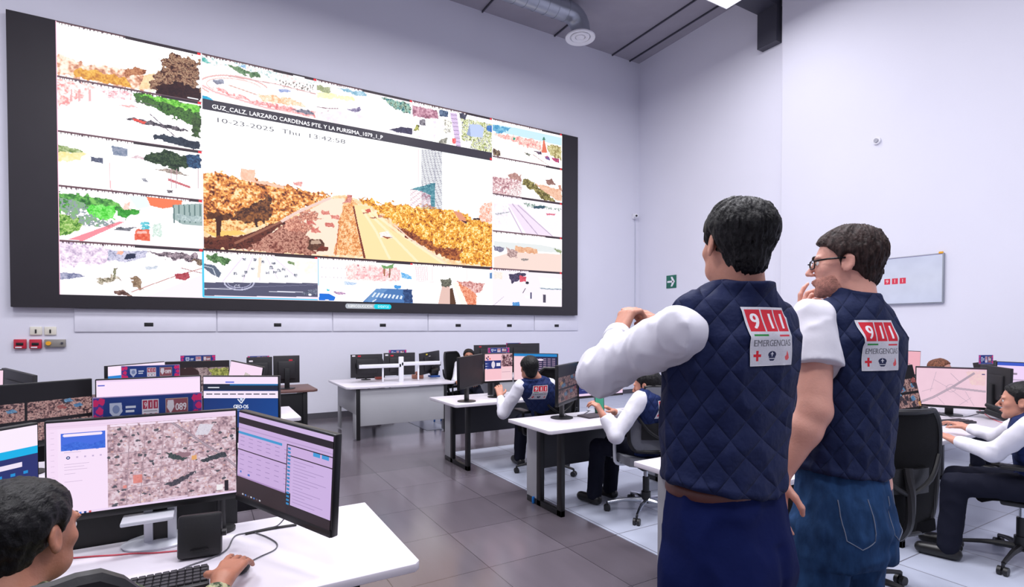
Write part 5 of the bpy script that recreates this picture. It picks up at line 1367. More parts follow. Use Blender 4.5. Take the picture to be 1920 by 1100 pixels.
    drape_patch('sewn_patch', fg, vest, c + 0, -fv, rv, -0.110, 0.030, 1.388, 1.545, patch911(), M_patch, off=0.003, parent=VO)
    return fg
man_two()
# ================================================================ SCREEN PICTURES
LAV = (242, 222, 248)
def c_map():
    c = Cv(420, 236, (248, 226, 250))
    c.rect(0, 0, 420, 16, (240, 214, 240), raw=True); c.rect(0, 9, 420, 10, (225, 200, 230), raw=True)
    c.rect(0, 16, 22, 236, (246, 222, 248), raw=True)
    c.leaf([(122, 14), (420, 14), (420, 236), (122, 236)], [(138, 112, 126), (176, 144, 156), (200, 168, 178), (212, 184, 196), (226, 206, 218)], 14, 0, raw=True)
    rnd = random.Random(4)
    for _ in range(620):
        x = rnd.uniform(124, 416); y = rnd.uniform(22, 232); a = rnd.uniform(2, 6); b = rnd.uniform(2, 5)
        c.rect(x, y, x + a, y + b, rnd.choice([(236, 214, 222), (214, 176, 182), (180, 148, 158), (140, 118, 132), (232, 194, 182), (240, 226, 236), (206, 156, 150), (160, 134, 148)]), 0.8, raw=True)
    for _ in range(70):
        x = rnd.uniform(124, 416); y = rnd.uniform(22, 232); c.ell(x, y, rnd.uniform(2, 7), rnd.uniform(1.5, 4), (62, 68, 78), 0.8, raw=True, rag=2)
    for (x0, y0, x1, y1, w_) in ((170, 30, 160, 236, 2), (206, 20, 190, 236, 2), (246, 20, 232, 236, 1.5), (122, 92, 420, 86, 2), (122, 140, 300, 134, 2), (122, 186, 420, 176, 2), (250, 200, 420, 120, 3), (300, 60, 300, 236, 1.5), (340, 90, 420, 180, 2)):
        c.line([(x0, y0), (x1, y1)], w_, (172, 146, 158), raw=True)
    c.line([(262, 18), (300, 50), (340, 86), (382, 120), (420, 160)], 6, (158, 140, 154), raw=True); c.line([(262, 18), (300, 50), (340, 86), (382, 120), (420, 160)], 1, (200, 180, 192), raw=True)
    c.ell(286, 112, 22, 9, (150, 116, 128), raw=True, rag=2)
    c.leaf([(330, 30), (365, 34), (350, 62), (318, 60)], [(205, 198, 214), (226, 220, 232)], 3, 1, raw=True)
    for (x, y, w_, h) in ((176, 152, 20, 22), (154, 176, 8, 8)): c.rect(x, y, x + w_, y + h, (228, 130, 120), 0.8, raw=True)
    c.leaf([(250, 100), (300, 122), (290, 130), (256, 116)], [(50, 62, 66), (80, 88, 90)], 3, 3, raw=True); c.leaf([(330, 130), (390, 112), (400, 128), (340, 140)], [(44, 52, 60), (84, 84, 92)], 3, 3, raw=True); c.leaf([(250, 186), (320, 158), (300, 180), (260, 196)], [(48, 52, 66), (96, 86, 96)], 3, 3, raw=True)
    c.rect(310, 116, 322, 128, (226, 168, 110), raw=True)
    for k, w_ in enumerate((34, 22, 36, 46, 30, 52)): x = 128 + (0, 38, 64, 104, 156, 192)[k]; pill(c, x, x + w_, 15, 20, (244, 224, 244))
    c.rect(28, 28, 118, 72, (70, 110, 224), raw=True); c.leaf([(28, 58), (60, 50), (90, 60), (118, 50), (118, 72), (28, 72)], [(50, 92, 204), (70, 118, 226)], 4, 1, raw=True)
    pill(c, 32, 112, 30, 37, (250, 232, 250))
    c.ell(42, 90, 4, 4, (40, 60, 120), raw=True); c.ell(42, 90, 2, 2, (220, 220, 250), raw=True)
    for k in range(4): c.ell(60 + 16 * k, 90, 2.5, 2, (200, 180, 215), raw=True)
    for (y, w_) in ((76, 34), (106, 50), (113, 40), (120, 46), (130, 22), (150, 36)): c.rect(34, y, 34 + w_, y + 1.2, (200, 178, 208), raw=True)
    for k in range(9): c.rect(8, 24 + 14 * k, 15, 25 + 14 * k, (214, 192, 220), raw=True)
    c.rect(0, 229, 420, 236, (238, 216, 246), raw=True)
    for k in range(9): c.rect(2 + 10 * k, 230, 7 + 10 * k, 235, [(60, 60, 90), (60, 110, 200), (30, 60, 120), (200, 80, 80), (40, 40, 60)][k % 5], raw=True)
    c.rect(370, 206, 386, 222, (240, 235, 240), raw=True); c.rect(390, 196, 400, 226, (40, 34, 44), raw=True); pill(c, 230, 300, 224, 228, (232, 210, 232))
    return c
def c_form():
    c = Cv(240, 170, (40, 32, 40))
    c.rect(0, 0, 240, 9, (206, 180, 226), raw=True); c.rect(0, 9, 240, 22, (34, 26, 34), raw=True)
    c.rect(0, 22, 240, 128, (200, 172, 220), raw=True)
    c.rect(0, 30, 240, 32, (180, 154, 200), raw=True); c.rect(0, 38, 120, 43, (64, 150, 206), raw=True); c.rect(0, 74, 132, 76.5, (40, 28, 40), raw=True)
    for y in (48, 56, 64, 84, 94, 104, 114):
        for x in range(6, 128, 24): c.rect(x, y, x + 12, y + 1, (150, 126, 176), raw=True)
    c.rect(132, 36, 240, 38, (40, 28, 40), raw=True); c.rect(132, 36, 134, 132, (40, 28, 40), raw=True); c.rect(132, 56, 240, 58, (44, 32, 44), raw=True)
    for y in range(42, 150, 7): c.rect(135, y, 142, y + 4, (52, 132, 190), raw=True)
    c.rect(196, 38, 212, 45, (62, 150, 214), raw=True); c.rect(216, 38, 232, 45, (62, 150, 214), raw=True)
    c.rect(145, 58, 240, 150, (202, 176, 224), raw=True)
    for y in range(64, 148, 6): c.rect(150, y, 150 + (y * 7) % 60 + 20, y + 1, (164, 140, 188), raw=True)
    c.rect(0, 128, 132, 131, (170, 140, 190), raw=True); c.rect(0, 131, 134, 170, (52, 40, 44), raw=True); c.rect(134, 152, 240, 170, (46, 36, 42), raw=True)
    c.rect(8, 118, 12, 122, (60, 110, 200), raw=True); c.rect(30, 120, 36, 124, (60, 110, 200), raw=True)
    for k in range(7): c.rect(16 + 8 * k, 163, 20 + 8 * k, 166, [(200, 200, 210), (70, 120, 200), (90, 80, 90)][k % 3], raw=True)
    return c
def c_blue():
    c = Cv(160, 100, (32, 44, 108)); c.rect(0, 0, 160, 22, (250, 236, 252), raw=True); c.rect(0, 22, 160, 30, (0, 176, 232), raw=True)
    for y in (36, 56, 68, 80): c.rect(60, y, 146, y + 5, (238, 226, 246), raw=True)
    for k in range(8): c.rect(70 + 11 * k, 46, 74 + 11 * k, 49, (20, 140, 210), raw=True)
    return c
def c_video(w_=160, h=100, seed=1):
    c = Cv(w_, h, (16, 13, 16)); rnd = random.Random(seed)
    for (x0, y0, x1, y1) in ((0, .3, .48, .6), (.5, .3, 1, .6), (0, .66, .48, .97), (.5, .66, 1, .97)):
        c.leaf([(x0 * w_, y0 * h), (x1 * w_, y0 * h), (x1 * w_, y1 * h), (x0 * w_, y1 * h)], [(40, 28, 34), (104, 74, 78), (160, 120, 118), (206, 166, 160), (90, 66, 72)], 9, 0, raw=True)
        for k in range(4):
            x = rnd.uniform(x0, x1 - .1) * w_; y = rnd.uniform(y0, y1 - .08) * h
            c.leaf([(x, y), (x + 14, y - 3), (x + 22, y + 6), (x + 4, y + 8)], rnd.choice([[(60, 100, 150), (120, 160, 190)], [(40, 30, 40), (70, 60, 70)], [(190, 130, 80), (220, 170, 120)], [(170, 60, 60), (140, 100, 100)]]), 4, 1, raw=True)
    return c
def c_white():
    c = Cv(160, 90, (252, 228, 252)); c.rect(0, 0, 160, 3, (236, 210, 242), raw=True); c.rect(2, 8, 12, 10, (90, 100, 200), raw=True)
    return c
def c_geo():
    c = Cv(170, 100, (16, 48, 112))
    X, Y = np.meshgrid(np.arange(170), np.arange(100)); c.a[40:, :] += ((X[40:] / 170) * 26 + (Y[40:] - 40) * 0.1)[..., None] * np.array([0.1, 0.7, 1.0])
    c.rect(0, 0, 170, 14, (248, 228, 252), raw=True); pill(c, 50, 70, 9, 12, (110, 120, 220)); c.rect(0, 14, 170, 26, (30, 38, 60), raw=True); c.rect(60, 14, 170, 17, (30, 110, 170), raw=True)
    c.text('Búsqueda de datos', 10, 23, 4, (235, 235, 245), wid=28) if False else c.rect(10, 20, 36, 22.5, (225, 228, 240), raw=True)
    c.rect(0, 28, 170, 42, (248, 232, 252), raw=True)
    for k in range(9): c.rect(6 + k * 18, 33, 20 + k * 18, 35, (50, 50, 70), raw=True)
    c.line([(78, 44), (86, 52), (94, 42)], 2.2, (235, 240, 250), raw=True); c.ell(86, 44, 3, 3, (200, 215, 240), raw=True)
    c.text('GEO-OS', 68, 62, 7, (240, 244, 255), wid=34, bold=0.4); c.rect(76, 65, 96, 66, (150, 170, 210), raw=True)
    return c
def c_desktop():
    c = Cv(140, 84, (248, 196, 206)); c.rect(0, 20, 82, 46, (36, 50, 120), raw=True); c.ell(42, 33, 9, 11, (225, 215, 230), raw=True); c.rect(58, 28, 78, 38, (230, 225, 240), raw=True)
    for (x, y, k) in ((6, 10, (40, 40, 60)), (14, 6, (90, 40, 60)), (22, 12, (230, 90, 50)), (12, 14, (60, 60, 160))): c.rect(x, y, x + 6, y + 5, k, raw=True)
    for y in (28, 36, 44): c.rect(4, y, 8, y + 3, (240, 240, 250), raw=True); c.rect(12, y, 16, y + 3, (130, 150, 220), raw=True)
    c.leaf([(84, 2), (140, 2), (140, 40), (84, 40)], [(50, 30, 40), (130, 90, 100), (220, 190, 195)], 12, 0, raw=True); c.rect(84, 44, 140, 84, (244, 206, 214), raw=True); c.rect(86, 56, 130, 58, (210, 170, 185), raw=True); c.rect(0, 80, 140, 84, (250, 220, 230), raw=True)
    return c
def c_tables():
    c = Cv(140, 84, (246, 206, 216)); c.rect(0, 0, 140, 8, (30, 130, 200), raw=True); c.rect(64, 8, 140, 66, (36, 36, 70), raw=True)
    for y in range(14, 64, 6):
        for x in range(68, 136, 14): c.rect(x, y, x + 10, y + 2.5, (190, 160, 190), raw=True)
    c.rect(68, 16, 96, 20, (240, 230, 245), raw=True)
    return c
def c_roads():
    c = Cv(240, 140, (238, 202, 218)); c.noise(5, 40, 3)
    for P, w_ in (([(20, 130), (60, 112), (130, 68), (200, 16)], 8), ([(120, 72), (160, 76), (238, 82)], 7)): c.line(P, w_, (178, 158, 174), raw=True); c.line(P, 1, (210, 190, 204), raw=True)
    for P in ([(70, 16), (50, 90)], [(60, 44), (110, 72)], [(110, 72), (180, 124)], [(170, 84), (200, 136)], [(20, 92), (60, 78)], [(120, 20), (150, 50)], [(70, 104), (100, 136)], [(150, 136), (190, 106)]): c.line(P, 1.6, (196, 172, 190), raw=True)
    for a in np.linspace(0, 2 * PI, 24): c.rect(120 + 16 * math.cos(a), 74 + 14 * math.sin(a), 123 + 16 * math.cos(a), 76 + 14 * math.sin(a), (180, 160, 178), raw=True)
    c.leaf([(170, 10), (236, 10), (236, 60), (190, 60)], [(240, 208, 206), (236, 196, 204)], 12, 3, raw=True) ; c.line([(130, 68), (200, 16)], 8, (178, 158, 174), raw=True)
    c.rect(12, 130, 20, 136, (70, 50, 110), raw=True); c.rect(224, 18, 234, 22, (90, 80, 130), raw=True); c.rect(0, 0, 240, 3, (90, 60, 80), raw=True)
    return c
def c_plain(col=(214, 190, 222), top=None):
    c = Cv(80, 50, col)
    if top: c.rect(0, 0, 80, 5, top, raw=True)
    c.rect(8, 16, 34, 19, tuple(int(x * .6) for x in col), raw=True); c.rect(8, 26, 50, 28, tuple(int(x * .8) for x in col), raw=True)
    return c
def c_beige():
    c = Cv(80, 50, (250, 222, 246)); c.poly([(20, 50), (40, 12), (80, 20), (80, 50)], (205, 195, 190), raw=True); return c
def c_road():
    c = Cv(120, 70, (40, 34, 38)); c.leaf([(0, 12), (120, 12), (120, 70), (0, 70)], [(60, 44, 48), (140, 116, 120), (190, 166, 170), (110, 90, 90)], 10, 0, raw=True); c.leaf([(80, 14), (120, 14), (120, 50), (92, 40)], [(90, 96, 40), (200, 200, 110)], 4, 3, raw=True); c.ell(40, 30, 24, 20, (60, 38, 40), raw=True, rag=3); return c
def c_dark(): return Cv(40, 26, (26, 22, 26)).noise(4, 8)

M_scr = attr_mat('monitor_picture', 1.0); M_scr_dim = attr_mat('dark_picture', 0.8)
M_case = mat('monitor_case', (16, 16, 18), 0.35); M_back = mat('monitor_back', (34, 32, 36), 0.5); M_silver = mat('silver_plastic', (205, 208, 216), 0.35, 0.15)

def monitor(label, TL, TR, h, cvs=None, base=None, zb=0.73, group='desk monitors', sm=None, stand='plain', stick=None, foot=(0, 0.10)):
    """TL, TR: top corners seen from the front (x, y, z)"""
    TL = Vector(TL); TR = Vector(TR); r = TR - TL; w_ = r.length
    rz = math.atan2(r.y, r.x); mid = (TL + TR) / 2
    t = thing('monitor', label, 'monitor', (mid.x, mid.y, zb), rz, group)
    roll = math.asin((TR.z - TL.z) / w_)
    zt = mid.z - zb
    R = Matrix.Translation((0, 0, zt)) @ Matrix.Rotation(-roll, 4, 'Y')
    m = MB().b2(-w_ / 2, w_ / 2, 0.0, 0.028, -h, 0, 0.004); m.b2(-w_ * .33, w_ * .33, 0.026, 0.05, -h * .85, -h * .2, 0.01)
    m.build('casing', M_back if cvs is None else M_case, t, M=R)
    MB().b2(-w_ / 2 + .002, w_ / 2 - .002, -0.004, 0.0, -h + .002, -h + 0.024, 0.001).build('lower_bezel', M_case, t, M=R)
    if cvs is not None:
        q = [R @ Vector(p) for p in ((-w_ / 2 + .006, -0.002, -.007), (w_ / 2 - .006, -0.002, -.007), (w_ / 2 - .006, -0.002, -h + .022), (-w_ / 2 + .006, -0.002, -h + .022))]
        pic_mesh('display', cvs, q, sm or M_scr, t)
    fx, fy = foot
    if stand == 'silver':
        m = MB().b2(fx - .048, fx - .02, fy - .03, fy + .03, 0.012, 0.30, .004); m.b2(fx + .024, fx + .052, fy - .03, fy + .03, 0.012, 0.30, .004)
        m.box((fx - .03, fy - .075, 0.118), (0.155, 0.10, 0.014), .004)
        m.build('column', M_silver, t)
        MB().b2(fx - .02, fx + .024, fy - .02, fy + .02, .012, .28).build('column_core', M_black, t)
        m = MB().lathe([(0.115, 0.001), (0.118, 0.008), (0.10, 0.014), (0.02, 0.018), (0.005, 0.018)], (0, 0, 0), 40); m.bm.transform(Matrix.Translation((fx, fy, 0)) @ Matrix.Diagonal((1, .8, 1, 1)))
        m.build('base', M_silver, t)
    elif stand:
        MB().b2(-.03, .03, 0.045, 0.075, 0.01, max(.1, zt - h * .45), .004).build('column', M_silver if stand == 'pole' else M_black, t)
        MB().lathe([(0.10, 0.0), (0.10, 0.008), (0.02, 0.014), (0.004, 0.014)], (0, 0.06, 0), 28).build('base', M_silver if stand == 'pole' else M_black, t)
    if stick:
        for (x, z, col) in stick: MB().b2(x - .022, x + .022, 0.026, 0.032, z - .010, z + .010).build('sticker', MATS[col], t, M=R)
    return t
for n_, c_ in (('sticker_red', (200, 40, 60)), ('sticker_white', (230, 225, 230)), ('sticker_yellow', (220, 200, 60))): mat(n_, c_, 0.6)

# ---- banner signs on top of the monitors
def c_banner():
    c = Cv(288, 60, (28, 58, 132)); c.noise(6, 20, 4)
    for x0 in (2, 262):
        c.rect(x0, 2, x0 + 24, 58, (120, 60, 160), 0.6, raw=True)
        for (x, y) in ((6, 12), (16, 30), (6, 46), (20, 10), (22, 50)): c.ell(x0 + x, y, 9, 8, (226, 40, 110), raw=True, rag=2)
    c.poly([(42, 14), (72, 14), (74, 34), (58, 50), (42, 34)], (196, 204, 224), raw=True); c.ell(58, 28, 9, 9, (130, 146, 186), raw=True)
    c.rect(82, 22, 108, 27, (225, 230, 240), raw=True); c.rect(82, 31, 104, 36, (225, 230, 240), raw=True)
    c.rect(124, 10, 168, 50, (232, 226, 234), raw=True)
    for k, ch in enumerate('911'): c.rect(126 + 14 * k, 12, 138 + 14 * k, 31, (176, 50, 80), raw=True); c.text(ch, 129 + 14 * k, 28, 12, (240, 235, 240))
    c.rect(128, 35, 164, 37, (150, 150, 160), raw=True); c.rect(129, 41, 134, 45, (200, 60, 80), raw=True); c.rect(144, 41, 150, 45, (40, 50, 90), raw=True); c.rect(158, 41, 163, 45, (220, 110, 110), raw=True)
    c.rect(186, 10, 248, 50, (176, 150, 140), raw=True); c.rect(188, 12, 246, 48, (150, 80, 92), raw=True); c.poly([(192, 14), (208, 14), (210, 30), (200, 44), (190, 30)], (228, 220, 226), raw=True)
    c.text('089', 213, 38, 16, (240, 234, 238), wid=30, bold=0.5)
    c.line([(1, 1), (287, 1), (287, 59), (1, 59), (1, 1)], 2, (170, 160, 200), raw=True)
    return c
M_ban = attr_mat('banner_print', 0, 0.5); M_banback = mat('banner_back', (150, 100, 160), 0.6)
BAN = [None]
def banner(label, x0, x1, y, z0, h, lift=0.1, flip=False, rz=0.0):
    w_ = abs(x1 - x0)
    t = thing('banner_sign', label, 'sign', ((x0 + x1) / 2, y, z0), rz + (PI if flip else 0), group='blue banner signs above the monitors')
    MB().b2(-w_ / 2, w_ / 2, 0.0, 0.006, 0, h, .001).build('board', M_banback, t)
    if BAN[0] is None: BAN[0] = c_banner()
    pic_mesh('printed_face', BAN[0], [(-w_ / 2, -.001, h), (w_ / 2, -.001, h), (w_ / 2, -.001, 0), (-w_ / 2, -.001, 0)], M_ban, t)
    MB().b2(-.015, .015, .004, .012, -lift, .03).build('bracket', M_black, t)
    return t

# ---- desks
def desk(label, x0, x1, y0, y1, style='bench', ztop=0.73, group='white topped desks', topm=None, rear=None):
    t = thing('desk', label, 'desk', ((x0 + x1) / 2, (y0 + y1) / 2, 0), 0, group)
    a, b = (x1 - x0) / 2, (y1 - y0) / 2
    if style == 'bench':
        MB().prism([(-a, -b + .02), (-a + .02, -b), (a - .02, -b), (a, -b + .02), (a, b), (-a, b)], ztop - .03, ztop, .003).build('desktop', topm or M_top, t)
        for sx in (-1, 1):
            x = sx * (a - .2)
            MB().b2(x - .015, x + .015, b - .17, b - .01, 0.02, ztop - .031, .003).build('end_panel', M_grey, t)
            m = MB().b2(x - .02, x + .02, -b + .1, -b + .16, 0.0, ztop - .031, .003); m.b2(x - .02, x + .02, b - .24, b - .18, 0.0, ztop - .031, .003); m.b2(x - .02, x + .02, -b + .1, b - .02, 0.0, .05, .003)
            m.build('leg_frame', M_frame, t)
        MB().b2(-a + .22, a - .22, b - .16, b - .14, .30, ztop - .031, .002).build('modesty_panel', M_modesty, t)
    else:
        MB().prism([(-a, -b + .05), (-a + .05, -b), (a - .05, -b), (a, -b + .05), (a, b), (-a, b)], ztop - .03, ztop, .004).build('desktop', topm or M_top, t)
        for sx in (-1, 1):
            x = sx * (a - .14)
            m = MB().b2(x - .015, x + .015, -b + .05, -b + .20, 0.02, .35, .003); m.b2(x - .015, x + .015, b - .17, b - .05, .02, .35, .003); m.b2(x - .015, x + .015, -b + .05, b - .05, .35, ztop - .031, .003)
            m.build('side_panel', M_grey if style == 'grey' else M_frame, t)
            MB().b2(x - .025 + sx * -.02, x + .025 + sx * -.02, -b + .025, -b + .05, 0, ztop - .031, .003).build('corner_post', M_frame, t)
        MB().b2(-a + .17, a - .17, -b + .035, -b + .055, .19, ztop - .04, .003).build('modesty_panel', M_grey if style == 'grey' else M_frame, t)
    return t
t = thing('privacy_panel', 'black upright panel closing the back of the front left desk under the monitors', 'panel', (-1.1, 2.435, 0))
MB().b2(-1.2, 1.22, 0.0, .022, .0, .875, .003).build('board', M_black, t)

# ---- office chairs
M_mesh = fabric_mat('black_chair_mesh', (16, 16, 18), 'mesh', rough=0.8, spec=0.2); M_gmesh = fabric_mat('grey_chair_mesh', (120, 122, 130), 'mesh', rough=0.8, spec=0.2)
M_seatm = fabric_mat('black_seat_fabric', (14, 14, 17), 'mesh', rough=0.9, spec=0.1)
def chair(label, x, y, rz, style='black', group='mesh office chairs', h=1.04, low=False, zb=.56, w_=0.47):
    t = thing('office_chair', label, 'chair', (x, y, 0), rz, group)
    base_m = M_chrome if style == 'grey' else M_black
    # five star base
    for k in range(5):
        a = 2 * PI * k / 5 + .3
        d = Vector((math.cos(a), math.sin(a), 0)); 
        _bm = MB().tube([tuple(d * .03 + Vector((0, 0, .11))), tuple(d * .16 + Vector((0, 0, .105))), tuple(d * .31 + Vector((0, 0, .075)))], [.024, .022, .020, .018, .016, .014, .013, .012, .012], n=8)
        ba = _bm.build('base_arm', base_m, t)
        s_ = Vector((-d.y, d.x, 0)); p = d * .315
        m = MB()
        for q in (-1, 1): m.cyl(tuple(p + s_ * (.006 * q) + Vector((0, 0, .028))), tuple(p + s_ * (.026 * q) + Vector((0, 0, .028))), .028, n=14)
        m.cyl(tuple(p + Vector((0, 0, .03))), tuple(p + Vector((0, 0, .078))), .009, n=8)
        m.build('caster', M_black, ba)
    m = MB().cyl((0, 0, .09), (0, 0, .30), .027, n=16); m.cyl((0, 0, .09), (0, 0, .18), .038, n=16)
    m.build('gas_lift', M_black, t); MB().cyl((0, 0, .28), (0, 0, .40), .015, n=12).build('piston', M_chrome, t)
    MB().box((0, -.02, .405), (.20, .26, .045), .015).build('mechanism', M_black, t)
    # seat
    G = [[(-.245 + .49 * j / 8, -.24 + .48 * i / 8, .475 - .035 * max(0, (i - 6) / 2) ** 2 - .012 * (1 - ((j - 4) / 4) ** 2) + 0.0) for j in range(9)] for i in range(9)]
    G = np.array(G); cx = np.abs(G[:, :, 0]) / .245; G[:, :, 1] *= (1 - .10 * cx ** 4); G[:, :, 0] *= (1 - .10 * (np.abs(G[:, :, 1]) / .24) ** 4)
    MB().sheet(G, .06).build('seat', M_seatm if style == 'black' else M_gmesh, t)
    # backrest: curved frame and mesh
    zt2 = h
    def bk(u_, v_):   # u -1..1 , v 0..1
        wv = (w_ / 2) * (0.80 + 0.20 * math.sin(PI * min(1, v_ * .8 + .12)))
        cr = 1 - .10 * max(0, (v_ - .8) / .2) ** 2 - .16 * max(0, (.18 - v_) / .18) ** 2
        return (u_ * wv * cr, -.25 + .055 * u_ * u_ - .05 * v_ - .035 * math.sin(PI * v_) * -1 * .6, zb + (zt2 - zb) * v_)
    rim = [bk(u_, 0) for u_ in np.linspace(-1, 1, 7)] + [bk(1, v_) for v_ in np.linspace(.1, .93, 9)] + [bk(u_, 1) for u_ in np.linspace(.9, -.9, 9)] + [bk(-1, v_) for v_ in np.linspace(.93, .1, 9)]
    MB().tube(rim, .0155, n=8, close=True, smooth=2).build('back_frame', M_black, t)
    G = np.array([[bk(u_, v_) for u_ in np.linspace(-.98, .98, 11)] for v_ in np.linspace(0.01, .99, 15)])
    bo = MB().sheet(G, .006).build('backrest', M_mesh if style == 'black' else M_gmesh, t)
    m = MB().tube([(0, -.02, .40), (0, -.20, .40), (0, -.30, .50), (0, -.315, .66), (0, -.295, .80)], .022, n=8)
    for sx in (-1, 1): m.tube([(0, -.31, .66), (sx * .12, -.30, .74), (sx * .2, -.262, .86)], .012, n=8)
    m.build('spine', M_black, t)
    G = np.array([[(u_ * .15, -.262 + .03 * u_ * u_ - .012, .66 + .13 * v_) for u_ in np.linspace(-1, 1, 9)] for v_ in np.linspace(0, 1, 5)])
    MB().sheet(G, .02).build('lumbar_support', M_black, bo)
    for sx in (-1, 1):
        m = MB().tube([(sx * .16, -.02, .42), (sx * .265, -.02, .43), (sx * .28, -.02, .52), (sx * .28, -.02, .655)], .014, n=8)
        ap = m.build('arm_post', M_silver if style == 'grey' else M_black, t)
        MB().box((sx * .28, .0, .67), (.085, .25, .028), .012).build('armrest', M_black, ap)
    if style == 'grey':
        G = np.array([[(u_ * .135, -.30 + .02 * u_ * u_, h + .03 + .14 * v_) for u_ in np.linspace(-1, 1, 9)] for v_ in np.linspace(0, 1, 5)])
        ho = MB().sheet(G, .02).build('headrest', M_gmesh, t); MB().tube([tuple(G[0][0]), tuple(G[0][4]), tuple(G[0][8]), tuple(G[4][8]), tuple(G[4][4]), tuple(G[4][0])], .012, n=8, close=True, smooth=2).build('headrest_frame', M_black, ho)
    return t

# ================================================================ FURNITURE LAYOUT
desk('white topped desk at the front left with a keyboard and black telephone box', -2.3, 0.635, 1.70, 2.42, rear=2.42)
desk('white desk in the second row on the left, hidden behind the tall monitors', -2.3, 0.66, 3.40, 4.12)
desk('white desk end in the third row on the left beside the dark aisle floor', -2.3, 0.76, 5.02, 5.80)
desk('dark desk with a brown top near the back wall on the left', -2.3, 1.30, 7.22, 8.0, style='dark', topm=mat('brown_laminate', (104, 74, 70), 0.5))
desk('grey panelled desk with a white top in front of the back wall', 1.66, 3.25, 7.22, 8.40, style='grey')
desk('white desk where the person with 911 lettering on the back works', 2.25, 4.1, 5.02, 5.75)
desk('white desk with black leg frame where a person holds a phone', 2.30, 4.1, 3.38, 4.02)
desk('white desk corner showing at the left hip of the nearest standing person', 2.21, 3.05, 1.66, 2.36)
desk('white desk at the right where a person in profile types', 3.98, 6.6, 1.70, 2.66)
desk('grey desk near the back wall behind the seated row', 4.0, 5.8, 7.6, 8.5, style='grey')
desk('white desk at the far right carrying pink and purple screens', 6.3, 8.4, 3.0, 3.7)

# ---- monitors, front left row
def P3(px, py, z): return tuple(atZ(px, py, z))
EY = 2.30
a = atY(82, 790, EY); b = atY(445, 766, EY); zE = (a[2] + b[2]) / 2
monitor('wide monitor showing a satellite city map at the front left desk', (a[0], EY, zE), (b[0], EY, zE), 0.345, c_map(), stand='silver', foot=(0.03, 0.05))
a2 = l2w(ldz(448, 768, 1.95)); b2_ = l2w(ldz(629, 815, 1.675))
TM = monitor('monitor tilted at the right of the map screen showing lilac forms', tuple(a2), tuple(b2_), 0.335, c_form(), stand=None)
WI = (Matrix.Translation(TM.location) @ Matrix.Rotation(TM.rotation_euler.z, 4, 'Z')).inverted()
m = MB().cyl((0.06, 2.36, .73), (0.06, 2.36, 1.09), .016); m.cyl((0.06, 2.36, .73), (0.06, 2.36, .742), .05)
m.build('pole', M_black, TM, M=WI); mm = (np.array(a2) + np.array(b2_)) / 2
nv = Vector((a2[1] - b2_[1], b2_[0] - a2[0], 0)).normalized()
MB().tube([(.06, 2.36, 1.03), (.16, 2.36, 1.03), (mm[0] + nv.x * .05, mm[1] + nv.y * .05, 1.04)], .014, smooth=2).build('support_arm', M_black, TM, M=WI)
monitor('monitor with blue form panels at the left edge of the front left desk', (a[0] - .37, EY - .44, zE), (a[0] - .012, EY - .005, zE), 0.335, c_blue())
a = P3(178, 711, 1.225); b = P3(377, 703, 1.225)
monitor('blank pink white monitor in the second row on the left', a, b, 0.34, c_white())
a = P3(380, 704, 1.225); b = P3(523, 704, 1.225)
monitor('monitor with a dark blue page and white lettering in the second row', a, b, 0.345, c_geo())
b = Vector(P3(173, 709, 1.225)); d_ = (Vector(P3(0, 722, 1.225)) - b).normalized()
monitor('monitor playing dark street video at the left of the second row', tuple(b + d_ * .62), tuple(b), 0.35, c_video(260, 150, 3), sm=M_scr_dim)
a = P3(187, 687, 1.225); b = P3(309, 677, 1.225); a = Vector(b) + (Vector(a) - Vector(b)).normalized() * .60
monitor('monitor with a blue heading in the third row, left one', tuple(a), b, 0.34, (lambda c: (c.rect(0, 0, 80, 10, (252, 232, 252), raw=True), c.rect(0, 12, 80, 16, (20, 130, 210), raw=True), c.rect(0, 16, 80, 50, (50, 60, 120), raw=True), c)[-1])(Cv(80, 50, (250, 230, 250))))
a = P3(309, 678, 1.225); b = P3(430, 675, 1.225)
monitor('monitor showing a hazy road view in the third row, centre one', a, b, 0.34, c_road(), sm=M_scr_dim)
a = Vector(b) + Vector((.01, -.01, 0)); b = l2w(ldz(494, 688, 4.85))
monitor('monitor with pink and beige shapes in the third row, right one', tuple(a), tuple(b), 0.33, c_beige())
a = l2w(ldz(71, 703, 3.65)); b = l2w(ldz(12, 689, 3.9))
monitor('monitor turned away at the far left, showing only its dark back', tuple(a), tuple(b), 0.34, None)
a = l2w(ldz(-60, 694, 3.3)); b = l2w(ldz(8, 692, 3.45))
monitor('pink lit monitor cut by the left edge of the picture', tuple(a), tuple(b), 0.33, c_plain((250, 215, 235)))
# fourth row, backs, on the brown topped desk
zA = 1.14
def back_mon(label, pl, pr_, y, z, h, stick=None, stand='plain', group='monitors seen from behind'):
    a = atY(pl[0], pl[1], y); b = atY(pr_[0], pr_[1], y)
    return monitor(label, (b[0], y, z), (a[0], y, z), h, None, stick=stick, stand=stand, group=group)
back_mon('monitor seen from behind with a round red button on the brown topped desk', (512, 672), (561, 672), 7.55, 1.16, .36, stick=[(-.05, -.06, 'sticker_red')])
back_mon('monitor seen from behind at the left on the brown topped desk', (462, 674), (510, 674), 7.55, 1.15, .36, stick=[(.1, -.05, 'sticker_white')])
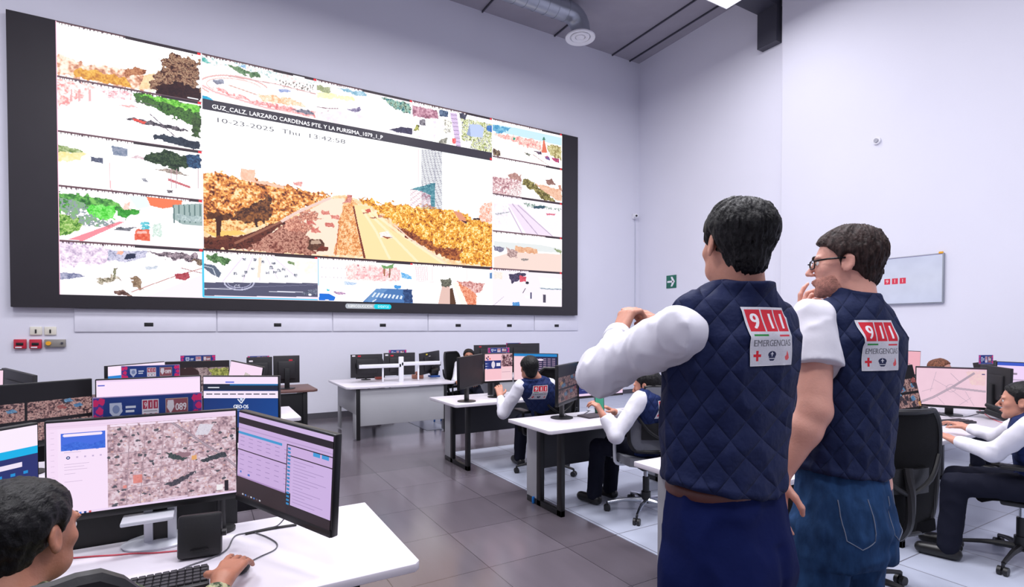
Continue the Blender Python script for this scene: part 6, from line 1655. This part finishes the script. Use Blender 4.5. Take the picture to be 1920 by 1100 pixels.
# desk in front of the back wall
back_mon('monitor seen from behind with a red sticker, left one on the grey panelled desk', (657, 665), (716, 665), 7.80, zA, .335, stick=[(.19, -.02, 'sticker_white'), (.11, -.025, 'sticker_red')], stand=None)
back_mon('monitor seen from behind under the banner, middle one on the grey panelled desk', (719, 663), (777, 663), 7.80, zA + .01, .335, stick=[(.2, -.03, 'sticker_white'), (.12, -.04, 'sticker_red')], stand=None)
a = atY(785, 665, 7.80); b = atY(821, 661, 8.05)
monitor('monitor seen from behind with a yellow sticker, right one on the grey panelled desk', (b[0] + .03, 8.12, zA + .02), (a[0], 7.80, zA - .01), .335, None, stick=[(.1, -.03, 'sticker_yellow'), (.02, -.07, 'sticker_white')], stand=None, group='monitors seen from behind')
px0 = atY(752, 700, 7.62); t = thing('display_stand', 'white triple display stand with a square post on the grey panelled desk', 'stand', (px0[0], 7.62, .73))
MB().b2(-.035, .035, -.02, .02, 0, .37, .006).build('post', M_white, t)
for sx, nm in ((-1, 'left_beam'), (1, 'right_beam')):
    m = MB(); x1 = sx * .62; m.b2(min(0, x1), max(0, x1), -.02, .02, .215 + (.02 if sx > 0 else 0), .27 + (.02 if sx > 0 else 0), .006); m.build('beam', M_white, t)
    MB().box((sx * .60, .07, .25), (.06, .17, .07), .01).build('joint', M_black, t)
    MB().b2(sx * .27 - .012 * 1, sx * .27 + .012, 0.0, .02, .01, .22, .004).build('strut', M_white, t)
# small things on that desk
p = P3(686, 712, .73); t = thing('webcam_stand', 'small black tripod foot on the left part of the grey panelled desk', 'stand', tuple(p))
MB().lathe([(.075, 0), (.07, .012), (.015, .02), (.01, .07), (.008, .07)], n=20).build('foot', M_black, t)
p = P3(711, 711, .73); t = thing('desk_phone', 'small red and white handset lying left of the white post', 'telephone', tuple(p))
MB().box((0, 0, .03), (.12, .10, .05), .012).build('body', mat('phone_rust', (150, 70, 60), 0.5), t); MB().box((-.02, 0, .065), (.06, .09, .03), .01).build('handset', M_white, t)
p = P3(783, 709, .73); t = thing('paper_stack', 'tan paper pile lying right of the white post', 'papers', tuple(p))
MB().box((0, 0, .03), (.16, .12, .06), .01).build('lower_stack', mat('tan_paper', (190, 130, 110), 0.7), t); MB().box((.02, 0, .085), (.11, .08, .05), .02).build('upper_stack', mat('tan_paper2', (170, 110, 92), 0.7), t)
p = P3(815, 706, .73); t = thing('office_phone', 'black telephone with a blue base at the right of the grey panelled desk', 'telephone', (p[0] - .09, p[1] - .2, p[2]))
MB().box((0, 0, .03), (.16, .14, .03), .01).build('base', mat('phone_blue', (40, 80, 150), 0.5), t); MB().box((0, 0, .10), (.13, .10, .11), .02, rx=.4).build('body', M_black, t); MB().tube([(-.05, -.05, .17), (-.04, -.04, .22), (.04, -.04, .22), (.05, -.05, .17)], .018).build('handset', M_black, t)

# second middle row (seated person works here)
zB = 1.235
a = P3(900, 662, zB); b = P3(970, 662, zB); yb = (a[1] + b[1]) / 2
monitor('monitor with pink page and blue shield panel in the middle row', (a[0], yb, zB), (b[0], yb, zB), .335, c_desktop())
b3 = P3(1047, 663, zB); e = Vector((b3[0], b3[1] - .0, zB))
monitor('monitor with dark tables right of the shield panel in the middle row', (b[0] + .01, yb - .005, zB), (b[0] + .01 + (e.x - b[0]) * .98, e.y + .02, zB), .335, c_tables())
s_ = Vector((a[0] - .015, yb, zB)); w3 = l2w(ldz(860, 670, 5.48)); d_ = (Vector(w3) - s_).normalized()
monitor('dark monitor angled at the left end of the middle row', tuple(s_ + d_ * min(.62, (Vector(w3) - s_).length)), tuple(s_), .34, c_dark(), sm=M_scr_dim)
# third middle row
b = P3(1083, 678, 1.21); d_ = (Vector(P3(1048, 685, 1.21)) - Vector(b)).normalized()
monitor('monitor with murky street video left of the raised elbow', tuple(Vector(b) + d_ * .56), b, .345, c_video(120, 90, 9), sm=attr_mat('murky_picture', 0.35))
c_ = c_tables(); c_.rect(0, 0, 64, 84, (30, 40, 110), raw=True); c_.rect(0, 0, 140, 8, (40, 150, 220), raw=True); c_.rect(0, 78, 140, 84, (240, 210, 240), raw=True)
for y in range(14, 74, 5): c_.rect(8, y, 56, y + 1.5, (120, 130, 190), raw=True)
monitor('monitor with a blue table half hidden by the white sleeve', (b[0] + .01, b[1], 1.21), (b[0] + .57, b[1] + .02, 1.21), .345, c_, stand='pole', foot=(-.1, .05))
# rows behind, backs
back_mon('low wide monitor seen from behind near the back wall, left of the pair', (888, 652), (948, 651), 8.1, 1.235, .33, stand='plain', stick=[(.2, -.03, 'sticker_red')])
back_mon('low wide monitor seen from behind near the back wall, right of the pair', (950, 649), (1010, 648), 8.1, 1.25, .33, stand='plain')
# right cluster
a = P3(1717, 686, 1.17); b = P3(1852, 690, 1.17)
monitor('monitor with a pink road map facing the camera at the right', a, b, .37, c_roads())
a = l2w(ldz(1668, 690, 4.75)); b = l2w(ldz(1711, 683, 4.7))
monitor('dark video monitor directly left of the pink road map', tuple(a), tuple(b), .40, c_video(100, 80, 5), sm=M_scr_dim)
a = l2w(ldz(1676, 656, 6.3)); b = l2w(ldz(1727, 658, 6.3))
monitor('small pink monitor behind the shoulder of the person with spectacles', tuple(a), tuple(b), .30, c_plain((238, 176, 190)))
a = l2w(ldz(1901, 691, 4.75)); b = l2w(ldz(1844, 683, 5.1))
monitor('monitor seen from behind right of the pink road map', tuple(a), tuple(b), .36, None, group='monitors seen from behind')
a = l2w(ldz(1869, 677, 5.6)); b = l2w(ldz(1962, 681, 5.5))
monitor('lilac monitor with a blue top line at the right edge', tuple(a), tuple(b), .36, c_plain((240, 214, 250), (60, 90, 200)))
a = l2w(ldz(1869, 675, 5.9)); b = l2w(ldz(1826, 680, 6.1))
monitor('grey monitor back peeping above the pink road map', tuple(a), tuple(b), .33, None, group='monitors seen from behind')

# ---- banner signs
def ban(label, pl, pr_, y, h, lift, **k):
    a = atY(pl[0], pl[1], y); b = atY(pr_[0], pr_[1], y)
    return banner(label, a[0], b[0], y, (a[2] + b[2]) / 2 - h, h, lift, **k)
ban('largest blue banner sign with shield, 911 and 089 above the map monitor', (173, 745), (379, 735), 2.38, .10, .25)
ban('blue banner sign with magenta ends above the second row blank monitor', (227, 686), (337, 683), 4.03, .085, .45)
ban('blue banner sign above the third row road view monitor', (338, 666), (404, 665), 5.68, .075, .45)
ban('small blue banner sign above the monitors of the brown topped desk', (464, 667), (505, 667), 7.62, .06, .4)
ban('small blue banner sign above the middle monitor of the grey panelled desk', (729, 656), (762, 655), 7.83, .09, .3)
ban('blue banner sign above the pink screens of the middle row', (915, 652), (955, 651), 5.60, .062, .4)
ban('smallest blue banner sign, highest one close to the back wall', (949, 643), (976, 642), 8.2, .075, .45)
a = l2w(ldz(1849, 665, 5.2)); banner('greyish banner sign behind the road map monitor at the right', a[0] - .07, a[0] + .07, a[1], a[2] - .09, .09, .5, rz=-.5)

# ---- telephone box, keyboard, mouse, cables on the front desk
p = P3(376, 1043, .73); t = thing('telephone', 'black slanted telephone box on the front left desk', 'telephone', tuple(p), -.12)
MB().box((0, 0, .075), (.135, .028, .145), .012, rx=-.22).build('body', M_black, t); MB().box((0, .03, .012), (.11, .07, .024), .006).build('foot', M_black, t); MB().box((0, -.028, .034), (.055, .006, .006), .002, rx=-.22).build('slot', M_black2, t); MB().cyl((.066, 0, .075), (.08, 0, .075), .012).build('knob', M_black, t)
kx, ky = P3(392, 1068, .73)[:2]
t = thing('keyboard', 'black keyboard on the front left desk beside the hand', 'keyboard', (kx - .21, ky - .07, .73), .0)
MB().box((0, 0, .009), (.42, .15, .018), .006).build('tray', M_black, t)
M_key = mat('key_cap', (44, 42, 48), 0.5)
keyme = MB().box((0, 0, 0), (.019, .0185, .009), .003).build('key', M_key, t); n_ = 0
for r_ in range(5):
    for k in range(20):
        if n_ == 0: o = keyme
        else: o = keyme.copy(); COL.objects.link(o)
        o.location = (-.197 + k * .0207, .056 - r_ * .0255, .021); n_ += 1
pm = ldz(447, 1078, 1.66)
mw = atZ(449, 1066, .735)
t = thing('computer_mouse', 'computer mouse under the hand on the front left desk', 'mouse', (mw[0], mw[1], .73), .2)
MB().sph((0, 0, .016), (.030, .052, .018), 18).build('shell', M_black, t); MB().cyl((0, .025, .033), (0, .036, .032), .003, n=8).build('wheel', M_steel, t)
def cable(label, pts, r, m, z=.733):
    Q = [P3(p[0], p[1], z + (p[2] if len(p) > 2 else 0)) for p in pts]
    o = MB().tube(Q, r, n=6, smooth=6).build('cable', m); return tag(o, label, 'cable')
M_cab = mat('grey_cable', (92, 92, 98), 0.5); M_cabr = mat('red_cable', (196, 70, 84), 0.5)
cable('red cable running across the front left desk to the telephone box', [(130, 1046), (180, 1042), (215, 1040), (250, 1037), (290, 1036), (334, 1032)], .0028, M_cabr)
cable('thin dark cable from the keyboard across the front left desk', [(315, 1080), (350, 1062), (395, 1046), (425, 1030), (440, 1005), (465, 998), (500, 990), (520, 985, .01), (533, 972, .03)], .0026, M_cab)
cable('thin grey mouse cable curving on the front left desk', [(470, 1052), (490, 1042), (515, 1030), (519, 1018), (500, 1006), (478, 998)], .0022, M_cab)
o = MB().tube([P3(460, 1000, .735), P3(510, 990, .735), P3(556, 983, .735)], .005, n=6).build('cable', M_black); tag(o, 'short thick black cable lying near the tilted monitor', 'cable')
cable('grey cable lying on the desk of the person with a phone', [(1053, 765, .03), (1062, 778), (1085, 780), (1105, 770)], .004, M_cab)
# ---- desk things elsewhere
p = P3(920, 740, .73); t = thing('thermos_bottle', 'dark bottle standing on the middle row desk', 'bottle', tuple(p))
MB().lathe([(.035, 0), (.036, .01), (.036, .17), (.030, .19), (.005, .19)]).build('body', M_black, t); MB().lathe([(.027, .19), (.027, .235), (.02, .24), (.003, .24)]).build('lid', M_steel, t)
p = P3(1107, 781, .73); t = thing('laptop_pad', 'dark grey pad lying on the desk of the person with a phone', 'desk pad', tuple(p), .1)
MB().box((.03, 0, .008), (.24, .16, .016), .006).build('pad', mat('pad_grey', (70, 62, 68), 0.5), t)
p = P3(1782, 793, .73); t = thing('keyboard', 'black keyboard on the right desk in front of the road map monitor', 'keyboard', tuple(p), -.25)
MB().box((0, 0, .009), (.40, .14, .018), .006).build('tray', M_black, t); m = MB()
for r_ in range(4): MB().box((0, .048 - r_ * .03, .021), (.37, .02, .006), .002).build('key_row', M_key, t)
p = P3(1773, 788, .73); t = thing('webcam_stand', 'small black webcam on a round foot at the right desk', 'webcam', (p[0] - .02, p[1] + .15, .73))
MB().lathe([(.055, 0), (.05, .01), (.012, .03), (.01, .06), (.004, .06)], n=20).build('foot', M_black, t); MB().sph((0, 0, .085), (.045, .03, .026)).build('head', M_black, t)
p = P3(1868, 786, .73); t = thing('telephone', 'black desk telephone beside the person in profile at the right', 'telephone', tuple(p), .3)
MB().box((0, 0, .05), (.16, .16, .05), .012, rx=.35).build('body', M_black, t); MB().box((-.05, -.01, .10), (.045, .18, .035), .014, rx=.35).build('handset', M_black, t); MB().box((.03, -.08, .05), (.05, .03, .02), .004).build('label_card', M_white, t)
cable('thin cable looping on the right desk under the road map monitor', [(1760, 772, .04), (1785, 782), (1810, 781), (1835, 775)], .003, M_cab)
cable('red cable at the right desk beside the telephone', [(1836, 768), (1850, 778), (1862, 786), (1880, 792)], .003, M_cabr)
p = atZ(1001, 943, 0); o = MB().box((p[0], p[1], .03), (.035, .02, .06), .006).build('door_wedge', mat('wedge_blue', (20, 110, 190), 0.5)); tag(o, 'small blue tab standing on the floor by a desk leg', 'tab')
p = atZ(821, 790, 0.0); t = thing('step_stool', 'small blue frame on the floor right of the grey panelled desk', 'stool', (p[0], p[1], 0))
MB().tube([(-.06, 0, 0.0), (-.04, 0, .22), (.04, 0, .22), (.06, 0, 0.0)], .014, smooth=2).build('frame', mat('stool_blue', (50, 110, 190), 0.5), t); MB().b2(-.05, .05, -.03, .03, .12, .14).build('step', MATS['stool_blue'], t)

# ---- chairs
chair('black mesh chair cut by the lower left corner, in front of the front left desk', -.29, 1.22, -.06, h=1.16, w_=.5)
chair('black mesh chair of the person working in the middle row', 3.13, 4.66, -.10, h=1.12)
chair('grey mesh chair with shiny base under the person holding a phone', 3.15, 3.22, -.35, style='grey', h=.90)
chair('black mesh chair seen from behind, right of the person in jeans', 3.26, 1.60, -.45, h=1.09, zb=.44, w_=.5)
chair('black mesh chair under the person in profile at the right edge', 4.56, 1.30, .35)
chair('empty black mesh chair standing beside the grey panelled desk', 3.62, 7.75, -2.6, h=1.13)
chair('black chair behind the grey panelled desk, only its base in view', 2.45, 8.75, PI)
p = l2w(ldz(428, 664, 8.3)); chair('black chair whose top shows between the banners on the left', p[0], p[1] - .1, PI + .3, h=min(1.14, p[2]))

# ================================================================ SEATED PEOPLE
def seated(label, hip, rel, headp, hyaw, hpitch, handL, handR, skin, hair, vest='navy', shirt=M_shirt, k=1.0, res=0.0085, patch=False, hold=False, brow=M_brow, legs_dir=0.0, knee_w=.11, feet=.45, ls=(.165, .96), hairthick=.014, elb=None, trousers=M_dark, hr=.0055, face=False, curl=(.4, .5, .55, .6), hdR=None, cutR=0.0):
    fg = Fig(label, hip[0], hip[1])
    rv = np.array([math.cos(rel), -math.sin(rel), 0]); fv = np.array([math.sin(rel), math.cos(rel), 0]); up = np.array([0, 0, 1.0]); c = fg.o
    def B(a, b, z): return c + rv * a + fv * b + up * z
    hc = np.asarray(headp, float); R = frame((math.sin(hyaw), math.cos(hyaw), hpitch))
    zs = ls[1]; fwd = ((hc - c) @ fv) * .8 - .04; side = ((hc - c) @ rv) * .8
    nb = B(side, fwd - .01, zs + .065)
    shL = B(side - ls[0], fwd, zs); shR = B(side + ls[0], fwd, zs)
    hL = np.asarray(handL, float); hR = np.asarray(handR, float)
    def elbow(s_, h_, sg):
        v = h_ - s_; L = np.linalg.norm(v); m_ = (s_ + h_) / 2; drop = math.sqrt(max(.0004, .27 ** 2 - (L / 2) ** 2)) if L < .54 else .02
        return m_ + unit(np.array([0, 0, -1.0]) + rv * sg * .35) * drop
    eL = elbow(shL, hL, -1); eR = elbow(shR, hR, 1)
    dL = unit(hL - eL); dR = unit(hR - eR); dH = dR if hdR is None else unit(np.asarray(hdR) - hR)
    wL = hL; wR = hR
    hd1 = hand_caps(wL, unit(dL + np.array([0, 0, .15])), (0, 0, 1), side=1, curl=curl); hd2 = hand_caps(wR, unit(dH + np.array([0, 0, .15 if hdR is None else 0])), (0, 0, 1), side=-1, curl=curl)
    hf, loc = headfn(hc, R, k, neck=(nb, .062))
    kn = [B(sx * knee_w, .42, .50) for sx in (-1, 1)]; an = [B(sx * knee_w * 1.1, feet, .09) for sx in (-1, 1)]; hp = [B(sx * .09, .0, .55) for sx in (-1, 1)]
    bow = [(.50, .155, .11, side * .0, 0), (.62, .15, .11, side * .1, fwd * .1), (.75, .155, .105, side * .45, fwd * .45), (.90, .165, .105, side * .9, fwd * .9), (zs + .02, .15, .085, side, fwd), (zs + .06, .07, .06, side, fwd)]
    tor = torsofn(c, rv, fv, bow)
    body = sfn(hf, tor, capf(shL, eL, .045, .038), capf(eL, wL, .038, .026), capf(shR, eR, .045, .038), capf(eR, wR, .038, .026), hd1, hd2, capf(hp[0], kn[0], .075, .05), capf(kn[0], an[0], .05, .04), capf(hp[1], kn[1], .075, .05), capf(kn[1], an[1], .05, .04), k=.014)
    lo, hi = bbox([hc, shL, shR, eL, eR, hL, hR] + kn + an + hp, .2); lo[2] = .03
    fg.part('body', body, lo, hi, hr, skin, 1)
    hfn = hairfn(loc, k, thick=hairthick, amp=.006, seed=int(hc[0] * 100) & 63)
    fg.part('hair', hfn, hc - .16, hc + .16, .0055, hair, 0)
    if face: small_parts(fg, hc, R, k, brow=brow)
    big = [(z, hw + .022, hd + .022, a_, b_) for z, hw, hd, a_, b_ in bow]; big[-1] = (zs + .055, .075, .07, side, fwd)
    vt = torsofn(c, rv, fv, big); sh_ = lambda P: np.minimum(cap(P, nb, shL, .052, .056), cap(P, nb, shR, .052, .056))
    slv = lambda P: np.minimum(smin(cap(P, shL, eL, .066, .055), cap(P, eL, wL - dL * .02, .055, .038), .03), smin(cap(P, shR, eR, .066, .055), cap(P, eR, wR - dR * .02, .055, .038), .03)) - wrinkle(P, .007, 12, 5)
    def cutw(P):
        d = slv(P)
        for w_, dd, cc in ((wL, dL, .012), (wR, dR, .012 + cutR)):
            d = smax(d, np.where(np.linalg.norm(P - w_, axis=1) < .13, (P - w_) @ dd + cc, -1), .004)
        return d
    if vest:
        col = lambda P: smax(cap(P, nb - up * .02, hc + R @ np.array([0, -.03, -.10]), .076, .068), (P - (hc + R @ np.array([0, -.03, -.105])))[:, 2], .004)
        vf = lambda P: smin(smin(vt(P), sh_(P), .04), col(P), .015) - wrinkle(P, .005, 12, 3)
        VO = fg.part('vest', vf, *[b_ for b_ in bbox([B(-.26, -.22, .48), B(.26, .26, .48), shL, shR, nb + up * .1], .08)], res, MATS[vest], 1)
        fg.part('shirt', cutw, *bbox([shL, shR, eL, eR, hL, hR], .1), res, shirt, 1)
        if patch:
            drape_patch('sewn_patch', fg, vf, c + rv * side + fv * fwd * .8, -fv, rv, -.08, .08, .83, .97, patch911(100, 100), M_patch, off=.004, parent=VO)
    else:
        fg.part('shirt', lambda P: smin(smin(smin(vt(P), sh_(P), .04), cutw(P), .03), smax(cap(P, nb - up * .02, hc + R @ np.array([0, -.03, -.10]), .074, .066), (P - (hc + R @ np.array([0, -.03, -.095])))[:, 2], .004), .015), *bbox([B(-.26, -.22, .48), B(.26, .26, .48), shL, shR, eL, eR, hL, hR, nb + up * .05], .1), res, shirt, 1)
    def tr(P):
        d = torsofn(c, rv, fv, [(.47, .17, .15, 0, .02), (.56, .17, .13, 0, .01), (.64, .16, .12, 0, 0)])(P)
        for q in range(2):
            d = smin(d, cap(P, hp[q], kn[q], .092, .072), .03); d = smin(d, cap(P, kn[q], an[q], .072, .062), .02)
        return d - wrinkle(P, .008, 14, 8)
    fg.part('trousers', tr, *bbox(kn + an + hp + [B(0, 0, .66)], .13), .011, trousers, 1)
    for q in range(2):
        a_ = an[q] + np.array([0, 0, -.045]) - fv * .03; b_ = a_ + fv * .17
        fg.part('shoe', lambda P: smax(cap(P, a_, b_, .045, .04), .008 - P[:, 2], .006), np.minimum(a_, b_) - .07, np.maximum(a_, b_) + .07, .011, M_shoe, 1)
    return fg
M_navyv = fabric_mat('navy_vest', (28, 44, 92), 'quilt'); MATS['navy'] = M_navyv
M_camo = fabric_mat('camouflage_cloth', (90, 95, 70), 'camo', rough=0.9)
PE = {}
# soldier at the front left
hc = ldz(44, 1003, 1.08)
seated('person with short black hair in a camouflage shirt, hand on the mouse at front left', tuple(hc[:2] + np.array([-.06, -.14])), math.radians(-32), hc, math.radians(6), -.12,
       ldz(240, 1150, 1.45), ldz(418, 1084, 1.53), M_skin3, M_hairb, vest=None, shirt=M_camo, k=.95, res=.008, hr=.0052, ls=(.175, .915), hairthick=.012, face=True, curl=(.15, .25, .3, .35), hdR=ldz(470, 1012, 1.76), cutR=.03)
# person in the middle row, back to us
hc = ldz(992, 690, 5.18)
seated('person seated from behind in navy vest with 911 lettering at the middle row desk', w2l(np.array([3.13, 4.60, 0]))[:2], math.radians(-26), hc, math.radians(-20), -.05,
       ldz(938, 742, 5.35), ldz(1030, 742, 5.5), M_skin1, M_hairb, patch=True, k=.98)
# person holding a phone
hc = ldz(1212, 722, 4.15)
f_ = seated('person in white shirt and navy vest holding a phone, half hidden by the nearest person', w2l(np.array([3.15, 3.20, 0]))[:2], math.radians(-45), hc, math.radians(-62), -.25,
       ldz(1130, 778, 4.05), ldz(1152, 772, 4.25), M_skin1, M_hairb, patch=True, ls=(.165, .98), curl=(.7, .8, .8, .8), k=.98)
p = l2w(ldz(1124, 757, 4.10)); t = thing('mobile_phone', 'mobile phone with a green lit edge held by the person in the grey chair', 'phone', tuple(p), -.6)
MB().box((0, 0, .0), (.072, .01, .145), .004, rx=-.3).build('body', M_black, t); MB().box((0, -.007, .0), (.062, .002, .13), .0, rx=-.3).build('display', mat('phone_screen', (60, 150, 120), 0.3), t)
# person in profile at the right
hc = ldz(1915, 752, 3.28)
seated('person in profile at the right edge in white shirt and navy vest, typing', w2l(np.array([4.42, 1.24, 0]))[:2] + np.array([.09, -.02]), math.radians(-48), hc, math.radians(-47), -.06,
       ldz(1792, 826, 3.55), ldz(1815, 802, 3.85), M_skin1, M_hairb, k=.98, face=True, ls=(.17, .955), hr=.005, curl=(.25, .35, .4, .4))
# far person facing us
hc = ldz(879, 668, 8.6)
seated('person far away near the back wall, only forehead and black hair above a monitor', (hc[0], hc[1] + .1), math.radians(170), hc, math.radians(175), 0.0,
       hc + np.array([.15, -.35, -.38]), hc + np.array([-.15, -.35, -.38]), M_skin3, M_hairb, k=1.0, res=.012, hr=.009, ls=(.165, .93), face=True)
# brown haired head behind the road map monitor
hc = ldz(1765, 693, 6.0)
seated('person with brown hair hidden behind the pink road map monitor', (hc[0], hc[1] + .1), math.radians(150), hc, math.radians(150), 0.0,
       hc + np.array([.15, -.3, -.35]), hc + np.array([-.15, -.3, -.35]), M_skin2, fabric_mat('chestnut_hair', (110, 70, 52), 'hair', rough=.6), k=1.0, res=.012, hr=.009, ls=(.165, .88))
